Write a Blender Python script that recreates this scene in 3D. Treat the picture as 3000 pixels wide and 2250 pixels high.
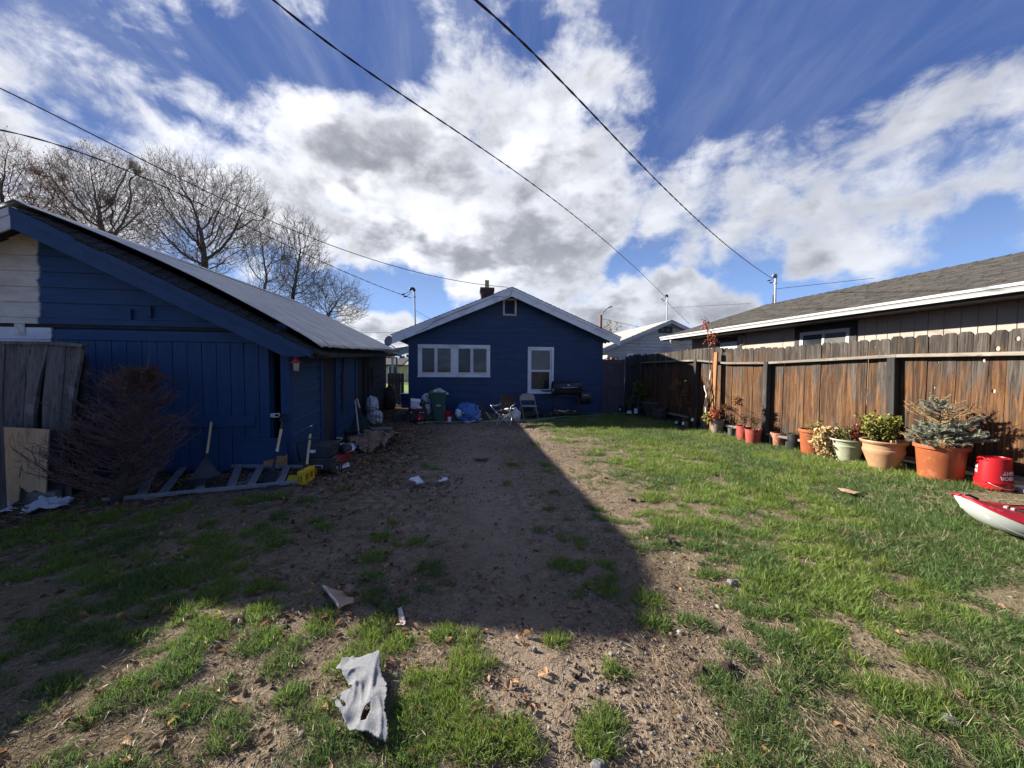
import bpy, math, random
import numpy as np
from mathutils import Vector, Matrix, Euler
from mathutils.geometry import tessellate_polygon
random.seed(7)
RNG = np.random.default_rng(7)
for o in list(bpy.data.objects):
    bpy.data.objects.remove(o)
sc = bpy.context.scene
col = sc.collection

# ------------------------------------------------------------------ camera
FPX, CAMZ = 1127.0, 1.38
PITCH, ROLL = math.radians(2.24), math.radians(0.4)
_R0 = Vector((1, 0, 0)); _U0 = Vector((0, math.sin(PITCH), math.cos(PITCH))); FWD = Vector((0, math.cos(PITCH), -math.sin(PITCH)))
CU = _U0 * math.cos(ROLL) - _R0 * math.sin(ROLL)
CR = _R0 * math.cos(ROLL) + _U0 * math.sin(ROLL)
cd = bpy.data.cameras.new("camera"); cam = bpy.data.objects.new("camera", cd); col.objects.link(cam)
cd.sensor_width = 36.0; cd.lens = 36.0 * FPX / 3000.0; cd.clip_start = 0.05; cd.clip_end = 3000
m = Matrix((CR, CU, -FWD)).transposed().to_4x4(); m.translation = Vector((0, 0, CAMZ)); cam.matrix_world = m
sc.camera = cam

# ------------------------------------------------------------------ sun, sky
SUNV = Vector((-1.98, 0.78, 1.0)).normalized()
SUN_EL = math.asin(SUNV.z); SUN_AZ = math.atan2(SUNV.x, SUNV.y)
sl = bpy.data.lights.new("sun", 'SUN'); sl.energy = 5.0; sl.angle = math.radians(0.7); sl.color = (1.0, 0.93, 0.82)
so = bpy.data.objects.new("sun", sl); col.objects.link(so)
so.rotation_euler = SUNV.to_track_quat('Z', 'Y').to_euler(); so.location = (-20, 8, 20)

def ray(u, v):
    return FWD + CR * ((u - 1500.0) / FPX) + CU * ((1125.0 - v) / FPX)

def build_world():
    w = bpy.data.worlds.new("World"); sc.world = w; w.use_nodes = True
    nt = w.node_tree; nt.nodes.clear(); N = nt.nodes.new; L = nt.links.new
    out = N('ShaderNodeOutputWorld'); bg = N('ShaderNodeBackground'); L(bg.outputs[0], out.inputs[0])
    bg.inputs[1].default_value = 0.10
    sky = N('ShaderNodeTexSky'); sky.sky_type = 'NISHITA'; sky.sun_disc = False
    sky.sun_elevation = SUN_EL; sky.sun_rotation = SUN_AZ; sky.air_density = 1.0; sky.dust_density = 0.4; sky.ozone_density = 2.2
    sky.altitude = 1300
    tc = N('ShaderNodeTexCoord')
    def M(op, a, b=None, c=None, clamp=False):
        n = N('ShaderNodeMath'); n.operation = op; n.use_clamp = clamp
        for i, x in enumerate((a, b, c)):
            if x is None: continue
            if isinstance(x, (int, float)): n.inputs[i].default_value = x
            else: L(x, n.inputs[i])
        return n.outputs[0]
    def ss(x, lo, hi, a=0.0, b=1.0):
        n = N('ShaderNodeMapRange'); n.interpolation_type = 'SMOOTHSTEP'
        L(x, n.inputs[0]); n.inputs[1].default_value = lo; n.inputs[2].default_value = hi; n.inputs[3].default_value = a; n.inputs[4].default_value = b
        return n.outputs[0]
    vec = tc.outputs['Generated']
    sep = N('ShaderNodeSeparateXYZ'); L(vec, sep.inputs[0])
    x, y, z = sep.outputs
    zz = M('MAXIMUM', M('ADD', z, 0.10), 0.02)
    comb = N('ShaderNodeCombineXYZ'); L(M('DIVIDE', x, zz), comb.inputs[0]); L(M('DIVIDE', y, zz), comb.inputs[1])
    P = comb.outputs[0]
    def noise(vecin, scale, detail, rough=0.55, dist=0.0, mp=None, w=0):
        if mp:
            mn = N('ShaderNodeMapping'); L(vecin, mn.inputs[0]); mn.inputs['Location'].default_value = mp[0]; mn.inputs['Rotation'].default_value = (0, 0, mp[1]); mn.inputs['Scale'].default_value = mp[2]
            vecin = mn.outputs[0]
        n = N('ShaderNodeTexNoise'); L(vecin, n.inputs['Vector']); n.inputs['Scale'].default_value = scale
        n.inputs['Detail'].default_value = detail; n.inputs['Roughness'].default_value = rough; n.inputs['Distortion'].default_value = dist
        return n.outputs[0]
    n_big = noise(P, 1.3, 9, 0.6, 0.3, ((3.1, 7.7, 0), 0.3, (1, 1, 1)))
    n_det = noise(vec, 6.4, 10, 0.62, 0.25, ((0.3, 2.1, 1.3), 0, (1, 1, 1.7)))
    n_fine = noise(vec, 15.0, 8, 0.65, 0.6)
    # large cumulus masses: centre (photo pixel), angular radius in degrees, weight
    blobs = [(760, 370, 6, .8), (880, 440, 7, .95), (1010, 500, 9, 1.05), (1150, 570, 9, 1.1), (1300, 640, 9, 1.1), (1420, 740, 8, 1.1), (1550, 700, 8, 1.0), (1250, 520, 9, 1.0), (1380, 620, 8, 1.0), (1560, 760, 6, .9), (1650, 690, 6, .9),
             (1330, 130, 8, .62), (1450, 260, 9, .7), (1560, 330, 8, .9), (1700, 340, 7, .9), (1780, 400, 7, .9), (1700, 480, 7, .85), (1820, 520, 6, .8), (1500, 470, 8, .9), (1600, 590, 8, .95), (1740, 620, 7, .9), (1250, 330, 7, .75), (1100, 380, 6, .7),
             (30, 340, 6, 1.0), (200, 400, 6, 1.0), (360, 430, 6, 1.0), (520, 470, 6, 1.05), (660, 520, 6, 1.05), (790, 590, 6, 1.0), (900, 660, 6, 1.0), (980, 700, 4, .8), (300, 560, 8, .7), (100, 520, 9, .7), (600, 640, 7, .7),
             (80, 240, 6, .8), (230, 270, 6, .75), (60, 60, 5, .5), (450, 130, 4, .6), (600, 40, 4, .55), (560, 180, 3.5, .65), (640, 215, 3, .6), (250, 30, 5, .4),
             (2000, 620, 7, .95), (2110, 540, 7, 1.0), (2250, 560, 8, 1.05), (2380, 530, 8, 1.05), (2540, 480, 8, 1.05), (2700, 450, 9, 1.1), (2870, 430, 9, 1.1), (3000, 380, 9, 1.1), (2480, 600, 8, 1.0), (2300, 640, 7, 1.0), (2750, 540, 8, .95), (2200, 660, 6, .9), (2420, 640, 6, .9), (2600, 590, 7, .85), (2850, 540, 7, .8), (3000, 620, 6, .7),
             (2480, 745, 4.5, .95), (2600, 750, 4.5, .9), (2700, 745, 3, .8), (2380, 775, 3.5, .8), (2900, 640, 4, .6), (2120, 745, 3, .7), (1930, 820, 2.5, .75), (1790, 920, 4.5, 1.1), (1720, 900, 3, .9), (1850, 870, 3.5, 1.0), (2000, 880, 4.5, 1.0), (2080, 890, 4.5, 1.05), (1950, 920, 4, 1.0), (1560, 830, 3, .7), (1700, 830, 3.5, .6), (1630, 830, 4, .7),
             (1120, 950, 3.5, 1.1), (1060, 940, 3, 1.0), (1190, 970, 3, .9), (1150, 800, 1.8, .6), (1480, 800, 4, .6), (1330, 830, 3, .4), (1100, 740, 3.5, .7),
             (-400, 500, 18, .8), (-300, 1000, 14, .6), (3500, 500, 16, .7), (1200, -700, 20, .6), (3000, -900, 16, .6), (-500, -500, 20, .5)]
    gaps = [(1120, 110, 6, .6), (1180, 230, 4, .35), (1500, 60, 5, .25), (1420, 400, 3, .2), (1060, 180, 5, .3), (640, 330, 7, .45), (760, 270, 6, .4), (480, 300, 6, .3), (2250, 200, 16, .6), (2700, 220, 13, .55), (2000, 250, 8, .5), (1960, 440, 4, .5), (2060, 400, 5, .5), (2350, 400, 7, .5), (1130, 830, 3.5, .5), (1230, 860, 4, .5),
            (1040, 830, 3, .4), (2060, 740, 2.5, .5), (1960, 740, 3, .5), (2200, 760, 4, .5), (2820, 720, 5, .6), (2980, 740, 4, .6), (1850, 790, 3.5, .4), (880, 870, 4, .4), (230, 330, 5, .4), (380, 210, 6, .45), (150, 160, 5, .35), (560, 340, 4, .3)]
    def field(lst, sc_):
        acc = None
        for (u, v, r, wgt) in lst:
            d = ray(u, v).normalized()
            dn = N('ShaderNodeVectorMath'); dn.operation = 'DOT_PRODUCT'; L(wv, dn.inputs[0]); dn.inputs[1].default_value = d
            t = ss(dn.outputs['Value'], math.cos(math.radians(r * 1.35)), math.cos(math.radians(r * 0.35)), 0, wgt)
            acc = t if acc is None else M('MAXIMUM', acc, t)
        return acc
    # warp the lookup a little so that the masses get uneven outlines
    wn = N('ShaderNodeTexNoise'); L(vec, wn.inputs['Vector']); wn.inputs['Scale'].default_value = 4.5; wn.inputs['Detail'].default_value = 5
    wa = N('ShaderNodeVectorMath'); wa.operation = 'SUBTRACT'; L(wn.outputs['Color'], wa.inputs[0]); wa.inputs[1].default_value = (.5, .5, .5)
    wb = N('ShaderNodeVectorMath'); wb.operation = 'SCALE'; L(wa.outputs[0], wb.inputs[0]); wb.inputs['Scale'].default_value = .16
    wc = N('ShaderNodeVectorMath'); wc.operation = 'ADD'; L(vec, wc.inputs[0]); L(wb.outputs[0], wc.inputs[1])
    wd = N('ShaderNodeVectorMath'); wd.operation = 'NORMALIZE'; L(wc.outputs[0], wd.inputs[0]); wv = wd.outputs[0]
    acc = M('SUBTRACT', field(blobs, 1), field(gaps, 1))
    dens = M('ADD', M('MULTIPLY', acc, 0.74), M('ADD', M('MULTIPLY', M('SUBTRACT', n_det, 0.5), 1.5), M('MULTIPLY', M('SUBTRACT', n_fine, 0.5), 0.50)))
    cov = ss(dens, 0.13, 0.60)
    thick = ss(dens, 0.36, 1.0)
    # relief: the same noise looked up a little towards the sun
    def rel(scale, detail, off, mp):
        va = N('ShaderNodeVectorMath'); va.operation = 'ADD'; L(vec, va.inputs[0]); va.inputs[1].default_value = SUNV * off
        return M('SUBTRACT', noise(vec, scale, detail, .55, .2, mp), noise(va.outputs[0], scale, detail, .55, .2, mp))
    relief = M('ADD', M('MULTIPLY', rel(3.4, 4, .07, ((0.3, 2.1, 1.3), 0, (1, 1, 1.7))), 1.5), M('MULTIPLY', rel(9, 4, .03, ((0, 0, 0), 0, (1, 1, 1.3))), .8))
    vu = N('ShaderNodeVectorMath'); vu.operation = 'ADD'; L(vec, vu.inputs[0]); vu.inputs[1].default_value = (0, 0, .05)
    under = M('SUBTRACT', noise(vu.outputs[0], 4.2, 4, .5, .2, ((.3, 2.1, 1.3), 0, (1, 1, 1.8))), noise(vec, 4.2, 4, .5, .2, ((.3, 2.1, 1.3), 0, (1, 1, 1.8))))
    # wispy cirrus veil
    cir = noise(P, 1.1, 8, 0.62, 0.9, ((0, 0, 0), math.radians(38), (3.4, 0.8, 1)))
    cir2 = noise(P, 2.4, 7, 0.6, 0.5, ((4, 1, 0), math.radians(30), (2.6, 0.7, 1)))
    sund = N('ShaderNodeVectorMath'); sund.operation = 'DOT_PRODUCT'; L(vec, sund.inputs[0]); sund.inputs[1].default_value = SUNV
    sd = sund.outputs['Value']
    veil = M('MULTIPLY', ss(M('ADD', M('MULTIPLY', cir, .7), M('MULTIPLY', cir2, .4)), 0.44, 0.76), ss(sd, -0.2, 0.8, 0.30, 0.60))
    veil = M('MULTIPLY', veil, ss(z, .06, .3))
    # the blue: physical sky, calmed by a plain elevation gradient of clear mountain air
    rp = N('ShaderNodeMix'); rp.data_type = 'RGBA'; L(ss(z, -.05, .48), rp.inputs[0]); rp.inputs[6].default_value = (1.38, 2.3, 4.2, 1); rp.inputs[7].default_value = (.24, .47, 1.38, 1)
    hs = N('ShaderNodeMix'); hs.data_type = 'RGBA'; hs.inputs[0].default_value = .92; L(sky.outputs[0], hs.inputs[6]); L(rp.outputs[2], hs.inputs[7])
    mix1 = N('ShaderNodeMix'); mix1.data_type = 'RGBA'; L(veil, mix1.inputs[0]); L(hs.outputs[2], mix1.inputs[6]); mix1.inputs[7].default_value = (1.15, 1.38, 2.15, 1)
    bright = N('ShaderNodeMix'); bright.data_type = 'RGBA'; L(ss(sd, -0.2, 0.85), bright.inputs[0])
    bright.inputs[6].default_value = (2.65, 2.75, 3.0, 1); bright.inputs[7].default_value = (3.7, 3.76, 3.95, 1)
    shade = noise(vec, 3.6, 6, 0.55, 0.2, ((1.7, .4, .2), 0, (1, 1, 2.6)))
    core = M('MULTIPLY', thick, ss(M('ADD', M('ADD', shade, M('MULTIPLY', relief, -.5)), M('MULTIPLY', under, 1.1)), 0.30, 0.58), clamp=True)
    mixc = N('ShaderNodeMix'); mixc.data_type = 'RGBA'; L(M('MULTIPLY', core, 0.90), mixc.inputs[0]); L(bright.outputs[2], mixc.inputs[6]); mixc.inputs[7].default_value = (1.22, 1.28, 1.45, 1)
    br = N('ShaderNodeVectorMath'); br.operation = 'SCALE'; L(mixc.outputs[2], br.inputs[0]); L(M('ADD', M('MULTIPLY', relief, .55), 1.0), br.inputs['Scale'])
    mix2 = N('ShaderNodeMix'); mix2.data_type = 'RGBA'; L(M('MULTIPLY', cov, 0.95), mix2.inputs[0]); L(mix1.outputs[2], mix2.inputs[6]); L(br.outputs[0], mix2.inputs[7])
    L(mix2.outputs[2], bg.inputs[0])
build_world()

sc.view_settings.view_transform = 'Standard'; sc.view_settings.look = 'None'; sc.view_settings.exposure = 1.5; sc.view_settings.gamma = 1.0
sc.view_settings.use_curve_mapping = False
sc.render.engine = 'CYCLES'
sc.cycles.max_bounces = 6; sc.cycles.diffuse_bounces = 3; sc.cycles.glossy_bounces = 3; sc.cycles.transparent_max_bounces = 6
sc.cycles.use_denoising = True

# ------------------------------------------------------------------ helpers
CAMP = Vector((0, 0, CAMZ))
def G(u, v, z=0.0):
    d = ray(u, v); t = (z - CAMZ) / d.z
    return CAMP + d * t
def PD(u, v, y):
    d = ray(u, v); return CAMP + d * (y / d.y)
def PXM(p):                       # pixels per metre at a world point
    return FPX / max(0.1, (Vector(p) - CAMP).dot(FWD))

class Fr:
    def __init__(s, O, yaw, k=0.0):
        s.O = Vector((O[0], O[1], 0)); s.A = Vector((math.cos(yaw), math.sin(yaw), 0)); s.B = Vector((-math.sin(yaw), math.cos(yaw), 0)); s.k = k; s.yaw = yaw
    def w(s, a, b, z):
        p = s.O + s.A * a + s.B * b; return Vector((p.x, p.y, z + s.k * b))
    def hitB(s, u, v, b=0.0):
        d = ray(u, v); t = (b - (CAMP - s.O).dot(s.B)) / d.dot(s.B); p = CAMP + d * t
        return (p - s.O).dot(s.A), p.z - s.k * b
    def hitA(s, u, v, a=0.0):
        d = ray(u, v); t = (a - (CAMP - s.O).dot(s.A)) / d.dot(s.A); p = CAMP + d * t
        b = (p - s.O).dot(s.B)
        return b, p.z - s.k * b
    def ab(s, p):
        q = Vector(p) - s.O; return q.dot(s.A), q.dot(s.B)

# value noise for numpy placement
_perm = np.random.default_rng(3).random((256, 256))
def vnoise(x, y):
    x = np.asarray(x, float); y = np.asarray(y, float)
    xi = np.floor(x).astype(int); yi = np.floor(y).astype(int); fx = x - xi; fy = y - yi
    fx = fx * fx * (3 - 2 * fx); fy = fy * fy * (3 - 2 * fy)
    g = lambda a, b: _perm[a & 255, b & 255]
    return (g(xi, yi) * (1 - fx) + g(xi + 1, yi) * fx) * (1 - fy) + (g(xi, yi + 1) * (1 - fx) + g(xi + 1, yi + 1) * fx) * fy
def fbm(x, y, o=4):
    s = 0; a = 1; t = 0
    for i in range(o):
        s = s + a * vnoise(x * 2 ** i + 17 * i, y * 2 ** i + 9 * i); t += a; a *= .5
    return s / t

def hgt(x, y):
    x = np.asarray(x, float); y = np.asarray(y, float)
    near = np.clip(1 - (y - 3) / 9, 0.25, 1)
    h = 0.035 * (fbm(x * 1.3, y * 1.3, 3) - .5) + 0.016 * (fbm(x * 7, y * 7, 3) - .5) * near + 0.012 * (vnoise(x * 22, y * 22) - .5) * np.clip(1 - (y - 2) / 5, 0, 1)
    return h

ORG = {}
def org(o):
    return ORG.get(o.name, Vector((0, 0, 0))) if o is not None else Vector((0, 0, 0))

class MB:
    def __init__(s): s.v = []; s.f = []
    def add(s, verts, faces):
        n = len(s.v); s.v.extend([tuple(v) for v in verts]); s.f.extend([tuple(i + n for i in f) for f in faces]); return s
    def hexa(s, c):                # 8 corners: bottom 0-3 ccw, top 4-7
        return s.add(c, [(3, 2, 1, 0), (4, 5, 6, 7), (0, 1, 5, 4), (1, 2, 6, 5), (2, 3, 7, 6), (3, 0, 4, 7)])
    def fbox(s, fr, a0, a1, b0, b1, z0, z1):
        if a0 > a1: a0, a1 = a1, a0
        if b0 > b1: b0, b1 = b1, b0
        if z0 > z1: z0, z1 = z1, z0
        return s.hexa([fr.w(a0, b0, z0), fr.w(a1, b0, z0), fr.w(a1, b1, z0), fr.w(a0, b1, z0), fr.w(a0, b0, z1), fr.w(a1, b0, z1), fr.w(a1, b1, z1), fr.w(a0, b1, z1)])
    def cbox(s, c, sx, sy, sz, rot=(0, 0, 0)):
        R = Euler(rot).to_matrix(); c = Vector(c); h = [Vector((x * sx / 2, y * sy / 2, z * sz / 2)) for z in (-1, 1) for (x, y) in ((-1, -1), (1, -1), (1, 1), (-1, 1))]
        return s.hexa([c + R @ p for p in h])
    def bar(s, p0, p1, w, t, side=None):   # rectangular bar
        p0 = Vector(p0); p1 = Vector(p1); d = (p1 - p0).normalized()
        sd = Vector(side) if side is not None else Vector((0, 0, 1))
        sd = (sd - d * sd.dot(d))
        if sd.length < 1e-4: sd = Vector((1, 0, 0)) - d * d.x
        sd.normalize(); n = d.cross(sd)
        o = [sd * (x * w / 2) + n * (y * t / 2) for (x, y) in ((-1, -1), (1, -1), (1, 1), (-1, 1))]
        return s.hexa([p0 + q for q in o] + [p1 + q for q in o])
    def prism(s, pts, ext, holes=()):
        pts = [Vector(p) for p in pts]; ext = Vector(ext); holes = [[Vector(p) for p in h] for h in holes]
        nrm = Vector((0, 0, 0))
        for i in range(len(pts)): nrm += (pts[i] - pts[0]).cross(pts[(i + 1) % len(pts)] - pts[0])
        if nrm.dot(ext) > 0: pts = pts[::-1]
        allp = pts + [p for h in holes for p in h]; n = len(allp)
        tri = tessellate_polygon([pts] + holes) if (holes or len(pts) > 4) else ([(0, 1, 2), (0, 2, 3)] if len(pts) == 4 else [(0, 1, 2)])
        F = []
        for t in tri:
            a, b, c = t; q = (allp[b] - allp[a]).cross(allp[c] - allp[a])
            if q.dot(ext) > 0: t = (a, c, b)
            F.append(tuple(t)); F.append(tuple(i + n for i in reversed(t)))
        k = 0
        for loop in [pts] + holes:
            m_ = len(loop)
            for i in range(m_):
                j = (i + 1) % m_; F.append((k + i, k + i + n, k + j + n, k + j)[::-1])
            k += m_
        return s.add(allp + [p + ext for p in allp], F)
    def tube(s, pts, r, n=6, caps=True):
        pts = [Vector(p) for p in pts]; m_ = len(pts)
        rs = r if hasattr(r, '__len__') else [r] * m_
        V = []; prev = None
        for i, p in enumerate(pts):
            d = (pts[min(i + 1, m_ - 1)] - pts[max(i - 1, 0)])
            if d.length < 1e-9: d = Vector((0, 0, 1))
            d.normalize()
            if prev is None: a = d.orthogonal().normalized()
            else:
                a = prev - d * prev.dot(d)
                a = a.normalized() if a.length > 1e-6 else d.orthogonal().normalized()
            prev = a; b = d.cross(a)
            for k in range(n):
                t = 2 * math.pi * k / n; V.append(p + (a * math.cos(t) + b * math.sin(t)) * rs[i])
        F = [(i * n + k, i * n + (k + 1) % n, (i + 1) * n + (k + 1) % n, (i + 1) * n + k) for i in range(m_ - 1) for k in range(n)]
        if caps: F.append(tuple(reversed(range(n)))); F.append(tuple((m_ - 1) * n + k for k in range(n)))
        return s.add(V, F)
    def lathe(s, c, prof, n=24, axis=(0, 0, 1), ax0=None, sx=1.0, sy=1.0):
        c = Vector(c); z = Vector(axis).normalized(); x = Vector(ax0).normalized() if ax0 is not None else z.orthogonal().normalized(); y = z.cross(x)
        V = []; F = []
        for (r, h) in prof:
            for k in range(n):
                t = 2 * math.pi * k / n; V.append(c + z * h + x * (r * sx * math.cos(t)) + y * (r * sy * math.sin(t)))
        m_ = len(prof)
        for i in range(m_ - 1):
            for k in range(n): F.append((i * n + k, i * n + (k + 1) % n, (i + 1) * n + (k + 1) % n, (i + 1) * n + k))
        if prof[0][0] > 1e-5: F.append(tuple(reversed(range(n))))
        if prof[-1][0] > 1e-5: F.append(tuple((m_ - 1) * n + k for k in range(n)))
        return s.add(V, F)
    def blob(s, c, r, seed=0, amp=0.25, nu=24, nv=14, freq=2.2, flat=True, ridge=False):
        c = Vector(c); V = []; F = []
        rr = r if hasattr(r, '__len__') else (r, r, r)
        from mathutils import noise as mn
        for i in range(nv + 1):
            ph = math.pi * i / nv
            for k in range(nu):
                t = 2 * math.pi * k / nu
                d = Vector((math.sin(ph) * math.cos(t), math.sin(ph) * math.sin(t), math.cos(ph)))
                q = mn.noise(d * freq + Vector((seed * 7.3, seed * 3.1, seed)))
                q2 = mn.noise(d * freq * 2.7 + Vector((seed * 2.3, 5, seed)))
                if ridge: q = 0.6 - 2 * abs(q); q2 = .4 - 1.5 * abs(q2)
                e = 1 + amp * (q * 1.4 + q2 * .8)
                p = c + Vector((d.x * rr[0] * e, d.y * rr[1] * e, d.z * rr[2] * e))
                if flat and p.z < 0.0: p.z = 0.0
                V.append(p)
        F = [(i * nu + k, i * nu + (k + 1) % nu, (i + 1) * nu + (k + 1) % nu, (i + 1) * nu + k)[::-1] for i in range(nv) for k in range(nu)]
        return s.add(V, F)
    def build(s, name, mat, parent=None, smooth=False, label=None, kind=None, auto=None):
        me = bpy.data.meshes.new(name); off = org(parent)
        me.from_pydata([(x - off.x, y - off.y, z - off.z) for (x, y, z) in s.v], [], s.f)
        me.update()
        if smooth:
            me.polygons.foreach_set('use_smooth', [True] * len(me.polygons))
            if auto: 
                try: me.set_sharp_from_angle(angle=math.radians(auto))
                except Exception: pass
        o = bpy.data.objects.new(name, me); col.objects.link(o)
        if mat is not None: me.materials.append(mat)
        if parent is not None: o.parent = parent; ORG[o.name] = off
        if label: o['label'] = label
        if kind: o['kind'] = kind
        return o

def thing(name, loc, label, cat, group=None):
    o = bpy.data.objects.new(name, None); col.objects.link(o); o.location = loc; o.empty_display_size = .1
    o['label'] = label; o['category'] = cat
    if group: o['group'] = group
    ORG[o.name] = Vector(loc); return o
def tag(o, label, cat, group=None):
    o['label'] = label; o['category'] = cat
    if group: o['group'] = group
    return o
def rebase(o, loc):               # give a one-mesh thing an origin of its own
    loc = Vector(loc); me = o.data
    for v in me.vertices: v.co -= loc
    o.location = loc; return o
def bevel(o, w=0.004, seg=2):
    md = o.modifiers.new('bevel', 'BEVEL'); md.width = w; md.segments = seg; md.limit_method = 'ANGLE'; md.angle_limit = math.radians(40); return o

def fast_mesh(name, V, Fq, mat, parent=None, smooth=False):
    """V (n,3) array, Fq (m,k) array with k = 3 or 4"""
    me = bpy.data.meshes.new(name); off = org(parent); V = np.asarray(V, np.float32) - np.array([off.x, off.y, off.z], np.float32)
    me.vertices.add(len(V)); me.vertices.foreach_set('co', V.ravel())
    k = Fq.shape[1]; me.loops.add(Fq.size); me.loops.foreach_set('vertex_index', Fq.astype(np.int32).ravel())
    me.polygons.add(len(Fq)); me.polygons.foreach_set('loop_start', np.arange(0, Fq.size, k, dtype=np.int32))
    try: me.polygons.foreach_set('loop_total', np.full(len(Fq), k, np.int32))
    except Exception: pass
    me.update(calc_edges=True); me.validate()
    if smooth: me.polygons.foreach_set('use_smooth', np.ones(len(Fq), bool))
    o = bpy.data.objects.new(name, me); col.objects.link(o)
    if mat is not None: me.materials.append(mat)
    if parent is not None: o.parent = parent; ORG[o.name] = off
    return o

def seg_mesh(P0, P1, R0, R1, n=3):
    P0 = np.asarray(P0, float); P1 = np.asarray(P1, float); R0 = np.asarray(R0, float)[:, None, None]; R1 = np.asarray(R1, float)[:, None, None]
    D = P1 - P0; D /= np.maximum(np.linalg.norm(D, axis=1, keepdims=True), 1e-9)
    ref = np.where(np.abs(D[:, 2:3]) > .9, np.array([[1., 0, 0]]), np.array([[0., 0, 1]]))
    A = np.cross(D, ref); A /= np.linalg.norm(A, axis=1, keepdims=True); B = np.cross(D, A)
    t = np.arange(n) * 2 * np.pi / n; c = np.cos(t)[None, :, None]; s_ = np.sin(t)[None, :, None]
    off = A[:, None, :] * c + B[:, None, :] * s_
    V = np.concatenate([P0[:, None, :] + off * R0, P1[:, None, :] + off * R1], axis=1)
    base = (np.arange(len(P0)) * 2 * n)[:, None]
    F = []
    for k in range(n):
        k2 = (k + 1) % n; F.append(np.concatenate([base + k, base + k2, base + n + k2, base + n + k], axis=1))
    return V.reshape(-1, 3), np.concatenate(F, axis=0)

# ------------------------------------------------------------------ materials
def _nt(name):
    mt = bpy.data.materials.new(name); mt.use_nodes = True; nt = mt.node_tree; nt.nodes.clear()
    out = nt.nodes.new('ShaderNodeOutputMaterial'); bs = nt.nodes.new('ShaderNodeBsdfPrincipled'); nt.links.new(bs.outputs[0], out.inputs[0])
    return mt, nt, bs
class NG:
    """small node helper"""
    def __init__(s, nt): s.nt = nt; s.N = nt.nodes.new; s.L = nt.links.new
    def m(s, op, a, b=None, c=None, clamp=False):
        n = s.N('ShaderNodeMath'); n.operation = op; n.use_clamp = clamp
        for i, x in enumerate((a, b, c)):
            if x is None: continue
            if isinstance(x, (int, float)): n.inputs[i].default_value = x
            else: s.L(x, n.inputs[i])
        return n.outputs[0]
    def ss(s, x, lo, hi, a=0.0, b=1.0):
        n = s.N('ShaderNodeMapRange'); n.interpolation_type = 'SMOOTHSTEP'; s.L(x, n.inputs[0])
        for i, q in enumerate((lo, hi, a, b)): n.inputs[i + 1].default_value = q
        return n.outputs[0]
    def mix(s, f, a, b, mode='MIX'):
        n = s.N('ShaderNodeMix'); n.data_type = 'RGBA'; n.blend_type = mode
        if isinstance(f, (int, float)): n.inputs[0].default_value = f
        else: s.L(f, n.inputs[0])
        for i, x in ((6, a), (7, b)):
            if isinstance(x, (tuple, list)): n.inputs[i].default_value = tuple(x)[:3] + (1,)
            else: s.L(x, n.inputs[i])
        return n.outputs[2]
    def noise(s, vec, scale=(1, 1, 1), detail=5, rough=0.55, dist=0.0, loc=(0, 0, 0)):
        mp = s.N('ShaderNodeMapping'); s.L(vec, mp.inputs[0]); mp.inputs['Scale'].default_value = scale if hasattr(scale, '__len__') else (scale,) * 3
        mp.inputs['Location'].default_value = loc
        n = s.N('ShaderNodeTexNoise'); s.L(mp.outputs[0], n.inputs['Vector']); n.inputs['Scale'].default_value = 1
        n.inputs['Detail'].default_value = detail; n.inputs['Roughness'].default_value = rough; n.inputs['Distortion'].default_value = dist
        return n.outputs[0]
    def obj(s, rnd=True, amt=37.0):
        tc = s.N('ShaderNodeTexCoord'); v = tc.outputs['Object']
        if rnd:
            oi = s.N('ShaderNodeObjectInfo'); vm = s.N('ShaderNodeVectorMath'); vm.operation = 'ADD'
            cx = s.N('ShaderNodeCombineXYZ'); q = s.m('MULTIPLY', oi.outputs['Random'], amt)
            for i in range(3): s.L(q, cx.inputs[i])
            s.L(v, vm.inputs[0]); s.L(cx.outputs[0], vm.inputs[1]); return vm.outputs[0]
        return v
    def rand(s):
        return s.N('ShaderNodeObjectInfo').outputs['Random']
    def bump(s, h, strength=0.4, dist=0.01):
        b = s.N('ShaderNodeBump'); b.inputs['Strength'].default_value = strength; b.inputs['Distance'].default_value = dist
        s.L(h, b.inputs['Height']); return b.outputs[0]
def sset(bs, **k):
    nm = {'rough': 'Roughness', 'metal': 'Metallic', 'spec': 'Specular IOR Level', 'coat': 'Coat Weight', 'trans': 'Transmission Weight', 'alpha': 'Alpha', 'sheen': 'Sheen Weight'}
    for a, b in k.items():
        if nm[a] in bs.inputs: bs.inputs[nm[a]].default_value = b
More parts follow.
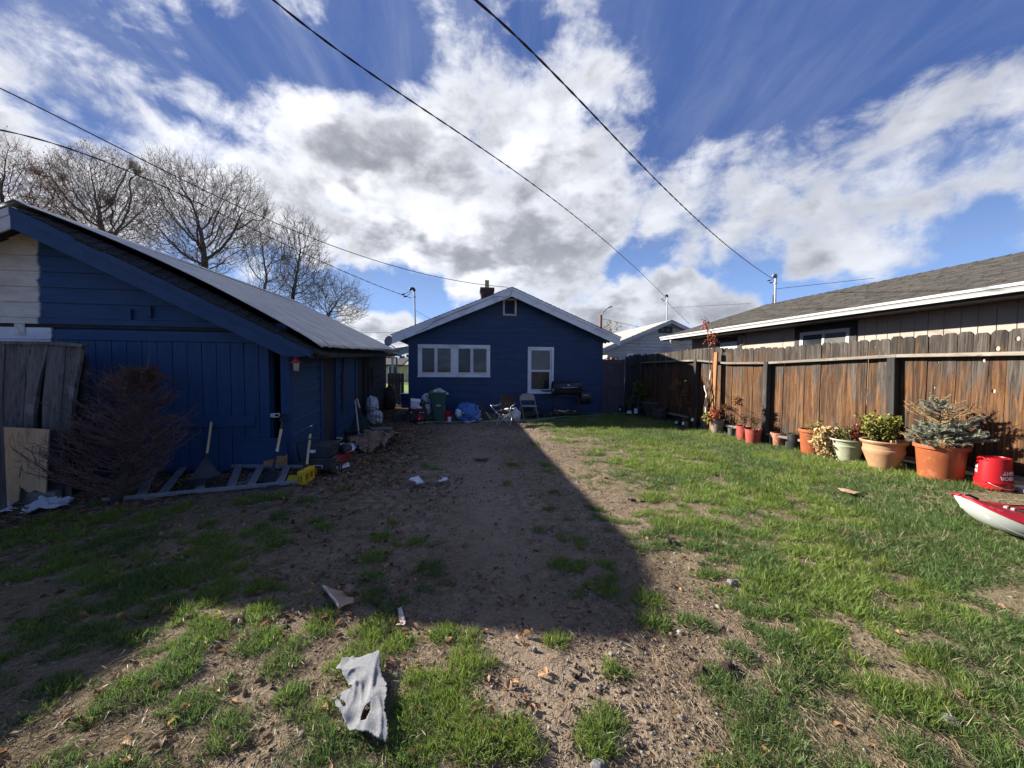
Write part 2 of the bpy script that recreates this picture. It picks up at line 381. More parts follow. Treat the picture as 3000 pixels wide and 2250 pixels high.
def mat(name, c1, c2=None, scale=8.0, rough=0.7, bump=0.15, metal=0.0, spec=0.3, detail=5, lo=0.35, hi=0.65, bdist=0.004, var=0.12, c3=None, coat=0.0, bscale=None):
    mt, nt, bs = _nt(name); g = NG(nt); v = g.obj()
    c2 = c2 or tuple(x * .72 for x in c1)
    n1 = g.noise(v, scale, detail, .6); f = g.ss(n1, lo, hi)
    c = g.mix(f, c1, c2)
    if c3 is not None:
        n3 = g.noise(v, tuple(q * 3.1 for q in scale) if hasattr(scale, '__len__') else scale * 3.1, 4, .6, loc=(5, 3, 1)); c = g.mix(g.ss(n3, .56, .68), c, c3)
    if var:
        hv = g.N('ShaderNodeHueSaturation'); g.L(c, hv.inputs['Color']); g.L(g.m('ADD', g.m('MULTIPLY', g.rand(), 2 * var), 1 - var), hv.inputs['Value']); c = hv.outputs[0]
    g.L(c, bs.inputs['Base Color']); sset(bs, rough=rough, metal=metal, spec=spec, coat=coat)
    if rough > .15: g.L(g.m('ADD', g.m('MULTIPLY', n1, .16), rough - .08, clamp=True), bs.inputs['Roughness'])
    if bump:
        nb = g.noise(v, bscale if bscale is not None else (tuple(q * 4 for q in scale) if hasattr(scale, '__len__') else scale * 4), 6, .6); g.L(g.bump(nb, bump, bdist), bs.inputs['Normal'])
    return mt
# ---- specialised materials
def mat_fence():
    mt, nt, bs = _nt('weathered_cedar'); g = NG(nt); v = g.obj(True, 53.0); raw = g.obj(False)
    sp = g.N('ShaderNodeSeparateXYZ'); g.L(raw, sp.inputs[0]); z = sp.outputs[2]
    broad = g.noise(v, (9, 9, 0.9), 4, .6, 1.2); grain = g.noise(v, (38, 38, 1.5), 7, .68, 1.6, (2, 2, 2)); ring = g.N('ShaderNodeTexWave')
    mp = g.N('ShaderNodeMapping'); g.L(v, mp.inputs[0]); mp.inputs['Scale'].default_value = (14, 14, 1.1); g.L(mp.outputs[0], ring.inputs['Vector'])
    ring.inputs['Scale'].default_value = 1.6; ring.inputs['Distortion'].default_value = 9.0; ring.inputs['Detail'].default_value = 3; ring.inputs['Detail Scale'].default_value = .8
    warm = g.mix(g.ss(broad, .32, .66), (0.185, 0.090, 0.042), (0.080, 0.045, 0.028))
    warm = g.mix(g.m('MULTIPLY', g.ss(ring.outputs[1], .45, .95), .55), warm, (0.28, 0.155, 0.078))
    warm = g.mix(g.m('MULTIPLY', g.ss(grain, .47, .64), .68), warm, (0.024, 0.013, 0.009))
    grey = g.mix(g.ss(broad, .35, .65), (0.135, 0.115, 0.098), (0.058, 0.047, 0.040))
    grey = g.mix(g.m('MULTIPLY', g.ss(grain, .45, .62), .85), grey, (0.018, 0.015, 0.013))
    wn = g.noise(v, (12, 12, 1.6), 4, .6, 0, (7, 1, 4)); lift = g.m('MULTIPLY', g.m('SUBTRACT', g.rand(), .5), .55)
    hz = g.m('ADD', z, g.m('ADD', g.m('MULTIPLY', g.m('SUBTRACT', wn, .5), 1.5), lift))
    f = g.m('MAXIMUM', g.ss(hz, 1.15, 1.55), g.ss(hz, .35, -.10)); f = g.m('MAXIMUM', f, g.ss(wn, .52, .64, 0, .9))
    c = g.mix(f, warm, grey)
    kn = g.N('ShaderNodeTexVoronoi'); mp2 = g.N('ShaderNodeMapping'); g.L(v, mp2.inputs[0]); mp2.inputs['Scale'].default_value = (7, 7, 2.6); g.L(mp2.outputs[0], kn.inputs['Vector'])
    c = g.mix(g.ss(kn.outputs['Distance'], .16, .07), c, (0.03, 0.016, 0.01))
    hv = g.N('ShaderNodeHueSaturation'); g.L(c, hv.inputs['Color']); g.L(g.m('ADD', g.m('MULTIPLY', g.rand(), .32), .50), hv.inputs['Value']); hv.inputs['Saturation'].default_value = 1.08
    g.L(hv.outputs[0], bs.inputs['Base Color']); sset(bs, rough=.8, spec=.2)
    g.L(g.bump(g.m('SUBTRACT', 1.0, grain), .6, .004), bs.inputs['Normal']); return mt
def mat_oldwood(name, a=(.2, .18, .165), b=(.09, .08, .075), d=(.02, .018, .017), sc_=(40, 40, 1.8), scr=None):
    mt, nt, bs = _nt(name); g = NG(nt); v = g.obj(True, 31.0)
    br = g.noise(v, tuple(q * .2 for q in sc_), 4, .6, .6); gr = g.noise(v, sc_, 6, .65, 1.5, (3, 3, 3))
    c = g.mix(g.ss(br, .3, .7), a, b); c = g.mix(g.m('MULTIPLY', g.ss(gr, .5, .68), .85), c, d)
    blotch = g.noise(v, (4, 4, 4), 5, .6, 0, (9, 9, 9)); c = g.mix(g.ss(blotch, .6, .75, 0, .6), c, tuple(q * 1.6 for q in a))
    hv = g.N('ShaderNodeHueSaturation'); g.L(c, hv.inputs['Color']); g.L(g.m('ADD', g.m('MULTIPLY', g.rand(), .35), .82), hv.inputs['Value'])
    g.L(hv.outputs[0], bs.inputs['Base Color']); sset(bs, rough=.85, spec=.2); g.L(g.bump(g.m('SUBTRACT', 1.0, gr), .55, .004), bs.inputs['Normal']); return mt
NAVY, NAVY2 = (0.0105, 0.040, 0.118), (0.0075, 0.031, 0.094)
NAVY_LIFT, NAVY_LIFT2 = (0.0125, 0.050, 0.135), (0.009, 0.040, 0.110)  # same navy as the house, lightened to paint in brighter light on the shed
def mat_paint(name, base=NAVY, base2=NAVY2, worn=(0.20, 0.18, 0.16), wornamt=.0, stretch=(3, 3, 12), grain=(60, 60, 60), rough=.55, split=None, bump_=.25):
    """house paint over boards; split = (axis vector, position, other colour) paints one side of a brushed edge in another colour"""
    mt, nt, bs = _nt(name); g = NG(nt); v = g.obj(True, 11.0); raw = g.obj(False)
    n = g.noise(v, stretch, 5, .6); c = g.mix(g.ss(n, .3, .7), base, base2)
    dirt = g.noise(raw, (1.7, 1.7, 2.6), 5, .6, .3, (3, 1, 2)); c = g.mix(g.ss(dirt, .46, .74, 0, .35), c, (0.036, 0.048, 0.080))
    if wornamt:
        w = g.noise(v, tuple(q * 3 for q in stretch), 7, .7, .3, (1, 5, 2)); c = g.mix(g.ss(w, .72 - wornamt, .80 - wornamt * .6), c, worn)
    if split:
        ax, pos, oc = split
        d = g.N('ShaderNodeVectorMath'); d.operation = 'DOT_PRODUCT'; g.L(raw, d.inputs[0]); d.inputs[1].default_value = ax
        e = g.m('ADD', d.outputs['Value'], g.m('MULTIPLY', g.m('SUBTRACT', g.noise(raw, (1, 1, 9), 4, .6), .5), .10))
        wn = g.noise(raw, (9, 9, 34), 7, .68, .4, (2, 8, 1)); wn2 = g.noise(raw, (3, 3, 7), 5, .6, .2, (6, 2, 1))
        white = g.mix(g.ss(wn2, .35, .7), oc, tuple(q * .72 for q in oc)); white = g.mix(g.ss(wn, .60, .72, 0, .8), white, (0.10, 0.085, 0.07))
        c = g.mix(g.ss(e, pos + .022, pos - .022), c, white)
    g.L(c, bs.inputs['Base Color']); sset(bs, rough=rough, spec=.35)
    g.L(g.m('ADD', g.m('MULTIPLY', n, .2), rough - .1, clamp=True), bs.inputs['Roughness'])
    if bump_: g.L(g.bump(g.noise(v, grain, 6, .65), bump_, .003), bs.inputs['Normal'])
    return mt
def mat_glass(name, tint=(0.035, 0.04, 0.042), blinds=None):
    mt, nt, bs = _nt(name); g = NG(nt); raw = g.obj(False)
    n = g.noise(raw, (2.2, 2.2, 3.0), 4, .5, .8); c = g.mix(g.ss(n, .35, .7), tint, tuple(q * 2.6 for q in tint))
    if blinds:
        sp = g.N('ShaderNodeSeparateXYZ'); g.L(raw, sp.inputs[0]); s_ = g.m('SINE', g.m('MULTIPLY', sp.outputs[2], 240.0)); c = g.mix(g.ss(s_, -.2, .6), c, blinds)
    g.L(c, bs.inputs['Base Color']); sset(bs, rough=.05, spec=.3); 
    g.L(g.bump(g.noise(raw, 1.3, 2, .5), .02, .02), bs.inputs['Normal']); return mt
def mat_shingle(name, a, b, bscale=(3, 3, 3)):
    mt, nt, bs = _nt(name); g = NG(nt); v = g.obj(False); geo = g.N('ShaderNodeNewGeometry')
    r = geo.outputs['Random Per Island']; c = g.mix(r, a, b); n = g.noise(v, bscale, 5, .6); c = g.mix(g.ss(n, .4, .75, 0, .5), c, tuple(q * 1.35 for q in a))
    sp = g.noise(v, 160, 3, .8); c = g.mix(g.ss(sp, .55, .75, 0, .6), c, tuple(q * .45 for q in b))
    g.L(c, bs.inputs['Base Color']); sset(bs, rough=.9, spec=.15); g.L(g.bump(sp, .5, .003), bs.inputs['Normal']); return mt
def mat_ground():
    mt, nt, bs = _nt('bare_earth'); g = NG(nt); v = g.obj(False)
    at = g.N('ShaderNodeAttribute'); at.attribute_name = 'cover'; sp = g.N('ShaderNodeSeparateColor'); g.L(at.outputs['Color'], sp.inputs[0])
    thatch, path, leafy = sp.outputs
    n1 = g.noise(v, 1.4, 6, .6); n2 = g.noise(v, 11, 6, .62, .3); n3 = g.noise(v, 55, 5, .65); n4 = g.noise(v, 190, 4, .7)
    c = g.mix(g.ss(n1, .35, .65), (0.345, 0.270, 0.200), (0.255, 0.190, 0.140)); big = g.noise(v, .55, 4, .55, .4, (3, 1, 0)); c = g.mix(g.ss(big, .42, .62, 0, .6), c, (0.155, 0.108, 0.080)); c = g.mix(g.ss(n2, .40, .64, 0, .75), c, (0.115, 0.080, 0.060))
    c = g.mix(g.ss(n3, .52, .68, 0, .75), c, (0.40, 0.31, 0.21)); c = g.mix(g.ss(n3, .46, .34, 0, .7), c, (0.052, 0.036, 0.028)); c = g.mix(g.ss(n4, .56, .70, 0, .6), c, (0.36, 0.29, 0.21))
    c = g.mix(g.m('MULTIPLY', path, .8), c, g.mix(n3, (0.33, 0.26, 0.19), (0.25, 0.19, 0.135)))
    th = g.mix(g.ss(n3, .4, .62), (0.17, 0.145, 0.075), (0.085, 0.095, 0.035)); c = g.mix(g.m('MULTIPLY', thatch, .7), c, th)
    c = g.mix(g.m('MULTIPLY', leafy, g.ss(n2, .35, .6)), c, (0.07, 0.042, 0.028))
    g.L(c, bs.inputs['Base Color']); sset(bs, rough=.95, spec=.1)
    # cracks, crumbs and grit of the soil
    h = g.m('ADD', g.m('ADD', g.m('MULTIPLY', n2, 1.0), g.m('MULTIPLY', n3, .6)), g.m('MULTIPLY', n4, .25))
    g.L(g.bump(h, 1.0, .03), bs.inputs['Normal']); return mt
def mat_blade(name, a, b, tip, rough=.5, tr=.45):
    mt, nt, bs = _nt(name); g = NG(nt); raw = g.obj(False); sp = g.N('ShaderNodeSeparateXYZ'); g.L(raw, sp.inputs[0])
    c = g.mix(g.rand(), a, b); c = g.mix(g.ss(sp.outputs[2], .02, .075, 0, .6), c, tip)
    geo = g.N('ShaderNodeNewGeometry'); hv = g.N('ShaderNodeHueSaturation'); g.L(c, hv.inputs['Color']); g.L(g.m('ADD', g.m('MULTIPLY', geo.outputs['Random Per Island'], .7), .62), hv.inputs['Value'])
    g.L(hv.outputs[0], bs.inputs['Base Color']); sset(bs, rough=rough, spec=.35)
    tb = g.N('ShaderNodeBsdfTranslucent'); g.L(hv.outputs[0], tb.inputs[0]); mx = g.N('ShaderNodeMixShader'); mx.inputs[0].default_value = tr
    out = [n for n in nt.nodes if n.type == 'OUTPUT_MATERIAL'][0]; g.L(bs.outputs[0], mx.inputs[1]); g.L(tb.outputs[0], mx.inputs[2]); g.L(mx.outputs[0], out.inputs[0]); return mt
def mat_leaf(name, a, b, tr=.25):
    mt, nt, bs = _nt(name); g = NG(nt); geo = g.N('ShaderNodeNewGeometry'); c = g.mix(geo.outputs['Random Per Island'], a, b)
    g.L(c, bs.inputs['Base Color']); sset(bs, rough=.6, spec=.25)
    tb = g.N('ShaderNodeBsdfTranslucent'); g.L(c, tb.inputs[0]); mx = g.N('ShaderNodeMixShader'); mx.inputs[0].default_value = tr
    out = [n for n in nt.nodes if n.type == 'OUTPUT_MATERIAL'][0]; g.L(bs.outputs[0], mx.inputs[1]); g.L(tb.outputs[0], mx.inputs[2]); g.L(mx.outputs[0], out.inputs[0]); return mt

MT = {}
MT['fence'] = mat_fence()
MT['rail'] = mat_oldwood('weathered_rail', (.24, .21, .175), (.15, .13, .11), (.06, .05, .04), (30, 3, 40))
MT['post'] = mat_oldwood('dark_post', (.058, .054, .052), (.030, .028, .028), (.010, .009, .010))
MT['oldboard'] = mat_oldwood('grey_board', (.15, .145, .145), (.085, .08, .082), (.018, .018, .02))
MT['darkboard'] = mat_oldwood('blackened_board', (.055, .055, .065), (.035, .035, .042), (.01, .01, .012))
MT['ply'] = mat_oldwood('plywood', (.42, .30, .18), (.34, .235, .14), (.20, .135, .08), (26, 26, 3))
MT['osb'] = mat('strand_board', (.40, .22, .09), (.24, .12, .045), (34, 34, 90), .8, .5, lo=.42, hi=.58)
MT['housepaint'] = mat_paint('navy_house_paint', rough=.5, stretch=(2, 2, 6))
MT['whitepaint'] = mat_paint('white_trim_paint', (.72, .73, .76), (.66, .67, .70), (.30, .28, .25), .05, (2, 2, 8), (80, 80, 80), .5, bump_=.12)
MT['cream'] = mat_paint('cream_trim_paint', (.62, .56, .50), (.56, .50, .45), (.3, .26, .22), .05, (2, 2, 8), (80, 80, 80), .5, bump_=.1)
MT['plum'] = mat_paint('plum_gate_paint', (.085, .062, .078), (.062, .046, .058), (.2, .17, .16), .02, (12, 12, 1.5), (50, 50, 6), .7)
MT['brownpaint'] = mat_paint('brown_gate_paint', (.10, .085, .078), (.07, .06, .056), (.2, .17, .16), .03, (12, 12, 1.5), (50, 50, 6), .7)
MT['metalroof'] = mat('galvanised_roof', (.34, .35, .37), (.24, .245, .26), (3, 3, 3), .38, .05, metal=.55, c3=(.34, .33, .33), var=0)
MT['galv'] = mat('galvanised_steel', (.50, .51, .53), (.40, .41, .43), 9, .4, .05, metal=.25, var=.05)
MT['alu'] = mat('aluminium', (.27, .28, .30), (.19, .20, .22), (9, 9, 9), .4, .08, metal=.3, var=.05)
MT['steel'] = mat('dark_steel', (.06, .062, .066), (.035, .036, .04), 14, .5, .1, metal=.5)
MT['black'] = mat('black_plastic', (.03, .032, .034), (.018, .019, .021), 12, .45, .08, spec=.4)
MT['blackpot'] = mat('black_nursery_plastic', (.022, .024, .026), (.014, .015, .017), 10, .5, .1, spec=.4, c3=(.045, .043, .04))
MT['greypot'] = mat('grey_nursery_plastic', (.085, .09, .09), (.055, .06, .06), 8, .6, .12, c3=(.13, .12, .105))
MT['taupepot'] = mat('taupe_pot_plastic', (.22, .185, .15), (.16, .135, .11), 7, .7, .15, c3=(.10, .085, .07))
MT['coral'] = mat('coral_pot_plastic', (.36, .075, .06), (.30, .056, .045), 6, .55, .1, c3=(.52, .16, .12))
MT['terra'] = mat('terracotta', (.34, .145, .09), (.28, .11, .068), 8, .75, .2, c3=(.56, .32, .24))
MT['orange'] = mat('orange_pot_plastic', (.32, .098, .040), (.27, .08, .032), 3, .5, .05, var=.04, c3=(.36, .13, .065))
MT['tanpot'] = mat('tan_pot_plastic', (.40, .235, .135), (.34, .195, .11), 4, .5, .08, var=.03, c3=(.46, .25, .13))
MT['palegreen'] = mat('pale_green_urn', (.36, .375, .285), (.29, .31, .205), 6, .6, .12, var=.03, c3=(.24, .28, .12))
MT['soil'] = mat('potting_soil', (.05, .033, .022), (.025, .017, .012), 30, .95, .9, bdist=.02)
MT['redbucket'] = mat('red_bucket_plastic', (.38, .010, .016), (.34, .009, .013), 3, .38, .04, var=.03)
MT['whiteprint'] = mat('white_print', (.75, .72, .72), (.62, .58, .58), 40, .6, 0, var=0)
MT['whiteplastic'] = mat('white_plastic_film', (.62, .64, .68), (.50, .52, .56), 7, .4, .25, c3=(.30, .31, .34))
MT['whitelabel'] = mat('white_label', (.66, .68, .70), (.5, .52, .55), 30, .5, 0, var=0)
MT['burlap'] = mat('brown_canvas', (.24, .16, .115), (.16, .105, .075), 9, .9, .5, c3=(.10, .065, .045), bscale=(90, 90, 90))
MT['sack'] = mat('grey_sack', (.10, .09, .08), (.06, .053, .047), 9, .9, .5)
MT['bluebag'] = mat('blue_film_bag', (.055, .17, .42), (.03, .10, .30), 9, .3, .4, c3=(.25, .38, .6))
MT['binGreen'] = mat('green_bin_plastic', (.045, .10, .078), (.035, .08, .062), 5, .5, .06, var=.02)
MT['kayakred'] = mat('red_kayak_plastic', (.34, .015, .028), (.29, .012, .023), 3, .40, .08, var=.02, c3=(.50, .05, .06), bscale=60)
MT['kayakwhite'] = mat('white_kayak_plastic', (.50, .52, .50), (.45, .47, .45), 2, .35, .03, var=.02)
MT['greyfoam'] = mat('grey_hatch', (.11, .095, .095), (.085, .075, .075), 9, .7, .1)
MT['handle'] = mat('pale_wood_handle', (.62, .50, .30), (.52, .41, .24), (20, 20, 3), .55, .15, var=.08)
MT['yellow'] = mat('yellow_plastic', (.66, .47, .025), (.56, .38, .018), 6, .45, .1, c3=(.42, .30, .05))
MT['green_hose'] = mat('pale_green_hose', (.26, .42, .34), (.18, .30, .25), 6, .5, .05)
MT['brass'] = mat('dull_brass', (.4, .3, .12), (.3, .22, .09), 9, .4, .1, metal=.7)
MT['redlamp'] = mat('red_lantern_paint', (.50, .045, .085), (.38, .03, .06), 9, .45, .15, c3=(.6, .2, .24))
MT['frost'] = mat('dusty_lantern_glass', (.50, .46, .38), (.36, .32, .26), 12, .25, .1)
MT['brick'] = mat('dark_brick', (.10, .062, .05), (.055, .038, .034), 16, .9, .5, var=.35, c3=(.2, .16, .14))
MT['mortar'] = mat('mortar', (.16, .14, .125), (.10, .09, .08), 20, .95, .5)
MT['flue'] = mat('clay_flue', (.52, .37, .20), (.40, .28, .15), 8, .8, .2)
MT['shingleedge'] = mat('old_shingle_edge', (.022, .022, .024), (.012, .012, .013), 14, .95, .6, c3=(.07, .065, .055), bdist=.02)
MT['taupewall'] = mat('taupe_siding', (.34, .285, .245), (.31, .26, .22), 3, .8, .15, var=.03, bscale=(60, 60, 6))
MT['browntrim'] = mat('dark_brown_trim', (.035, .028, .03), (.025, .02, .022), 6, .6, .1)
MT['gutter'] = mat('white_gutter', (.46, .475, .475), (.41, .425, .425), 3, .4, .03, var=.02)
MT['shingle'] = mat_shingle('weathered_asphalt_shingle', (.062, .057, .052), (.027, .026, .025))
MT['whiteroof'] = mat('pale_metal_roof', (.30, .295, .28), (.24, .235, .22), 4, .7, .08, c3=(.22, .21, .20))
MT['lapwhite'] = mat_paint('pale_grey_lap_paint', (.42, .45, .48), (.36, .39, .42), (.2, .19, .18), .06, (3, 3, 20), (60, 60, 60), .7)
MT['glass'] = mat_glass('dark_window_glass', (.018, .021, .024))
MT['glass2'] = mat_glass('window_glass_with_curtain', (.045, .048, .045))
MT['glassblind'] = mat_glass('window_glass_with_blind', (.05, .05, .05), (.17, .165, .155))
MT['dirt'] = mat_ground()
MT['blade'] = mat_blade('grass_blade', (.140, .215, .036), (.190, .270, .050), (.34, .44, .13))
MT['blade2'] = mat_blade('cool_grass_blade', (.085, .150, .040), (.120, .190, .052), (.22, .30, .12))
MT['straw'] = mat_blade('dry_straw', (.29, .235, .15), (.21, .165, .105), (.38, .32, .22), .6, .15)
MT['deadleaf'] = mat_leaf('dead_leaf', (.30, .15, .07), (.42, .29, .15))
MT['darkleaf'] = mat_leaf('rotting_leaf', (.12, .07, .045), (.20, .115, .065), .1)
MT['yellowleaf'] = mat_leaf('yellow_leaf', (.42, .34, .08), (.40, .34, .15))
MT['stone'] = mat('pebble', (.27, .245, .215), (.16, .145, .13), 20, .85, .3, var=.35, c3=(.34, .31, .28))
MT['clod'] = mat('soil_clod', (.25, .18, .125), (.14, .095, .068), 24, .95, .6, var=.3)
MT['darkclod'] = mat('dark_clod', (.045, .03, .022), (.024, .016, .012), 24, .9, .6, var=.2)
MT['bark'] = mat('grey_bark', (.082, .070, .064), (.046, .039, .036), (6, 6, 2), .95, .4, var=.1)
MT['twig'] = mat('bare_twig', (.22, .18, .155), (.15, .12, .10), 4, .9, 0, var=.1)
MT['twigred'] = mat('red_brown_twig', (.12, .065, .048), (.075, .038, .03), 4, .9, 0, var=.1)
MT['deadneedle'] = mat_leaf('rusty_needles', (.17, .07, .04), (.10, .042, .028), .1)
MT['spruce'] = mat_leaf('blue_green_needles', (.30, .315, .25), (.15, .18, .135), .1)
MT['tanneedle'] = mat_leaf('dry_tan_needles', (.55, .40, .20), (.42, .30, .14), .1)
MT['greenleaf'] = mat_leaf('green_leaf', (.075, .105, .028), (.16, .15, .035))
MT['yellowgreen'] = mat_leaf('yellow_green_leaf', (.34, .30, .045), (.10, .14, .03))
MT['redleaf'] = mat_leaf('red_leaf', (.42, .06, .045), (.28, .13, .06))
MT['crimson'] = mat_leaf('crimson_leaf', (.22, .035, .03), (.13, .025, .022))
MT['brownleaf'] = mat_leaf('brown_curled_leaf', (.26, .12, .045), (.14, .065, .03))
MT['fadedrose'] = mat_leaf('faded_rose_petal', (.80, .74, .52), (.68, .6, .38))
MT['whitestem'] = mat('white_sapling_bark', (.66, .62, .54), (.56, .52, .45), 9, .8, .2)
MT['brownstem'] = mat('brown_cane', (.14, .095, .06), (.09, .06, .04), 9, .8, .2)
MT['knit'] = None
MT['cardboard'] = mat('torn_cardboard', (.40, .27, .17), (.33, .22, .14), 9, .85, .15, var=.05)
MT['cardwhite'] = mat('printed_card', (.6, .5, .46), (.42, .32, .28), 24, .7, .1, var=.05)
MT['concrete'] = mat('old_concrete', (.17, .165, .16), (.12, .115, .11), 9, .95, .5)
MT['brownfabric'] = mat('brown_nylon', (.10, .058, .045), (.07, .04, .032), 5, .6, .2, c3=(.15, .10, .08))
MT['tanmetal'] = mat('tan_enamel', (.34, .29, .26), (.29, .25, .22), 6, .45, .05)
MT['silver'] = mat('silver_tube', (.55, .55, .55), (.42, .42, .42), 9, .35, .05, metal=.5)
MT['bbq'] = mat('black_enamel', (.024, .026, .030), (.015, .016, .019), 7, .42, .12, spec=.5, c3=(.05, .045, .042))
MT['rust'] = mat('rusted_tube', (.10, .065, .055), (.055, .04, .036), 12, .8, .3)
MT['redpaint'] = mat('red_machine_paint', (.30, .018, .02), (.2, .014, .016), 6, .4, .08)
MT['farhouse'] = mat('far_beige_siding', (.50, .47, .41), (.44, .41, .36), 3, .8, .1)
MT['darkroof'] = mat('dark_far_roof', (.06, .058, .06), (.04, .038, .04), 4, .9, .2)
MT['wirecoat'] = mat('black_cable', (.014, .014, .016), (.01, .01, .012), 9, .6, 0)
MT['dish'] = mat('grey_dish', (.26, .27, .29), (.21, .22, .235), 5, .55, .05)
MT['polewood'] = mat('pole_wood', (.26, .13, .07), (.17, .09, .05), (9, 9, 2), .9, .3)
MT['lawn'] = mat('far_lawn', (.14, .21, .04), (.09, .15, .03), 3, .95, .3)
MT['asphalt'] = mat('asphalt', (.06, .06, .062), (.045, .045, .047), 9, .95, .3)
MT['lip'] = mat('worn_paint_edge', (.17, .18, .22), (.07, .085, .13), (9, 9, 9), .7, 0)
MT['deadtwig'] = mat('dry_conifer_twig', (.17, .115, .10), (.10, .06, .052), 6, .9, 0)
def terr(x, y):
    sx = np.clip((np.asarray(x, float) - 2.4) / 2.6, 0, 1); sy = np.clip((7.0 - np.asarray(y, float)) / 2.8, 0, 1)
    return 0.13 * sx * sx * (3 - 2 * sx) * sy * sy * (3 - 2 * sy)
def GT(u, v, dz=0.0):
    z = 0.0
    for _ in range(12):
        p = G(u, v, z + dz); z = 0.5 * z + 0.5 * float(terr(p.x, p.y))
    p = G(u, v, z + dz); return Vector((p.x, p.y, z + dz))
def zg(x, y): return float(hgt(x, y) + terr(x, y))

SH = Fr(G(850, 1376), .168, .035)           # the shed: origin at its near right corner
HF = Fr((2.806, 11.997), .12)               # the house: origin at its right front corner
FN = Fr((4.74 + .15, 7.1), .1515)           # the board fence on the right
NB = Fr((6.9, 7.7), math.atan(.15))         # the neighbour's wall

def shsoft(x, lo, hi):
    t = np.clip((x - lo) / (hi - lo), 0, 1); return t * t * (3 - 2 * t)
TUFTS = [(900, 1170, .13), (930, 1235, .22), (820, 1160, .16), (800, 1205, .18), (805, 1250, .16), (812, 1290, .15), (700, 1330, .12), (690, 1365, .12), (565, 1325, .2),
         (440, 1385, .2), (560, 1390, .18), (500, 1555, .14), (415, 1530, .16), (370, 1460, .2), (300, 1490, .22), (640, 1395, .1), (600, 1440, .15), (1215, 1220, .16), (1250, 1225, .12), (1310, 1225, .12), (1310, 1280, .15), (1290, 1100, .10),
         (1200, 1065, .13), (1095, 1045, .12), (1110, 1005, .2), (1180, 1005, .15), (1165, 1145, .1), (1250, 1168, .09), (800, 1370, .2), (860, 1390, .16), (770, 1430, .2), (960, 1370, .14), (830, 1345, .16),
         (1000, 1420, .13), (1010, 1455, .15), (1015, 1380, .08), (900, 1470, .15), (960, 1500, .2), (900, 1530, .22), (1000, 1560, .22), (900, 1600, .25), (1040, 1600, .2), (680, 1640, .15), (1100, 1590, .15), (1060, 1440, .07),
         (1330, 1450, .10), (1590, 1410, .12), (1490, 1350, .12), (1410, 1345, .16), (1300, 1555, .14), (1280, 1600, .14), (1400, 1300, .18), (1370, 1165, .12), (1200, 1385, .1), (1130, 1620, .12), (1560, 1480, .2), (1620, 1540, .22), (1640, 1610, .2),
         (690, 1545, .1), (760, 1600, .12), (540, 1085, .3), (600, 1075, .25), (660, 1085, .2), (590, 1160, .2), (1040, 995, .2), (1160, 960, .2), (740, 1060, .15), (300, 1290, .2), (470, 1280, .2)]
TUF = [(G(u * 1.3562, v * 1.3562), r) for (u, v, r) in TUFTS]
def cover(x, y):
    """how much grass grows at a point (0..1) and how trodden the path is"""
    x = np.asarray(x, float); y = np.asarray(y, float)
    wob = .55 * (fbm(x * .9 + 5, y * .9, 3) - .5)
    edge = np.interp(y, [0, 1.2, 1.8, 2.3, 3, 4.5, 6, 8, 9.5, 11, 14], [.5, .45, .55, .65, .8, .9, .8, .6, .35, .2, .4])
    right = shsoft(x + wob * 1.2, edge - .45, edge + .9) * .72
    right = right + .14 * shsoft(x, 1.5, 3.0)
    left = shsoft(-x + wob, .8, 2.0) * .60 * shsoft(-y, -4.6, -3.1)
    left = np.maximum(left, .50 * shsoft(-y, -1.95, -1.5) * shsoft(-x + wob, .15, .6))
    mid = .11 * shsoft(-y, -9, -7) + .10
    d = np.maximum(np.maximum(right, left), mid)
    px = np.interp(y, [0, 1.5, 2.2, 3.2, 4.5, 7, 12], [.18, .17, .05, -.12, -.35, -.75, -1.6]); pw = np.interp(y, [0, 2, 5, 12], [.16, .30, .36, .7])
    path = np.exp(-((x - px) / pw) ** 2) * (.75 + .5 * (fbm(x * 3, y * 3, 2) - .5))
    d = d * (1 - .95 * np.clip(np.exp(-((x - px) / (pw * 1.3)) ** 2), 0, 1))
    # dry bare patches on the lawn
    for (u, v, r) in ((1480, 1400, .26), (1560, 1330, .13), (1310, 1080, .30), (1220, 970, .35), (1270, 950, .3), (1500, 1000, .14), (1350, 985, .25), (1380, 1500, .25), (1200, 1500, .2)):
        p = G(u * 1.3562, v * 1.3562); d = d * (1 - .6 * np.exp(-(((x - p.x) / (r * 1.4)) ** 2 + ((y - p.y) / r) ** 2)))
    leafy = shsoft(-x, 1.0, 2.4) * shsoft(y, 4.0, 6.0) + shsoft(-x, 3.0, 3.8) * .8 + .35 * shsoft(-x, .3, 1.6) * shsoft(y, 2.6, 4)
    return np.clip(d, 0, 1), np.clip(path, 0, 1), np.clip(leafy, 0, 1)
def tuftmask(x, y):
    m_ = np.zeros_like(x)
    for p, r in TUF: m_ = np.maximum(m_, np.exp(-(((x - p.x) ** 2 + (y - p.y) ** 2) / (r * .62) ** 2)))
    return m_

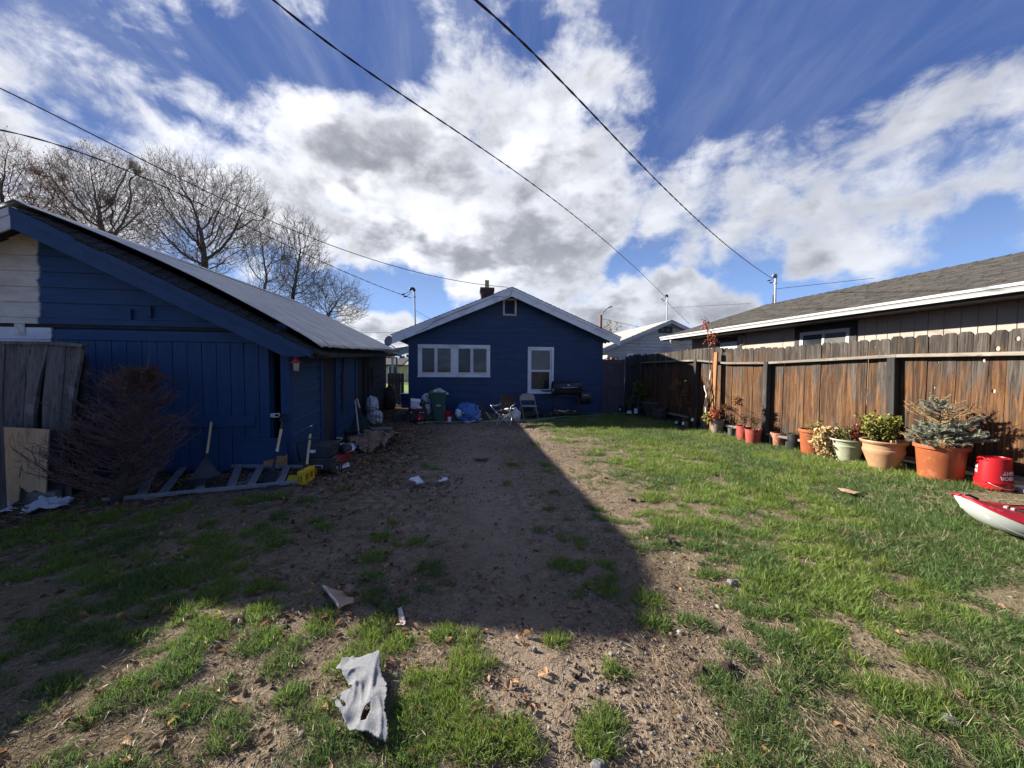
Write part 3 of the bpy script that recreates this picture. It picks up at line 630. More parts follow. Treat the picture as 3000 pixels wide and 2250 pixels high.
def build_ground():
    def axis(parts):
        out = []
        for a, b, s_ in parts: out.extend(np.arange(a, b - 1e-6, s_))
        return np.array(out + [parts[-1][1]])
    xs = axis([(-900, -100, 100), (-100, -20, 10), (-20, -8, 1.5), (-8, -5, .15), (-5, -2.6, .06), (-2.6, 3.2, .034), (3.2, 6.5, .07), (6.5, 20, 1.35), (20, 100, 10), (100, 900, 100)])
    ys = axis([(-900, -100, 100), (-100, -10, 10), (-10, 0, 1), (0, .8, .1), (.8, 3.6, .028), (3.6, 6, .05), (6, 9, .08), (9, 14.5, .16), (14.5, 30, 1.5), (30, 100, 10), (100, 900, 100)])
    X, Y = np.meshgrid(xs, ys); Z = hgt(X, Y) + terr(X, Y)
    d, path, leafy = cover(X, Y); d2 = np.maximum(d, .8 * tuftmask(X, Y)); Z = Z + .012 * d2 * (fbm(X * 3, Y * 3, 2)) - .010 * path
    far = (np.abs(X) > 9) | (Y > 16) | (Y < -4); Z = np.where(far, -.02, Z)
    nx, ny = len(xs), len(ys); V = np.stack([X, Y, Z], -1).reshape(-1, 3)
    i = (np.arange(ny - 1)[:, None] * nx + np.arange(nx - 1)[None, :]).ravel()
    F = np.stack([i, i + 1, i + 1 + nx, i + nx], 1)
    o = fast_mesh('ground', V, F, MT['dirt'], smooth=True); o['kind'] = 'structure'
    ca = o.data.color_attributes.new('cover', 'FLOAT_COLOR', 'POINT')
    C = np.stack([d2, path, leafy, np.ones_like(d)], -1).reshape(-1).astype(np.float32); ca.data.foreach_set('color', C)
    return o
build_ground()

# ------------------------------------------------------------------ pieces shared by the buildings
def lap(mb, P, z0, z1, s0b, s1b, s0t, s1t, tb=.024, tt=.010, back=0.0):
    mb.hexa([P(s0b, tb, z0), P(s1b, tb, z0), P(s1b, back, z0), P(s0b, back, z0), P(s0t, tt, z1), P(s1t, tt, z1), P(s1t, back, z1), P(s0t, back, z1)]); return mb
def rectframe(mb, P, s0, s1, z0, z1, w, d0, d1, wb=None):
    wb = w if wb is None else wb
    def bx(a, b, c, e): mb.hexa([P(a, d1, c), P(b, d1, c), P(b, d0, c), P(a, d0, c), P(a, d1, e), P(b, d1, e), P(b, d0, e), P(a, d0, e)])
    bx(s0, s0 + w, z0, z1); bx(s1 - w, s1, z0, z1); bx(s0 + w, s1 - w, z1 - w, z1); bx(s0 + w, s1 - w, z0, z0 + wb); return mb
def pbox(mb, P, s0, s1, d0, d1, z0, z1):
    return mb.hexa([P(s0, d1, z0), P(s1, d1, z0), P(s1, d0, z0), P(s0, d0, z0), P(s0, d1, z1), P(s1, d1, z1), P(s1, d0, z1), P(s0, d0, z1)])

# ------------------------------------------------------------------ the navy shed
def build_shed():
    T = thing('shed', SH.w(0, 0, 0), 'weathered navy blue wooden shed with corrugated metal roof and a strip left white', 'shed')
    ZT, KT = 1.59, .5006                    # deck line z = ZT - KT * (a - .427)
    deck = lambda a: ZT - KT * (a - .427)
    AP = -2.70; AL = 2 * AP                 # ridge, left end
    splitA = tuple(SH.A); posW = -2.748     # boards left of this line were never painted navy
    Aloc = -2.748
    navyg = mat_paint('navy_shed_paint', NAVY_LIFT, NAVY_LIFT2, wornamt=.06, stretch=(4, 4, 14), grain=(60, 60, 90), rough=.62)
    navyv = mat_paint('navy_shed_door_paint', NAVY_LIFT, NAVY_LIFT2, wornamt=.035, stretch=(14, 14, 3), grain=(90, 90, 30), rough=.62)
    navysplit = mat_paint('navy_and_white_shed_paint', NAVY_LIFT, NAVY_LIFT2, wornamt=.06, stretch=(4, 4, 14), grain=(60, 60, 90), rough=.62, split=(splitA, Aloc, (.52, .50, .46)))
    whitelow = mat_paint('navy_and_white_lower_paint', NAVY_LIFT, NAVY_LIFT2, wornamt=.03, stretch=(4, 4, 14), rough=.62, split=(splitA, -2.63, (.58, .60, .66)))
    natural = MT['darkboard']
    P = lambda a, d, z: SH.w(a, -d, z)
    # gable boards
    z = 1.96
    while z < 3.3:
        z1 = min(z + .185, 3.10)
        ab = min(.05, .427 - (z + .10 - ZT) / KT); at = min(.05, .427 - (z1 + .10 - ZT) / KT)
        lb = 2 * AP - ab; lt = 2 * AP - at
        if ab - lb < .1: break
        if at < AP: at = lt = AP
        mb = MB(); lap(mb, P, z, z1 - .012, lb, ab, lt, at, .026, .012)
        pbox(mb, P, max(lb, lt), min(ab, at), 0, .006, z1 - .012, z1)
        mb.build('siding_board', navysplit, T); z = z1
        if z1 >= 3.09: break
    # backing walls so that the inside stays dark
    mb = MB(); poly = [(AL - .05, -.1), (.0, -.1), (.0, 1.62), (AP, 3.02), (AL, 1.62)]
    holes = [[SH.w(-.205, .12, .42), SH.w(-.095, .12, .42), SH.w(-.095, .12, 1.72), SH.w(-.205, .12, 1.72)]]
    mb.prism([SH.w(a, .12, z) for a, z in poly], SH.B * -.10, [holes[0]]).build('front_wall', navyg, T)
    mb = MB(); mb.prism([SH.w(a, 8.2, z - .3) for a, z in poly], SH.B * .06).build('back_wall', natural, T)
    mb = MB().fbox(SH, AL, AL + .06, .1, 8.2, -.3, 1.6); mb.build('left_wall', natural, T)
    # door track / header
    mb = MB(); pbox(mb, P, AL, .0, .0, .055, 1.885, 1.955); mb.build('door_track', navysplit, T)
    mb = MB(); pbox(mb, P, AL, .0, .0, .030, 1.845, 1.885); mb.build('header_board', MT['darkboard'], T)
    # left-hand white panel with the hinge strap
    mb = MB(); pbox(mb, P, -4.6, -2.63, .0, .035, 1.70, 1.84); mb.build('top_rail', whitelow, T)
    mb = MB(); pbox(mb, P, -4.6, -2.65, .0, .022, .02, 1.697); mb.build('side_panel', whitelow, T)
    h0 = SH.hitB(50, 940, -.03); mb = MB(); pbox(mb, P, h0[0] - .02, h0[0] + .085, .036, .046, h0[1] - .165, h0[1] + .02)
    for dz in (-.03, -.13): mb.lathe(SH.w(h0[0] + .03, -.046, h0[1] + dz), [(.013, 0), (.010, .008), (0, .009)], 8, -SH.B)
    bevel(mb.build('strap_hinge', mat('white_hinge', (.55, .54, .52), (.4, .38, .35), 20, .6, .2), T), .003)
    # the plank door
    dl, dr, dt, db = -2.60, -.215, 1.825, .03
    mb = MB(); pbox(mb, P, dl, dr, .020, .040, db, dt - .01); mb.build('door_backing', navyv, T)
    xs_ = [dl]; a = SH.hitB(235, 1100, -.06)[0]
    marks = [SH.hitB(u, 1100, -.06)[0] for u in (235, 282, 328, 372, 417, 461, 506, 549, 592, 635, 676, 715, 758)]
    edges = [dl] + marks + [dr]
    for i in range(len(edges) - 1):
        e0, e1 = edges[i] + .0035, edges[i + 1] - .0035; dd = random.uniform(.056, .062)
        o = pbox(MB(), P, e0, e1, .041, dd, db + random.uniform(-.01, .02), dt - .13 if i < len(edges) - 2 else dt - .02).build('door_plank', navyv, T); bevel(o, .003, 1)
    bevel(pbox(MB(), P, dl + .05, dr - .07, .041, .072, dt - .128, dt).build('door_rail', navyg, T), .004, 1)
    bevel(pbox(MB(), P, dl + .3, dr - .17, .063, .083, .605, .745).build('door_rail', navyg, T), .004, 1)
    # patched lower panel with bare strand board
    l0, l1 = SH.hitB(705, 1283, -.08)[0], SH.hitB(840, 1283, -.08)[0]
    bevel(pbox(MB(), P, l0, l1, .064, .080, .02, .425).build('patch_panel', navyg, T), .003, 1)
    bevel(pbox(MB(), P, l0 - .02, l0 + .46, .081, .094, .425, .452).build('patch_ledge', navyg, T), .003, 1)
    pts = [(773, 1364), (772, 1352), (790, 1347), (806, 1344), (813, 1337), (822, 1334), (832, 1338), (842, 1329), (842, 1374), (774, 1376)]
    MB().prism([SH.w(*(lambda h: (h[0], -.0815, h[1]))(SH.hitB(u, v, -.0815))) for u, v in pts], SH.B * -.004).build('bare_patch', MT['osb'], T)
    # hasp
    h0 = SH.hitB(792, 1217, -.07); mb = MB(); pbox(mb, P, h0[0], h0[0] + .04, .063, .068, h0[1] - .025, h0[1] + .025); rectframe(mb, P, h0[0] + .04, h0[0] + .115, h0[1] - .028, h0[1] + .028, .014, .064, .069)
    mb.build('hasp', MT['galv'], T)
    # corner post and trim
    bevel(pbox(MB(), P, -.092, .022, -.02, .030, -.05, 1.66).build('corner_board', navyv, T), .004, 1)
    bevel(MB().fbox(SH, .001, .030, .0, .055, -.05, 1.63).build('corner_board', navyv, T), .004, 1)
    # little brackets left on the gable
    for (u, v, w_) in ((372, 938, .10), (437, 930, .05)):
        h = SH.hitB(u, v, -.05); MB().prism([SH.w(h[0] - w_ * .5, -.028, h[1]), SH.w(h[0] + w_ * .5, -.028, h[1]), SH.w(h[0] + w_ * .5, -.028, h[1] + .14), SH.w(h[0] + w_ * .1, -.028, h[1] + .14)], SH.B * -.035).build('bracket', navyg, T)
    # side wall
    Q = lambda s_, d, z: SH.w(d, s_, z)
    def siding(s0, s1, z0, z1, mt_, st=.186, name='siding_board'):
        z = z0
        while z < z1 - .03:
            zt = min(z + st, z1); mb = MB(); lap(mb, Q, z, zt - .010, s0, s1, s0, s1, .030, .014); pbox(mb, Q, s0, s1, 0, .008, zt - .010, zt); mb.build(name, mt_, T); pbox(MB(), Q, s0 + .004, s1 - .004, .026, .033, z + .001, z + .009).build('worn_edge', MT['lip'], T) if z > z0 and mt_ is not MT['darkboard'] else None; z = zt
    siding(.056, 1.20, -.10, 1.62, mat_paint('navy_side_paint', NAVY_LIFT, NAVY_LIFT2, wornamt=.045, stretch=(14, 3, 4), grain=(60, 60, 90), rough=.62))
    bevel(MB().fbox(SH, .0, .045, 1.20, 1.33, -.12, 1.62).build('door_jamb', navyv, T), .004, 1)
    # first doorway: recessed door leaf
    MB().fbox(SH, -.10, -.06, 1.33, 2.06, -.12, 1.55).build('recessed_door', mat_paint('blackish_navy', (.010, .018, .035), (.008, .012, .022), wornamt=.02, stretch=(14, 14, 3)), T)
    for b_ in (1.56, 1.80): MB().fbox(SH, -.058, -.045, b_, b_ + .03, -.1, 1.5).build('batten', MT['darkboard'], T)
    MB().fbox(SH, -.02, .03, 1.33, 2.06, 1.50, 1.60).build('lintel', navyg, T)
    bevel(MB().fbox(SH, .0, .050, 2.06, 2.17, -.12, 1.62).build('door_jamb', navyv, T), .004, 1)
    siding(2.17, 3.60, -.12, 1.60, mat_paint('navy_side_paint_far', NAVY_LIFT, NAVY_LIFT2, wornamt=.04, stretch=(14, 3, 4), grain=(60, 60, 90), rough=.62))
    MB().fbox(SH, .031, .046, 2.62, 3.52, .42, 1.56).build('cover_panel', navyv, T)
    MB().fbox(SH, .031, .055, 2.50, 2.60, .40, 1.22).build('batten', MT['darkboard'], T)
    bevel(MB().fbox(SH, .0, .060, 3.60, 3.74, -.15, 1.62).build('door_jamb', navyv, T), .004, 1)
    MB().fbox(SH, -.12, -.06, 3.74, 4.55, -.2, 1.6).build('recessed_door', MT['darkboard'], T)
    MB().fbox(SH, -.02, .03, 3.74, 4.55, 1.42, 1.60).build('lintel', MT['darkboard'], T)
    MB().fbox(SH, .0, .07, 4.55, 4.68, -.2, 1.62).build('door_jamb', MT['darkboard'], T)
    siding(4.68, 8.24, -.35, 1.60, MT['darkboard'], .16)
    MB().fbox(SH, .031, .055, 5.6, 5.72, .7, 1.2).build('batten', MT['post'], T)
    MB().fbox(SH, .031, .055, 5.05, 5.17, .2, 1.5).build('batten', MT['post'], T)
    MB().fbox(SH, -.04, .0, -.01, 8.24, -.4, 1.62).build('wall_sheathing', MT['darkboard'], T)   # inner face of the side wall
    # roof deck and old shingles under the metal
    def slab(a0, a1, b0, b1, off, th, name, mt_, line=deck):
        z0, z1 = line(a0) + off, line(a1) + off
        return MB().hexa([SH.w(a0, b0, z0 - th), SH.w(a1, b0, z1 - th), SH.w(a1, b1, z1 - th), SH.w(a0, b1, z0 - th), SH.w(a0, b0, z0), SH.w(a1, b0, z1), SH.w(a1, b1, z1), SH.w(a0, b1, z0)]).build(name, mt_, T)
    slab(AP, .40, -.31, 8.3, -.03, .06, 'roof_deck', MT['post'])
    lf = lambda a: deck(2 * AP - a)
    slab(AL - .4, AP, -.31, 8.3, -.03, .06, 'roof_deck', MT['post'], lf)
    ARCH = lambda t: .115 * np.sin(np.clip(t / 3.27, 0, 1) * math.pi) ** .8
    # ragged shingle courses exposed at the rake
    for k in range(26):
        a0 = AP + k * .121; a1 = a0 + .155; j = random.uniform(.0, .05); h0, h1 = float(ARCH(a0 + 2.79)) * .85 - .004, float(ARCH(a1 + 2.79)) * .85
        MB().hexa([SH.w(a0, -.37 + j, deck(a0) - .028), SH.w(a1, -.37 + j, deck(a1) - .018), SH.w(a1, 0.4, deck(a1) - .018), SH.w(a0, .4, deck(a0) - .028), SH.w(a0, -.37 + j, deck(a0) + .004), SH.w(a1, -.37 + j, deck(a1) + .020), SH.w(a1, -.19 + j, deck(a1) + .020 + h1), SH.w(a0, -.19 + j, deck(a0) + .004 + h0)]).build('shingle', MT['shingleedge'], T)
    # metal roof (corrugated sheets)
    mline = lambda a: 1.663 - .487 * (a - .48)
    def sheetroof(side):
        nb = 1100; na = 20; b = np.linspace(-.20, 8.2, nb); a = np.linspace(-2.79, .48, na) if side > 0 else np.linspace(-2.79, -6.05, na)
        Bm, Am = np.meshgrid(b, a); zz = 1.663 - .487 * ((Am if side > 0 else (2 * -2.79 - Am)) - .48)
        cor = .014 * np.abs(np.sin(Bm / .152 * math.pi)) ** 3
        seam = ((Bm % .61) < .03) * .006
        zz = zz + cor + seam + .008 * (fbm(Bm * 1.1, Am * .8, 2) - .5) + SH.k * Bm
        zz = zz + ARCH(np.abs(Am + 2.79)) * np.exp(-np.clip(Bm + .2, 0, 9) / 2.5) * (side > 0)
        eav = np.clip((np.abs(Am + 2.79) - 3.15) / .12, 0, 1); rag = .10 * (fbm(Bm * 6.1 + 3, Bm * 0 + 1.5, 2) - .3)
        Am = Am - np.sign(Am + 2.79) * eav * rag; zz = zz - eav * .014 * (vnoise(Bm * 9, Bm * 0) + 0)
        X = SH.O.x + SH.A.x * Am + SH.B.x * Bm; Y = SH.O.y + SH.A.y * Am + SH.B.y * Bm
        V = np.stack([X, Y, zz], -1).reshape(-1, 3); i = (np.arange(na - 1)[:, None] * nb + np.arange(nb - 1)[None, :]).ravel()
        F = np.stack([i, i + nb, i + nb + 1, i + 1], 1)
        if side < 0: F = F[:, ::-1]
        o = fast_mesh('metal_roof', V, F, MT['metalroof'], T); s_ = o.modifiers.new('thickness', 'SOLIDIFY'); s_.thickness = .003; return o
    sheetroof(1); sheetroof(-1)
    mb = MB()
    for s_ in (1, -1): mb.hexa([SH.w(-2.79, -.215, 3.262 + .02), SH.w(-2.79 + s_ * .16, -.215, 3.205), SH.w(-2.79 + s_ * .16, 8.25, 3.205), SH.w(-2.79, 8.25, 3.282), SH.w(-2.79, -.215, 3.288), SH.w(-2.79 + s_ * .16, -.215, 3.212), SH.w(-2.79 + s_ * .16, 8.25, 3.212), SH.w(-2.79, 8.25, 3.288)])
    mb.build('ridge_cap', MT['metalroof'], T)
    # rake boards
    def rake(a0, a1, f, top, bot, d0, d1, mt_, tail=False, s_=1):
        pts = [(a0, f(a0) - top), (a1, f(a1) - top), (a1 - s_ * (.19 if tail else 0), f(a1) - .02 - (bot * .62 if tail else bot) + (0.02 if not tail else 0)), (a0, f(a0) - bot)]
        if tail: pts = [(a0, f(a0) - top), (a1, f(a1) - top), (a1 - s_ * .02, f(a1) - .04), (a1 - s_ * .2, f(a1 - s_ * .2) - bot * .72), (a1 - s_ * .36, f(a1 - s_ * .36) - bot), (a0, f(a0) - bot)]
        mb = MB(); mb.prism([SH.w(a, -d0, z) for a, z in pts], SH.B * -(d1 - d0)); return mb.build('rake_board', mt_, T)
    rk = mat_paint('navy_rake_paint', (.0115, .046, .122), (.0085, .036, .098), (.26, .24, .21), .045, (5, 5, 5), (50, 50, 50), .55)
    rake(AP, .427, deck, .0, .235, .33, .352, rk, True); rake(AP, .40, deck, .004, .085, .353, .366, rk)
    wk = mat_paint('peeling_white_rake_paint', (.50, .50, .52), (.40, .40, .42), (.09, .08, .07), .12, (5, 5, 5), (50, 50, 50), .6)
    rake(AP - .004, AL - .43, lf, .0, .235, .33, .352, wk, True, -1); rake(AP - .004, AL - .40, lf, .004, .085, .353, .366, wk, False, -1)
    # side eave: rafter tails and a rough fascia
    b = .3
    while b < 8.2:
        MB().bar(SH.w(.0, b, 1.735 - .02), SH.w(.40, b, deck(.40) - .075), .07, .04, (0, 0, 1)).build('rafter_tail', MT['post'], T); b += .6
    # paint-worn sliver on the rake edge
    return T
SHED = build_shed()
# ------------------------------------------------------------------ the blue house
def pane_window(parent, fr, b0, s0, s1, z0, z1, trim, sashes, trimmat, gl, name='window', deep=.0, P=None, sill=True):
    """trimmed window: frame, sash rails, panes.  sashes = list of (s0, s1, z0, z1, glass)"""
    P = P or (lambda a, d, z: fr.w(a, b0 - d, z))
    mb = MB(); rectframe(mb, P, s0, s1, z0, z1, trim, .0, .046); f = bevel(mb.build(name, trimmat, parent), .005, 2)
    if sill: bevel(pbox(MB(), P, s0 - .015, s1 + .015, .046, .066, z0 - .012, z0 + .018).build('sill', trimmat, f), .004, 1)
    for (a, b, c, d, g_) in sashes:
        mb = MB(); rectframe(mb, P, a, b, c, d, .036, .014, .040); bevel(mb.build('sash', trimmat, f), .003, 1)
        pbox(MB(), P, a + .034, b - .034, .018, .022, c + .034, d - .034).build('pane', g_, f)
    return f

def build_house():
    T = thing('house', HF.w(0, 0, 0), 'small navy blue house with white gable boards and a brick chimney', 'house')
    W = 5.88; AR = -2.90; ov = .45
    zr = 3.735; tl = -6.27; tr = .385; ze = 2.315; sl_ = (zr - ze) / (AR - tl)
    top = lambda a: zr - sl_ * abs(a - AR)
    P = lambda a, d, z: HF.w(a, -d, z)
    # windows (left pair, right one) and vent set positions first
    wl = (HF.hitB(1224, 1057, -.04)[0], HF.hitB(1436, 1057, -.04)[0], HF.hitB(1330, 1104, -.04)[1], HF.hitB(1330, 1009.7, -.04)[1])
    wr = (HF.hitB(1546.3, 1080, -.04)[0], HF.hitB(1622.5, 1080, -.04)[0], HF.hitB(1585, 1152.3, -.04)[1], HF.hitB(1585, 1016.5, -.04)[1])
    # lap boards, cut to the gable line
    z = -.12; st = .198
    while z < 3.6:
        z1 = z + st
        def span(q):
            h = (zr - .12 - q) / sl_; return max(-W, AR - h), min(0, AR + h)
        l0, r0 = span(z); l1, r1 = span(z1)
        if r0 - l0 < .12: break
        if r1 <= l1: l1 = r1 = AR
        mb = MB(); lap(mb, P, z, z1 - .004, l0, r0, l1, r1, .0105, .006, back=-.03); mb.build('lap_board', MT['housepaint'], T); z = z1
    poly = [(-W, -.15), (0, -.15), (0, top(0) - .14), (AR, zr - .14), (-W, top(-W) - .14)]
    MB().prism([HF.w(a, .03, z) for a, z in poly], HF.B * .10).build('front_wall', MT['housepaint'], T)
    sidepaint = mat_paint('navy_side_wall', stretch=(2, 2, 6))
    MB().fbox(HF, -W, -W + .1, .13, 9.0, -.15, top(-W) - .14).build('left_wall', sidepaint, T)
    MB().fbox(HF, -.1, 0, .13, 9.0, -.15, top(0) - .14).build('right_wall', sidepaint, T)
    MB().prism([HF.w(a, 9.0, z) for a, z in poly], HF.B * .1).build('back_wall', sidepaint, T)
    for s_, a in ((-1, -W), (1, 0)): bevel(pbox(MB(), P, a - (.012 if s_ < 0 else .07), a + (.07 if s_ < 0 else .012), -.02, .016, -.12, top(a) - .16).build('corner_board', MT['housepaint'], T), .004, 1)
    MB().fbox(HF, -W, 0, -.02, .3, -.3, .02).build('foundation', MT['concrete'], T)
    # roof: deck, shingle courses, rake boards
    for s_, ae in ((-1, tl), (1, tr)):
        mb = MB(); z0, z1 = top(AR), top(ae)
        mb.hexa([HF.w(AR, -ov, z0 - .03), HF.w(ae, -ov, z1 - .03), HF.w(ae, 9.4, z1 - .03), HF.w(AR, 9.4, z0 - .03), HF.w(AR, -ov, z0), HF.w(ae, -ov, z1), HF.w(ae, 9.4, z1), HF.w(AR, 9.4, z0)]); mb.build('roof_deck', MT['post'], T)
        n = 26; L_ = abs(ae - AR)
        for k in range(n):
            a0 = AR + s_ * L_ * k / n; a1 = AR + s_ * (L_ * (k + 1) / n + .035); j = random.uniform(0, .012)
            MB().hexa([HF.w(a0, -ov - .03 + j, top(a0) + .002), HF.w(a1, -ov - .03 + j, top(a1) + .004), HF.w(a1, 9.43, top(a1) + .004), HF.w(a0, 9.43, top(a0) + .002), HF.w(a0, -ov - .03 + j, top(a0) + .012), HF.w(a1, -ov - .03 + j, top(a1) + .024), HF.w(a1, 9.43, top(a1) + .024), HF.w(a0, 9.43, top(a0) + .012)]).build('shingle_course', MT['shingleedge'], T)
        # wide barge board and narrow drip board
        def bb(t0, t1, d0, d1, nm):
            pts = [(AR, zr - t0), (ae, ze_ - t0), (ae - s_ * .02, ze_ - t1), (AR, zr - t1)] if False else [(AR, top(AR) - t0), (ae, top(ae) - t0), (ae, top(ae) - t1), (AR, top(AR) - t1)]
            o = MB().prism([HF.w(a, -d0, z) for a, z in pts], HF.B * -(d1 - d0)).build(nm, MT['whitepaint'], T); return bevel(o, .004, 1)
        bb(.03, .255, ov - .022, ov, 'barge_board'); bb(.0, .075, ov + .001, ov + .022, 'drip_board')
        # soffit and eave fascia
        MB().hexa([HF.w(AR, -ov + .0, top(AR) - .055), HF.w(ae, -ov, top(ae) - .055), HF.w(ae, .03, top(ae) - .055), HF.w(AR, .03, top(AR) - .055), HF.w(AR, -ov, top(AR) - .035), HF.w(ae, -ov, top(ae) - .035), HF.w(ae, .03, top(ae) - .035), HF.w(AR, .03, top(AR) - .035)]).build('soffit', sidepaint, T)
        b = .1
        while b < 9:
            MB().bar(HF.w(-W if s_ < 0 else 0, b, top(-W if s_ < 0 else 0) - .12), HF.w(ae, b, top(ae) - .07), .10, .045, (0, 0, 1)).build('rafter_tail', sidepaint, T); b += .6 if b > 2.4 else .3
    # thin cable stapled to the barge boards
    pts = [HF.w(*(lambda h: (h[0], -ov - .006, h[1]))(HF.hitB(u, v, -ov - .006))) for u, v in ((1500, 848), (1499, 860), (1492, 867), (1480, 871), (1452, 868), (1400, 890), (1372, 902), (1340, 914), (1269, 944), (1255, 958), (1236, 966), (1222, 974), (1217, 981))]
    MB().tube(pts, .005, 5).build('stapled_cable', MT['wirecoat'], T)
    # paired slider window
    a0, a1, z0, z1 = wl; mid = (a0 + a1) / 2; q = .155
    x = lambda u: HF.hitB(u, 1057, -.03)[0]; zc = lambda v: HF.hitB(1330, v, -.03)[1]
    sash = []
    for (u0, u1, g_) in ((1233, 1276.5, MT['glass']), (1278, 1324, MT['glass2']), (1339.5, 1381.5, MT['glass']), (1383, 1428.5, MT['glass2'])):
        sash.append((x(u0), x(u1), zc(1094.5), zc(1017.5), g_))
    f = pane_window(T, HF, 0, a0, a1, z0, z1, .085, sash, MT['whitepaint'], None)
    bevel(pbox(MB(), P, x(1324.5), x(1339), .002, .044, z0 + .085, z1 - .085).build('mullion', MT['whitepaint'], f), .004, 1)
    pbox(MB(), P, a0 + .01, a1 - .01, -.02, .012, z0 + .01, z1 - .01).build('window_backing', MT['whitepaint'], f)
    # double-hung window
    a0, a1, z0, z1 = wr; zm = HF.hitB(1585, 1086, -.03)[1]
    f = pane_window(T, HF, 0, a0, a1, z0, z1, .07, [(a0 + .072, a1 - .085, zm - .01, z1 - .07, MT['glassblind']), (a0 + .074, a1 - .10, z0 + .09, zm + .0, MT['glass'])], MT['whitepaint'], None)
    pbox(MB(), P, a0 + .01, a1 - .01, -.02, .012, z0 + .01, z1 - .01).build('window_backing', MT['whitepaint'], f)
    # gable vent with louvres
    v0, v1, vz0, vz1 = HF.hitB(1473.6, 900, -.04)[0], HF.hitB(1513.4, 900, -.04)[0], HF.hitB(1493, 925, -.04)[1], HF.hitB(1493, 874, -.04)[1]
    mb = MB(); rectframe(mb, P, v0, v1, vz0, vz1, .055, .0, .04); f = bevel(mb.build('gable_vent', MT['cream'], T), .004, 1)
    pbox(MB(), P, v0 + .02, v1 - .02, .001, .013, vz0 + .02, vz1 - .02).build('vent_backing', MT['black'], f)
    k = vz0 + .07
    while k < vz1 - .07:
        MB().hexa([P(v0 + .055, .034, k), P(v1 - .055, .034, k), P(v1 - .055, .014, k + .028), P(v0 + .055, .014, k + .028), P(v0 + .055, .034, k + .005), P(v1 - .055, .034, k + .005), P(v1 - .055, .014, k + .033), P(v0 + .055, .014, k + .033)]).build('louvre', MT['housepaint'], f); k += .045
    # chimney laid brick by brick
    bc = 3.4; ac = HF.hitB(1427.5, 860, bc)[0]; zb = 3.0; zt = HF.hitB(1427.5, 843, bc)[1]; w_ = .47
    core = MB().fbox(HF, ac - w_ / 2 + .012, ac + w_ / 2 - .012, bc + .012, bc + w_ - .012, zb, zt - .01).build('chimney', MT['mortar'], T)
    hb = .072; nrow = int((zt - zb) / hb); bm = None
    for r in range(nrow):
        z = zt - (r + 1) * hb; out = .045 if r in (0, 1) else (.02 if r == 2 else 0); ww = w_ / 2 + out; n = 2
        for side in range(4):
            off = .5 * (r % 2)
            L_ = 2 * ww; k = -off
            while k < n:
                s0 = max(k, 0) * L_ / n + .004; s1 = min(k + 1, n) * L_ / n - .004
                if s1 - s0 > .03:
                    if side == 0: c = (ac - ww + s0, ac - ww + s1, bc - out, bc - out + .09)
                    elif side == 1: c = (ac - ww + s0, ac - ww + s1, bc + w_ + out - .09, bc + w_ + out)
                    elif side == 2: c = (ac - ww, ac - ww + .09, bc - out + s0, bc - out + s1)
                    else: c = (ac + ww - .09, ac + ww, bc - out + s0, bc - out + s1)
                    jj = random.uniform(-.003, .003)
                    if side < 2 or (s0 > .05 and s1 < L_ - .05): MB().fbox(HF, c[0] + (jj if side > 1 else 0), c[1] + (jj if side > 1 else 0), c[2] + (jj if side < 2 else 0), c[3] + (jj if side < 2 else 0), z + .004, z + hb - .004).build('brick', MT['brick'], core)
                k += 1
    fz = HF.hitB(1428, 822, bc + .2)[1]; MB().fbox(HF, ac - .085, ac + .075, bc + .12, bc + .30, zt - .02, fz).build('flue_liner', MT['flue'], core)
    MB().fbox(HF, ac - w_ / 2 - .03, ac + w_ / 2 + .03, bc - .03, bc + w_ + .03, zt - .012, zt + .012).build('chimney_crown', MT['mortar'], core)
    return T
HOUSE = build_house()

# ------------------------------------------------------------------ plum gate beside the house, brown gate in the passage
def plank_gate(name, fr, a0, a1, b, z0, z1, n, mt_, label, dog=False, rails=(.5,), stile=.09):
    T = thing(name, fr.w((a0 + a1) / 2, b, z0), label, 'gate'); w_ = (a1 - a0) / n
    for i in range(n):
        p0, p1 = a0 + i * w_ + .003, a0 + (i + 1) * w_ - .003; j = random.uniform(-.004, .004)
        if dog: MB().prism([fr.w(p0, b + j, z0), fr.w(p1, b + j, z0), fr.w(p1, b + j, z1 - .03), fr.w(p1 - .025, b + j, z1), fr.w(p0 + .025, b + j, z1), fr.w(p0, b + j, z1 - .03)], fr.B * .02).build('plank', mt_, T)
        else: bevel(MB().fbox(fr, p0, p1, b + j, b + j + .02, z0, z1 - .02).build('plank', mt_, T), .003, 1)
    for r in rails: bevel(MB().fbox(fr, a0 + stile, a1 - stile, b - .024, b - .005, z0 + r * (z1 - z0) - .05, z0 + r * (z1 - z0) + .05).build('rail', mt_, T), .003, 1)
    if stile > 0:
        for (p0, p1) in ((a0, a0 + stile - .002), (a1 - stile + .002, a1)): bevel(MB().fbox(fr, p0, p1, b - .026, b - .005, z0, z1 - (.04 if dog else 0)).build('stile', mt_, T), .003, 1)
    return T
ga0, ga1 = .02, HF.hitB(1829, 1130, .05)[0]; gz1 = HF.hitB(1790, 1052, .05)[1]
T = plank_gate('wooden_gate', HF, ga0, ga1, .05, -.02, gz1, 4, MT['plum'], 'plum painted wooden gate between navy house and dark fence panel', False, (.94, .52), .10)
p0 = G(1160, 1187); GT2 = Fr(p0, .12); gz = GT2.hitB(1160, 1093, 0)[1]; gw = 46.5 / PXM(p0)
plank_gate('wooden_gate', GT2, -gw / 2, gw / 2, 0, .02, gz, 5, MT['brownpaint'], 'brown dog-eared plank gate in the gap between shed and house', True, (.78,), .0)
tag(MB().tube([GT2.w(-.3, -.25, .03), GT2.w(.12, -.3, .035)], .028, 6).build('white_stick', MT['whitepaint'], None), 'short white painted stick lying before the brown gate', 'stick')

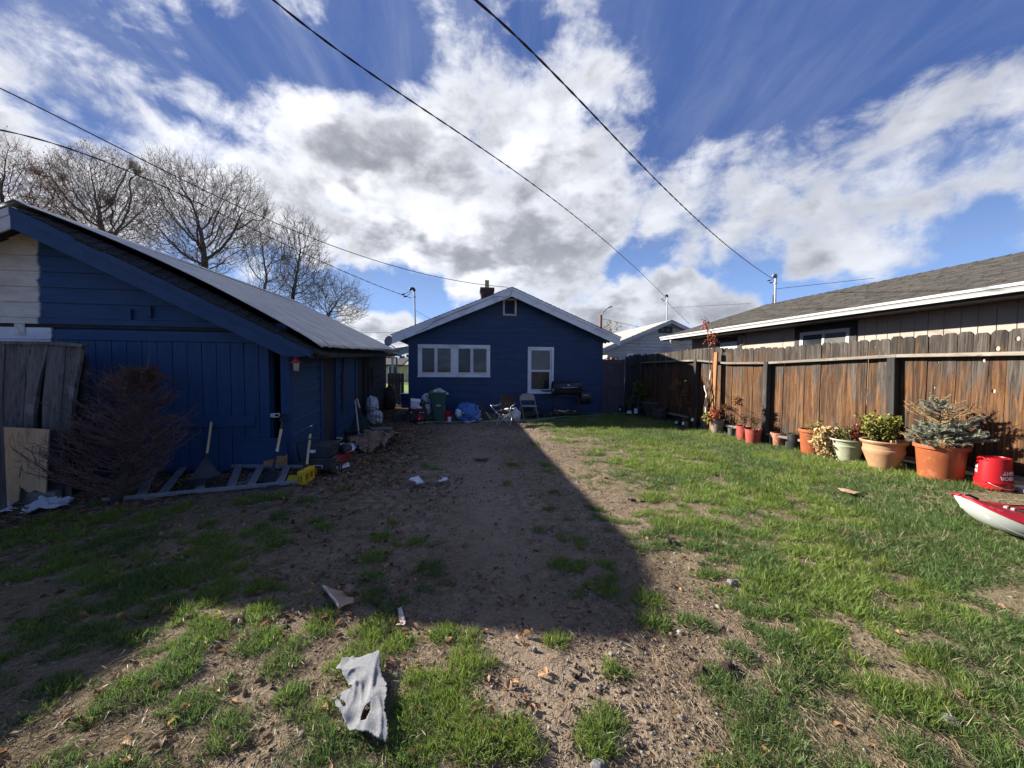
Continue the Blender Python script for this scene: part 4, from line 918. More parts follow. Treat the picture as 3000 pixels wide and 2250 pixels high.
# ------------------------------------------------------------------ board fence on the right
def build_fence():
    T = thing('board_fence', FN.w(0, 0, 0), 'long weathered brown and grey board fence with dark posts', 'fence')
    # post positions along the fence by photo position, far to near
    f_ = lambda u, v: FN.hitA(u, v, 0)[0]
    bp = [f_(1903, 1100), f_(2047, 1100), f_(2257, 1100), f_(2640, 1100)]; bp += [bp[-1] - 2.25, bp[-1] - 4.5, bp[-1] - 6.8]
    tops = [FN.hitA(1905, 1038, 0)[1], FN.hitA(2047, 1020.5, 0)[1], FN.hitA(2258, 1017.5, 0)[1], FN.hitA(2640, 986, 0)[1]]
    bp[0] += .62
    ztop = lambda b: float(np.interp(b, [bp[3] - 1.2, bp[3], bp[2], bp[1], bp[0]], [FN.hitA(2999, 964, 0)[1], tops[3], tops[2], tops[1], tops[0]]))
    zrail = lambda b: float(np.interp(b, [bp[3] - 1.2, bp[3], bp[2], (bp[2] + bp[1]) / 2, bp[1], bp[0]], [FN.hitA(2999, 1030, -.05)[1], FN.hitA(2636, 1038, -.05)[1], FN.hitA(2255, 1060, -.05)[1], FN.hitA(2150, 1061, -.05)[1], FN.hitA(2050, 1053, -.05)[1], FN.hitA(1905, 1060, -.05)[1]]))
    knots = {}
    for (u, v, r) in ((2921, 1021, .022), (2951, 1069, .026), (2910, 1146, .018), (2896, 1104, .013), (2981, 992, .020), (2735, 1136, .012), (2560, 1017, .011), (2471, 1015, .012), (2209, 1037, .012), (2199, 1082, 0), (2747, 1062, .009), (2881, 1057, .016), (1990, 1080, .016), (1940, 1136, .014)):
        if r: knots[(u, v)] = (FN.hitA(u, v, 0), r * 1.25)
    for i in range(len(bp) - 1):
        far, near = bp[i], bp[i + 1]; n = max(1, round((far - near) / .1425)); w_ = (far - near) / n
        yo = -.028 if i == 1 else 0.0
        for k in range(n):
            b1 = far - k * w_ - random.uniform(.0012, .0045); b0 = far - (k + 1) * w_ + random.uniform(.0012, .0045)
            if i == 2 and k == 2: b1 -= .006
            zt = ztop((b0 + b1) / 2) + random.uniform(-.018, .012) + terr(5, 0) * 0; zb = .20 + random.uniform(-.02, .015) + float(terr(*FN.w(0, b0, 0).xy)) * .6
            c = .030; dpt = random.uniform(-.006, .010); ln = random.uniform(-.011, .011)
            ln *= .35; Pn = lambda b, z: FN.w(dpt, b + ln * (z - 1), z)
            outer = [Pn(b0, zb), Pn(b1, zb), Pn(b1, zt - c), Pn(b1 - c, zt), Pn(b0 + c, zt), Pn(b0, zt - c)]
            holes = []
            for (uv, ((kb, kz), r)) in knots.items():
                if b0 + r + .004 < kb < b1 - r - .004: 
                    holes.append([Pn(kb + r * .8 * math.cos(t), kz + r * math.sin(t) * 1.1) for t in [j * math.pi / 4 for j in range(8)]])
            MB().prism(outer, FN.A * .017, holes).build('board', MT['fence'], T)
        # rails on our side
        m_ = 6
        for kind in ('top', 'low'):
            pts = []
            for q in range(m_ + 1):
                b = far + (near - far) * q / m_; z = zrail(b) if kind == 'top' else .215 + float(terr(*FN.w(0, b, 0).xy)) * .6
                pts.append((b, z))
            for q in range(m_):
                (b1, z1), (b0, z0) = pts[q], pts[q + 1]
                MB().hexa([FN.w(-.062, b0, z0 - .04), FN.w(-.008, b0, z0 - .04), FN.w(-.008, b1, z1 - .04), FN.w(-.062, b1, z1 - .04), FN.w(-.062, b0, z0), FN.w(-.008, b0, z0), FN.w(-.008, b1, z1), FN.w(-.062, b1, z1)]).build('rail', MT['rail'], T) if False else None
            mb = MB(); V = []; F = []
            for (b, z) in pts: V += [FN.w(-.098, b, z - .042), FN.w(-.008, b, z - .042), FN.w(-.008, b, z), FN.w(-.098, b, z)]
            for q in range(m_):
                for e in range(4): F.append((q * 4 + e, q * 4 + (e + 1) % 4, (q + 1) * 4 + (e + 1) % 4, (q + 1) * 4 + e))
            F += [(0, 1, 2, 3)[::-1], tuple(m_ * 4 + e for e in range(4))]
            mb.add(V, F); bevel(mb.build('rail', MT['rail'], T), .004, 1)
        # kick board below
        MB().fbox(FN, .004, .024, near + .05, far - .05, -.15, .19).build('kick_board', MT['post'], T)
    for i, b in enumerate(bp[:6]):
        zt = zrail(b) - (.0 if i else -.02); ln = (0, .0, .0, .06, 0, 0)[i]
        bevel(MB().hexa([FN.w(-.115, b - .045, -.3), FN.w(-.020, b - .045, -.3), FN.w(-.020, b + .05, -.3), FN.w(-.115, b + .05, -.3), FN.w(-.115 + ln * .3, b - .045 + ln, zt), FN.w(-.020, b - .045 + ln, zt), FN.w(-.020, b + .05 + ln, zt), FN.w(-.115 + ln * .3, b + .05 + ln, zt)]).build('post', MT['post'], T), .005, 1)
    return T, bp
FENCE, FBP = build_fence()
# dark short panel that closes the yard beside the plum gate
def short_panel():
    a0 = ga1 + .02; p = FN.w(0, FBP[0], 0); a1 = HF.ab(p)[0] - .02
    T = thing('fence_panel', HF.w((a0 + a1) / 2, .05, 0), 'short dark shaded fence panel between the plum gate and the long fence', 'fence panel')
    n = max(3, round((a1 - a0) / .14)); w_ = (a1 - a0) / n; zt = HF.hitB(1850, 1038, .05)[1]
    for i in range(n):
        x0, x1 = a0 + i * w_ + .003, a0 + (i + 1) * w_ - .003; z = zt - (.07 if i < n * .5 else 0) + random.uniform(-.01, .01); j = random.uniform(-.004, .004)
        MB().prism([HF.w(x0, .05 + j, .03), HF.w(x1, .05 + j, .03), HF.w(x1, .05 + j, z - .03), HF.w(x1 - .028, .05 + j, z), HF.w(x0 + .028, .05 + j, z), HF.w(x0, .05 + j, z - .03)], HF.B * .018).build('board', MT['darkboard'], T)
    for z in (1.48, .3): bevel(MB().fbox(HF, a0, a1 - .05, .005, .045, z, z + .09).build('rail', MT['post'], T), .003, 1)
    bevel(MB().fbox(HF, a1 - .09, a1 + .0, -.06, .04, -.1, zt - .05).build('post', MT['post'], T), .004, 1)
short_panel()
def pipe(u0, v0, u1, v1, r, name, mt_, label, cat, b=None, group=None):
    p = GT(u1, v1); q = PD(u0, v0, p.y + (.02 if b is None else b)); o = MB().tube([p, q], r, 12).build(name, mt_, None, smooth=True, auto=50); tag(rebase(o, p), label, cat, group)
pipe(2260.6, 1057, 2252.5, 1299, .024, 'steel_pipe', MT['galv'], 'galvanised steel pipe standing against a dark fence post beside coral pots', 'pipe')
for (u0, v0, u1, v1, lb) in ((1829.5, 1052, 1830, 1205, 'thin grey conduit pole at the edge of the plum gate'), (1854.5, 1068, 1853, 1190, 'thin grey pole leaning on the dark fence panel')):
    pipe(u0, v0, u1, v1, .011, 'thin_pole', MT['silver'], lb, 'pole')
# orange new board standing at the fence
p = FN.w(-.18, FN.hitA(2089, 1180, -.18)[0], 0)
zt = PD(2087, 1032, p.y).z
tag(rebase(bevel(MB().hexa([FN.w(-.20, FN.ab(p)[1] - .06, 0), FN.w(-.16, FN.ab(p)[1] - .06, 0), FN.w(-.16, FN.ab(p)[1] + .08, 0), FN.w(-.20, FN.ab(p)[1] + .08, 0), FN.w(-.16, FN.ab(p)[1] - .06, zt), FN.w(-.12, FN.ab(p)[1] - .06, zt), FN.w(-.12, FN.ab(p)[1] + .08, zt), FN.w(-.16, FN.ab(p)[1] + .08, zt)]).build('upright_board', mat('fresh_orange_board', (.32, .15, .055), (.22, .095, .035), (30, 30, 1.8), .7, .4, c3=(.22, .09, .035)), None), .003, 1), p), 'fresh orange wooden board standing upright against the fence', 'board')

# ------------------------------------------------------------------ the neighbour's taupe house on the right
def build_neighbour():
    ov = .6; T = thing('neighbour_house', NB.w(0, 0, 0), 'taupe house with white gutter and grey shingle roof behind the fence', 'house')
    zeave = 2.55; be = NB.hitA(1943, 984, -ov)[0]; near = -9.0; far = be - .55
    bwall = NB.hitA(2027, 1040, 0)[0]
    P = lambda s_, d, z: NB.w(-d, s_, z)
    MB().fbox(NB, 0, .12, near, bwall, -.3, 2.60).build('wall', MT['taupewall'], T)
    # T1-11 sheets: boards between grooves
    g0 = [NB.hitA(u, 1000, -.01)[0] for u in (2531.6, 2566.4, 2598.7, 2636, 2676.8, 2716.6, 2762.8, 2812.6, 2862.3, 2917, 2976.7)]
    st = (g0[0] - g0[-1]) / (len(g0) - 1); edges = [bwall, NB.hitA(2258, 1000, 0)[0]]; 
    b = NB.hitA(2258, 1000, 0)[0]
    e = [bwall] ; x_ = bwall - 1.22
    while x_ > g0[0] + .1: e.append(x_); x_ -= 1.22
    e += g0; x_ = g0[-1] - st
    while x_ > near: e.append(x_); x_ -= st
    for i in range(len(e) - 1): pbox(MB(), P, e[i + 1] + .006, e[i] - .006, .0, .010, -.2, 2.56).build('siding_panel', MT['taupewall'], T)
    # far gable end wall + back
    w_ = 8.0; s_ = .31; ridge = lambda: zeave + s_ * 4.0
    MB().prism([NB.w(0.0, bwall - .1, -.3), NB.w(w_, bwall - .1, -.3), NB.w(w_, bwall - .1, 2.5), NB.w(w_ / 2, bwall - .1, 3.55), NB.w(0, bwall - .1, 2.5)], NB.B * .1).build('end_wall', MT['taupewall'], T)
    # roof: deck plus individual shingle tabs, joined
    a_e, a_r = -ov - .02, 3.4; zr = zeave + .31 * (a_r - a_e); farb = be
    def rz(a): return zeave + .31 * (a - a_e)
    MB().hexa([NB.w(a_e, near, rz(a_e) - .06), NB.w(a_r, near, rz(a_r) - .06), NB.w(a_r, farb, rz(a_r) - .06), NB.w(a_e, farb, rz(a_e) - .06), NB.w(a_e, near, rz(a_e) - .012), NB.w(a_r, near, rz(a_r) - .012), NB.w(a_r, farb, rz(a_r) - .012), NB.w(a_e, farb, rz(a_e) - .012)]).build('roof_deck', MT['post'], T)
    MB().hexa([NB.w(a_r, near, rz(a_r) - .06), NB.w(a_r + 4, near, rz(a_e) - .06), NB.w(a_r + 4, farb, rz(a_e) - .06), NB.w(a_r, farb, rz(a_r) - .06), NB.w(a_r, near, rz(a_r)), NB.w(a_r + 4, near, rz(a_e)), NB.w(a_r + 4, farb, rz(a_e)), NB.w(a_r, farb, rz(a_r))]).build('back_roof', MT['darkroof'], T)
    V = []; F = []; course = .127 / math.sqrt(1 + .31 ** 2); a = a_e - .02; r = 0
    while a < a_r:
        b = near + (r * .37 % .3)
        while b < farb:
            wd = random.choice((.12, .16, .2, .26)); b1 = min(b + wd, farb + .02); lift = random.uniform(.004, .013); a1 = min(a + course + .03, a_r + .01); dn = random.uniform(0, .010)
            n0 = len(V); V += [tuple(NB.w(a - dn, b, rz(a) - .010)), tuple(NB.w(a - dn, b1 - .004, rz(a) - .010)), tuple(NB.w(a - dn, b1 - .004, rz(a) + lift)), tuple(NB.w(a - dn, b, rz(a) + lift)), tuple(NB.w(a1, b1 - .004, rz(a1) - .003)), tuple(NB.w(a1, b, rz(a1) - .003))]
            F += [(n0, n0 + 1, n0 + 2, n0 + 3), (n0 + 3, n0 + 2, n0 + 4, n0 + 5)]; b = b1
        a += course; r += 1
    o = fast_mesh('shingles', np.array(V), np.array(F), MT['shingle'], T); o['kind'] = 'stuff'
    b = near
    while b < farb:
        MB().hexa([NB.w(a_r - .12, b, rz(a_r - .12) + .006), NB.w(a_r + .02, b, rz(a_r) + .012), NB.w(a_r + .02, b + .26, rz(a_r) + .012), NB.w(a_r - .12, b + .26, rz(a_r - .12) + .006), NB.w(a_r - .12, b, rz(a_r - .12) + .016), NB.w(a_r + .02, b, rz(a_r) + .034), NB.w(a_r + .02, b + .28, rz(a_r) + .024), NB.w(a_r - .12, b + .28, rz(a_r - .12) + .010)]).build('ridge_shingle', MT['darkroof'], T); b += .26
    # soffit, fascia, K-style gutter
    MB().fbox(NB, -ov + .02, 0, near, farb - .3, zeave - .14, zeave - .12).build('soffit', MT['browntrim'], T)
    MB().fbox(NB, -ov, -ov + .02, near, farb, zeave - .15, zeave - .03).build('fascia', MT['browntrim'], T)
    prof = [(-.004, .0), (-.004, -.115), (-.075, -.115), (-.080, -.075), (-.100, -.045), (-.115, -.040), (-.118, .0), (-.108, .0), (-.108, -.032), (-.09, -.038), (-.072, -.07), (-.066, -.105), (-.012, -.105), (-.012, 0)]
    ag = -ov; mb = MB(); V = [NB.w(ag + a, b, zeave + z + .005) for b in (near, farb + .05) for a, z in prof]; n = len(prof)
    F = [(i, (i + 1) % n, n + (i + 1) % n, n + i) for i in range(n)] + [tuple(range(n)), tuple(reversed(range(n, 2 * n)))]
    mb.add(V, F).build('gutter', MT['gutter'], T)
    pts = [PD(*q) for q in ((1966, 990, 13.3), (1967, 1001, 13.3), (1971, 1006, 13.35), (1995, 1011, 13.6), (2020, 1017, 13.9), (2026, 1021, 14.0))]
    MB().tube(pts, .05, 8).build('downspout', MT['gutter'], T, smooth=True)
    # slider window with dark trim
    s = lambda u: NB.hitA(u, 1000, -.03)[0]
    s1, s0 = s(2328), s(2509); ztp = NB.hitA(2509, 938, -.03)[1]
    mb = MB(); rectframe(mb, P, s0, s1, 1.0, ztp, .13, .010, .034); f = mb.build('window', MT['browntrim'], T)
    i0, i1 = s0 + .14, s1 - .14; md = (i0 + i1) / 2; zt2 = ztp - .135
    mb = MB(); rectframe(mb, P, i0, i1, 1.13, zt2, .045, .011, .040); mb.build('frame', MT['gutter'], f)
    for (q0, q1, gm) in ((i0 + .045, md, MT['glassblind']), (md, i1 - .045, MT['glass'])):
        mb = MB(); rectframe(mb, P, q0, q1, 1.175, zt2 - .045, .03, .014, .032); mb.build('sash', MT['gutter'], f)
        pbox(MB(), P, q0 + .03, q1 - .03, .016, .020, 1.2, zt2 - .07).build('pane', gm, f)
    # small blinded window and a round vent
    s1, s0 = s(2099), s(2171); zt3 = NB.hitA(2165, 984, -.03)[1]
    mb = MB(); rectframe(mb, P, s0, s1, 1.0, zt3, .14, .010, .034); f = mb.build('window', MT['browntrim'], T)
    pbox(MB(), P, s0 + .14, s1 - .14, .011, .018, 1.14, zt3 - .14).build('pane', MT['gutter'], f)
    c = NB.hitA(2174, 995, -.02); MB().lathe(NB.w(-.012, c[0], c[1]), [(.16, 0), (.16, .03), (.13, .05), (.13, .03), (.05, .02), (.03, .05), (0, .05)], 20, -NB.A).build('round_vent', mat('beige_vent', (.34, .30, .26), (.2, .17, .15), 14, .7, .1), T, smooth=True, auto=35)
build_neighbour()
# ------------------------------------------------------------------ white neighbour house further back
def far_house():
    D = 20.0; p = PD(1962, 1110, D); F = Fr((p.x, p.y), .12)
    T = thing('far_house', F.w(0, 0, 0), 'pale grey lap-sided house with light metal roof behind the fence corner', 'house')
    pk = F.hitB(1968, 936, -.4); lt = F.hitB(1762, 1022, -.4); rt = F.hitB(2012, 953, -.4)
    sl_ = (pk[1] - lt[1]) / (pk[0] - lt[0]); W2 = pk[0] - lt[0]
    top = lambda a: pk[1] - sl_ * abs(a - pk[0])
    aL, aR = pk[0] - W2 + .45, pk[0] + W2 - .45
    P = lambda a, d, z: F.w(a, -d, z)
    z = 0
    while z < pk[1] - .2:
        z1 = z + .17; sp = lambda q: (max(aL, pk[0] - (pk[1] - .12 - q) / sl_), min(aR, pk[0] + (pk[1] - .12 - q) / sl_))
        l0, r0 = sp(z); l1, r1 = sp(z1)
        if r0 - l0 < .1: break
        if r1 <= l1: l1 = r1 = pk[0]
        lap(MB(), P, z, z1 - .01, l0, r0, l1, r1, .03, .008, back=-.02).build('lap_board', MT['lapwhite'], T); z = z1
    MB().prism([F.w(a, .03, z) for a, z in ((aL, -.1), (aR, -.1), (aR, top(aR) - .12), (pk[0], pk[1] - .12), (aL, top(aL) - .12))], F.B * .1).build('front_wall', MT['lapwhite'], T)
    MB().fbox(F, aL, aL + .1, .13, 9, -.1, top(aL) - .12).build('side_wall', MT['lapwhite'], T)
    MB().fbox(F, aR - .1, aR, .13, 9, -.1, top(aR) - .12).build('side_wall', MT['lapwhite'], T)
    for s_ in (-1, 1):
        ae = pk[0] + s_ * W2
        MB().hexa([F.w(pk[0], -.4, pk[1] - .05), F.w(ae, -.4, top(ae) - .05), F.w(ae, 9, top(ae) - .05), F.w(pk[0], 9, pk[1] - .05), F.w(pk[0], -.4, pk[1]), F.w(ae, -.4, top(ae)), F.w(ae, 9, top(ae)), F.w(pk[0], 9, pk[1])]).build('roof', MT['whiteroof'], T)
        MB().prism([F.w(pk[0], -.4, pk[1] - .03), F.w(ae, -.4, top(ae) - .03), F.w(ae, -.4, top(ae) - .2), F.w(pk[0], -.4, pk[1] - .2)], F.B * -.03).build('rake_board', MT['lapwhite'], T)
        for k in range(1, 14):
            a = pk[0] + s_ * W2 * k / 14; MB().bar(F.w(a - s_ * .01, -.4, top(a) + .005), F.w(a - s_ * .01, 9, top(a) + .005), .03, .02).build('roof_seam', MT['whiteroof'], T)
    u0, u1 = F.hitB(1931, 960, -.05)[0], F.hitB(1970, 960, -.05)[0]; z0, z1 = F.hitB(1950, 976, -.05)[1], F.hitB(1950, 957, -.05)[1]
    mb = MB(); rectframe(mb, P, u0, u1, z0, z1, .07, .03, .07); fr = mb.build('window', MT['darkroof'], T)
    pbox(MB(), P, u0 + .03, u1 - .03, .03, .04, z0 + .03, z1 - .03).build('pane', MT['glass'], fr)
    pbox(MB(), P, (u0 + u1) / 2 - .03, (u0 + u1) / 2 + .03, .04, .075, z0, z1).build('mullion', MT['darkroof'], fr)
    u0, u1 = F.hitB(1836, 1045, -.05)[0], F.hitB(1864, 1045, -.05)[0]; z1 = F.hitB(1850, 1036, -.05)[1]
    mb = MB(); rectframe(mb, P, u0, u1, z1 - .9, z1, .08, .03, .07); fr = mb.build('window', MT['whitepaint'], T)
    pbox(MB(), P, u0 + .05, u1 - .05, .03, .04, z1 - .85, z1 - .05).build('pane', MT['glass'], fr)
    # split logs stacked against the wall
    a0, z0 = F.hitB(1795, 1050, -.4)
    Wd = thing('firewood_stack', F.w(a0, -.3, 0), 'stack of split logs against the pale grey far house', 'firewood')
    for r in range(9):
        for k in range(3):
            MB().tube([F.w(a0 - .25 + k * .24, -.42, .9 + r * .13), F.w(a0 - .22 + k * .24 + random.uniform(-.03, .03), -.06, .9 + r * .13)], random.uniform(.05, .065), 6).build('log', MT['polewood'], Wd)
    for r in range(6): MB().tube([F.w(a0 - .4, -.3, .08 + r * .14), F.w(a0 + .4, -.3, .08 + r * .14)], .068, 6).build('log', MT['polewood'], Wd)
far_house()

# ------------------------------------------------------------------ seen through the passage on the left
def passage():
    F = Fr((PD(1160, 1100, 16.5).x, 16.5), .12)
    T = thing('porch_roof', F.w(0, 0, 0), 'pale porch roof on two posts beyond the brown gate', 'porch')
    q = lambda u, v, b=0: F.w(*(lambda h: (h[0], b, h[1]))(F.hitB(u, v, b)))
    for (a, b_, c, d) in (((1128, 1040), (1205, 1019), (1205, 1032), (1128, 1050)),):
        MB().prism([q(*a), q(*b_), q(*c), q(*d)], F.B * .06).build('fascia', MT['lapwhite'], T)
    MB().hexa([q(1120, 1048, .06), q(1215, 1030, .06), q(1215, 1016, 3.2), q(1120, 1030, 3.2)] + [p + Vector((0, 0, .08)) for p in (q(1120, 1048, .06), q(1215, 1030, .06), q(1215, 1016, 3.2), q(1120, 1030, 3.2))]).build('roof_panel', MT['darkroof'], T)
    for u0, u1, m_ in ((1146, 1152, MT['whitepaint']), (1159.5, 1164, MT['taupewall'])):
        a0, _ = F.hitB(u0, 1050, .1); a1, _ = F.hitB(u1, 1050, .1); MB().fbox(F, a0, a1, .1, .1 + (a1 - a0), -.1, F.hitB(1150, 1046, .1)[1]).build('post', m_, T)
    F2 = Fr((PD(1160, 1100, 34).x, 34), .1)
    for nm, uL, uR, ve, vr, lb, wm in (('distant_house', 1125, 1172, 1073, 1062, 'low beige house with dark roof far beyond the brown gate', MT['farhouse']), ('distant_house', 1168, 1240, 1073, 1066, 'second far beige house with pale roof beside the first', MT['farhouse'])):
        b = 0 if uL == 1125 else 3; a0, _ = F2.hitB(uL - 20, 1080, b); a1, _ = F2.hitB(uR, 1080, b); z = F2.hitB(1150, ve, b)[1]; zr = F2.hitB(1150, vr, b)[1] + .3
        H = thing(nm, F2.w((a0 + a1) / 2, b, 0), lb, 'house')
        k = 0
        while k < z: lap(MB(), lambda a, d, zz: F2.w(a, b - d, zz), k, min(k + .3, z), a0, a1, a0, a1, .04, .01, back=-.1).build('lap_board', wm, H); k += .3
        MB().hexa([F2.w(a0 - .3, b - .5, z), F2.w(a1 + .3, b - .5, z), F2.w(a1 + .3, b + 3, zr), F2.w(a0 - .3, b + 3, zr), F2.w(a0 - .3, b - .5, z + .15), F2.w(a1 + .3, b - .5, z + .15), F2.w(a1 + .3, b + 3, zr + .15), F2.w(a0 - .3, b + 3, zr + .15)]).build('roof', MT['darkroof'] if b == 0 else MT['whiteroof'], H)
        w0 = F2.hitB(uL + (12 if b == 0 else 26), 1090, b)[0]; mb = MB(); rectframe(mb, lambda a, d, zz: F2.w(a, b - d, zz), w0, w0 + .9, .8, 1.6, .09, .04, .07); f = mb.build('window', MT['whitepaint'], H)
        pbox(MB(), lambda a, d, zz: F2.w(a, b - d, zz), w0 + .08, w0 + .82, .041, .05, .88, 1.52).build('pane', MT['glass'], f)
    o = MB().hexa([(-14, 15.5, .02), (-.5, 15.5, .02), (-.5, 60, .02), (-14, 60, .02), (-14, 15.5, .03), (-.5, 15.5, .03), (-.5, 60, .03), (-14, 60, .03)]).build('far_lawn', MT['lawn'], None); o['kind'] = 'structure'
    # bits leaning at the house side
    p = G(1189, 1205)
    T = thing('storage_tote', (p.x, p.y + 1.6, 0), 'blue lidded storage tote behind the left corner of the house', 'tote')
    c = PD(1190, 1150, 13.6); mb = MB(); mb.lathe((c.x, c.y, 0.0), [(.20, 0), (.23, .45)], 4); bevel(mb.build('body', mat('blue_tote', (.03, .05, .19), (.02, .035, .14), 5, .5, .05), T), .02, 2)
    mb = MB(); mb.lathe((c.x, c.y, 0.45), [(.25, 0), (.25, .05)], 4); bevel(mb.build('lid', MT['bluebag'], T), .01, 2)
passage()

# ------------------------------------------------------------------ service masts and cables
def mast(u0, v0, u1, v1, D, label, r=.028, head=True, dark=False, extra=.6):
    p1 = PD(u1, v1, D); p0 = PD(u0, v0, D + 0.0); T = thing('service_mast', (p1.x, p1.y, p1.z - extra), label, 'mast')
    MB().tube([Vector((p1.x, p1.y, p1.z - extra)), p0], r, 10).build('pipe', MT['galv'], T, smooth=True, auto=50)
    if head:
        MB().tube([p0 + Vector((0, 0, -.04)), p0 + Vector((0, 0, .02)), p0 + Vector((-.03, -.02, .06)), p0 + Vector((-.10, -.05, .06)), p0 + Vector((-.15, -.08, .0))], [r * 1.3, r * 1.7, r * 2, r * 1.9, r * 1.3], 10).build('weatherhead', MT['steel'] if dark else MT['alu'], T, smooth=True)
        MB().tube([p0 + Vector((0, 0, -.26)), p0 + Vector((0, 0, -.20))], r * 1.6, 10).build('clamp', MT['galv'], T)
        for k, (dx, dz) in enumerate(((-.30, -.22), (-.22, -.34))):
            MB().tube([p0 + Vector((-.13, -.07, .0)), p0 + Vector((dx * .5, -.1, dz * .25)), p0 + Vector((dx, -.15, dz * .7))], .008, 5).build('lead', MT['wirecoat'], T)
            MB().tube([p0 + Vector((dx, -.15, dz * .7)), p0 + Vector((dx - .12, -.18, dz * .7 - .03))], .022, 6).build('splice', MT['wirecoat'], T)
    return p0
m1 = mast(1214, 851, 1217, 951, 14.2, 'galvanised service mast rising behind the left slope of the navy house', dark=True)
m2 = mast(1955.5, 869, 1954, 937, 21.5, 'galvanised service mast on the pale grey far house roof', dark=True, extra=1.0)
m3 = mast(2272.5, 812, 2272, 869, 15.0, 'galvanised service mast with silver weatherhead on the shingle roof ridge', r=.035)
p = PD(2267, 870, 15.1); tag(rebase(MB().tube([p - Vector((0, 0, .5)), p + Vector((0, 0, .08))], .05, 10).build('vent_pipe', MT['steel'], None), p), 'short dark vent pipe beside the mast on the shingle roof', 'pipe')
def cable(pts, D0, D1, r, label, twist=0.0, out=2):
    """pts in photo pixels from the far end to where the cable leaves the picture"""
    P = np.array(pts, float); seg = np.r_[0, np.cumsum(np.hypot(*np.diff(P, axis=0).T))]; n = 60
    t = np.linspace(0, seg[-1], n)
    try:
        # smooth interpolation through the measured points
        M_ = len(P); u = np.interp(t, seg, P[:, 0]); cf = np.polyfit(P[:, 0], P[:, 1], min(3, M_ - 1)); v = np.polyval(cf, u)
    except Exception: u = np.interp(t, seg, P[:, 0]); v = np.interp(t, seg, P[:, 1])
    inv = 1 / D0 + (1 / D1 - 1 / D0) * t / seg[-1]; pts3 = [PD(a, b, 1 / i) for a, b, i in zip(u, v, inv)]
    d = pts3[-1] - pts3[-4]; pts3.append(pts3[-1] + d * 2); pts3.append(pts3[-1] + d * 5)
    T = thing('power_cable', pts3[0], label, 'cable')
    if twist:
        # densify and wind two strands round each other
        Q = [pts3[0]]
        for a, b in zip(pts3[:-1], pts3[1:]):
            k = max(1, int((b - a).length / (twist * .22)))
            for j in range(1, k + 1): Q.append(a.lerp(b, j / k))
        for ph in (0, math.pi):
            L_ = 0; R_ = []
            for i, q in enumerate(Q):
                if i: L_ += (q - Q[i - 1]).length
                an = L_ / twist * 2 * math.pi + ph; R_.append(q + Vector((math.cos(an) * r * .9, 0, math.sin(an) * r * .9)))
            MB().tube(R_, r, 5).build('strand', MT['wirecoat'], T, smooth=True)
    else: MB().tube(pts3, r, 5).build('strand', MT['wirecoat'], T, smooth=True)
S_ = 1.3562
cable([(2262, 817), (2034, 631), (1915, 522), (1657, 258), (1510, 95), (1383, -5)], 14.9, 3.2, .0068, 'thick twisted overhead cable running down to the mast on the shingle roof', .55)
cable([(1947, 873), (1695, 624), (1374, 431), (1105, 224), (940, 95), (785, -5)], 21.4, 3.6, .0068, 'twisted overhead cable crossing mid sky down to the far house mast', .6)
cable([(1490, 851), (1420, 826), (1085, 748), (800, 663), (600, 569), (407, 448), (150, 330), (-10, 258)], 11.6, 4.5, .0075, 'upper black cable from the left sky to the peak of the navy house')
cable([(1205, 868), (1085, 833), (950, 778), (720, 655), (610, 600), (407, 519), (200, 440), (-10, 376)], 14.1, 5.2, .0065, 'lower twisted cable from the left sky to the mast behind the house', .6)
def thinwire(a, b, Da, Db, label, r=.006, sag=0.0):
    p, q = PD(*a, Da), PD(*b, Db); pts = [p.lerp(q, t / 10) - Vector((0, 0, sag * 4 * (t / 10) * (1 - t / 10))) for t in range(11)]
    o = MB().tube(pts, r, 4).build('thin_cable', MT['wirecoat'], None); tag(rebase(o, p), label, 'cable')
thinwire((1957, 902), (2200, 889), 21.4, 17, 'thin wire from the far house mast toward the shingle roof', .012)
thinwire((2276, 846), (2560, 815), 15, 15.5, 'thin wire from the right mast skimming over the shingle roof', .010)
thinwire((1957, 887), (2020, 950), 21.5, 21.5, 'guy wire down the right side of the far house mast', .010)
thinwire((1220, 911), (1262, 936), 14.2, 14.0, 'short wire from the left mast down to the house roof', .007)
thinwire((1766, 934), (1880, 960), 48, 60, 'thin wire running right from the distant street lamp', .03)
for k, (v0, v1) in enumerate(((975, 974), (992, 997), (1000, 999))): thinwire((985, v0), (1160, v1), 52, 52, ('highest', 'middle', 'lowest')[k] + ' of the three distant wires left of the navy house', .022)
# street lamp
p = PD(1760, 961, 48); T = thing('street_lamp', (p.x, p.y, 0), 'distant street lamp on a brown wooden pole right of the navy roof', 'street lamp')
MB().tube([Vector((p.x, p.y, 0)), PD(1761, 923, 48)], .16, 8).build('pole', MT['polewood'], T)
MB().tube([PD(1761, 930, 48), PD(1768, 915, 48), PD(1780, 902, 48), PD(1783, 901, 48)], .05, 6).build('arm', MT['alu'], T)
c = PD(1786, 899.5, 48); MB().lathe(c, [(0, -.4), (.12, -.32), (.17, 0), (.12, .3), (0, .36)], 10, axis=Vector((1, 0, .25)), sx=1, sy=.6).build('lamp_head', MT['galv'], T, smooth=True)
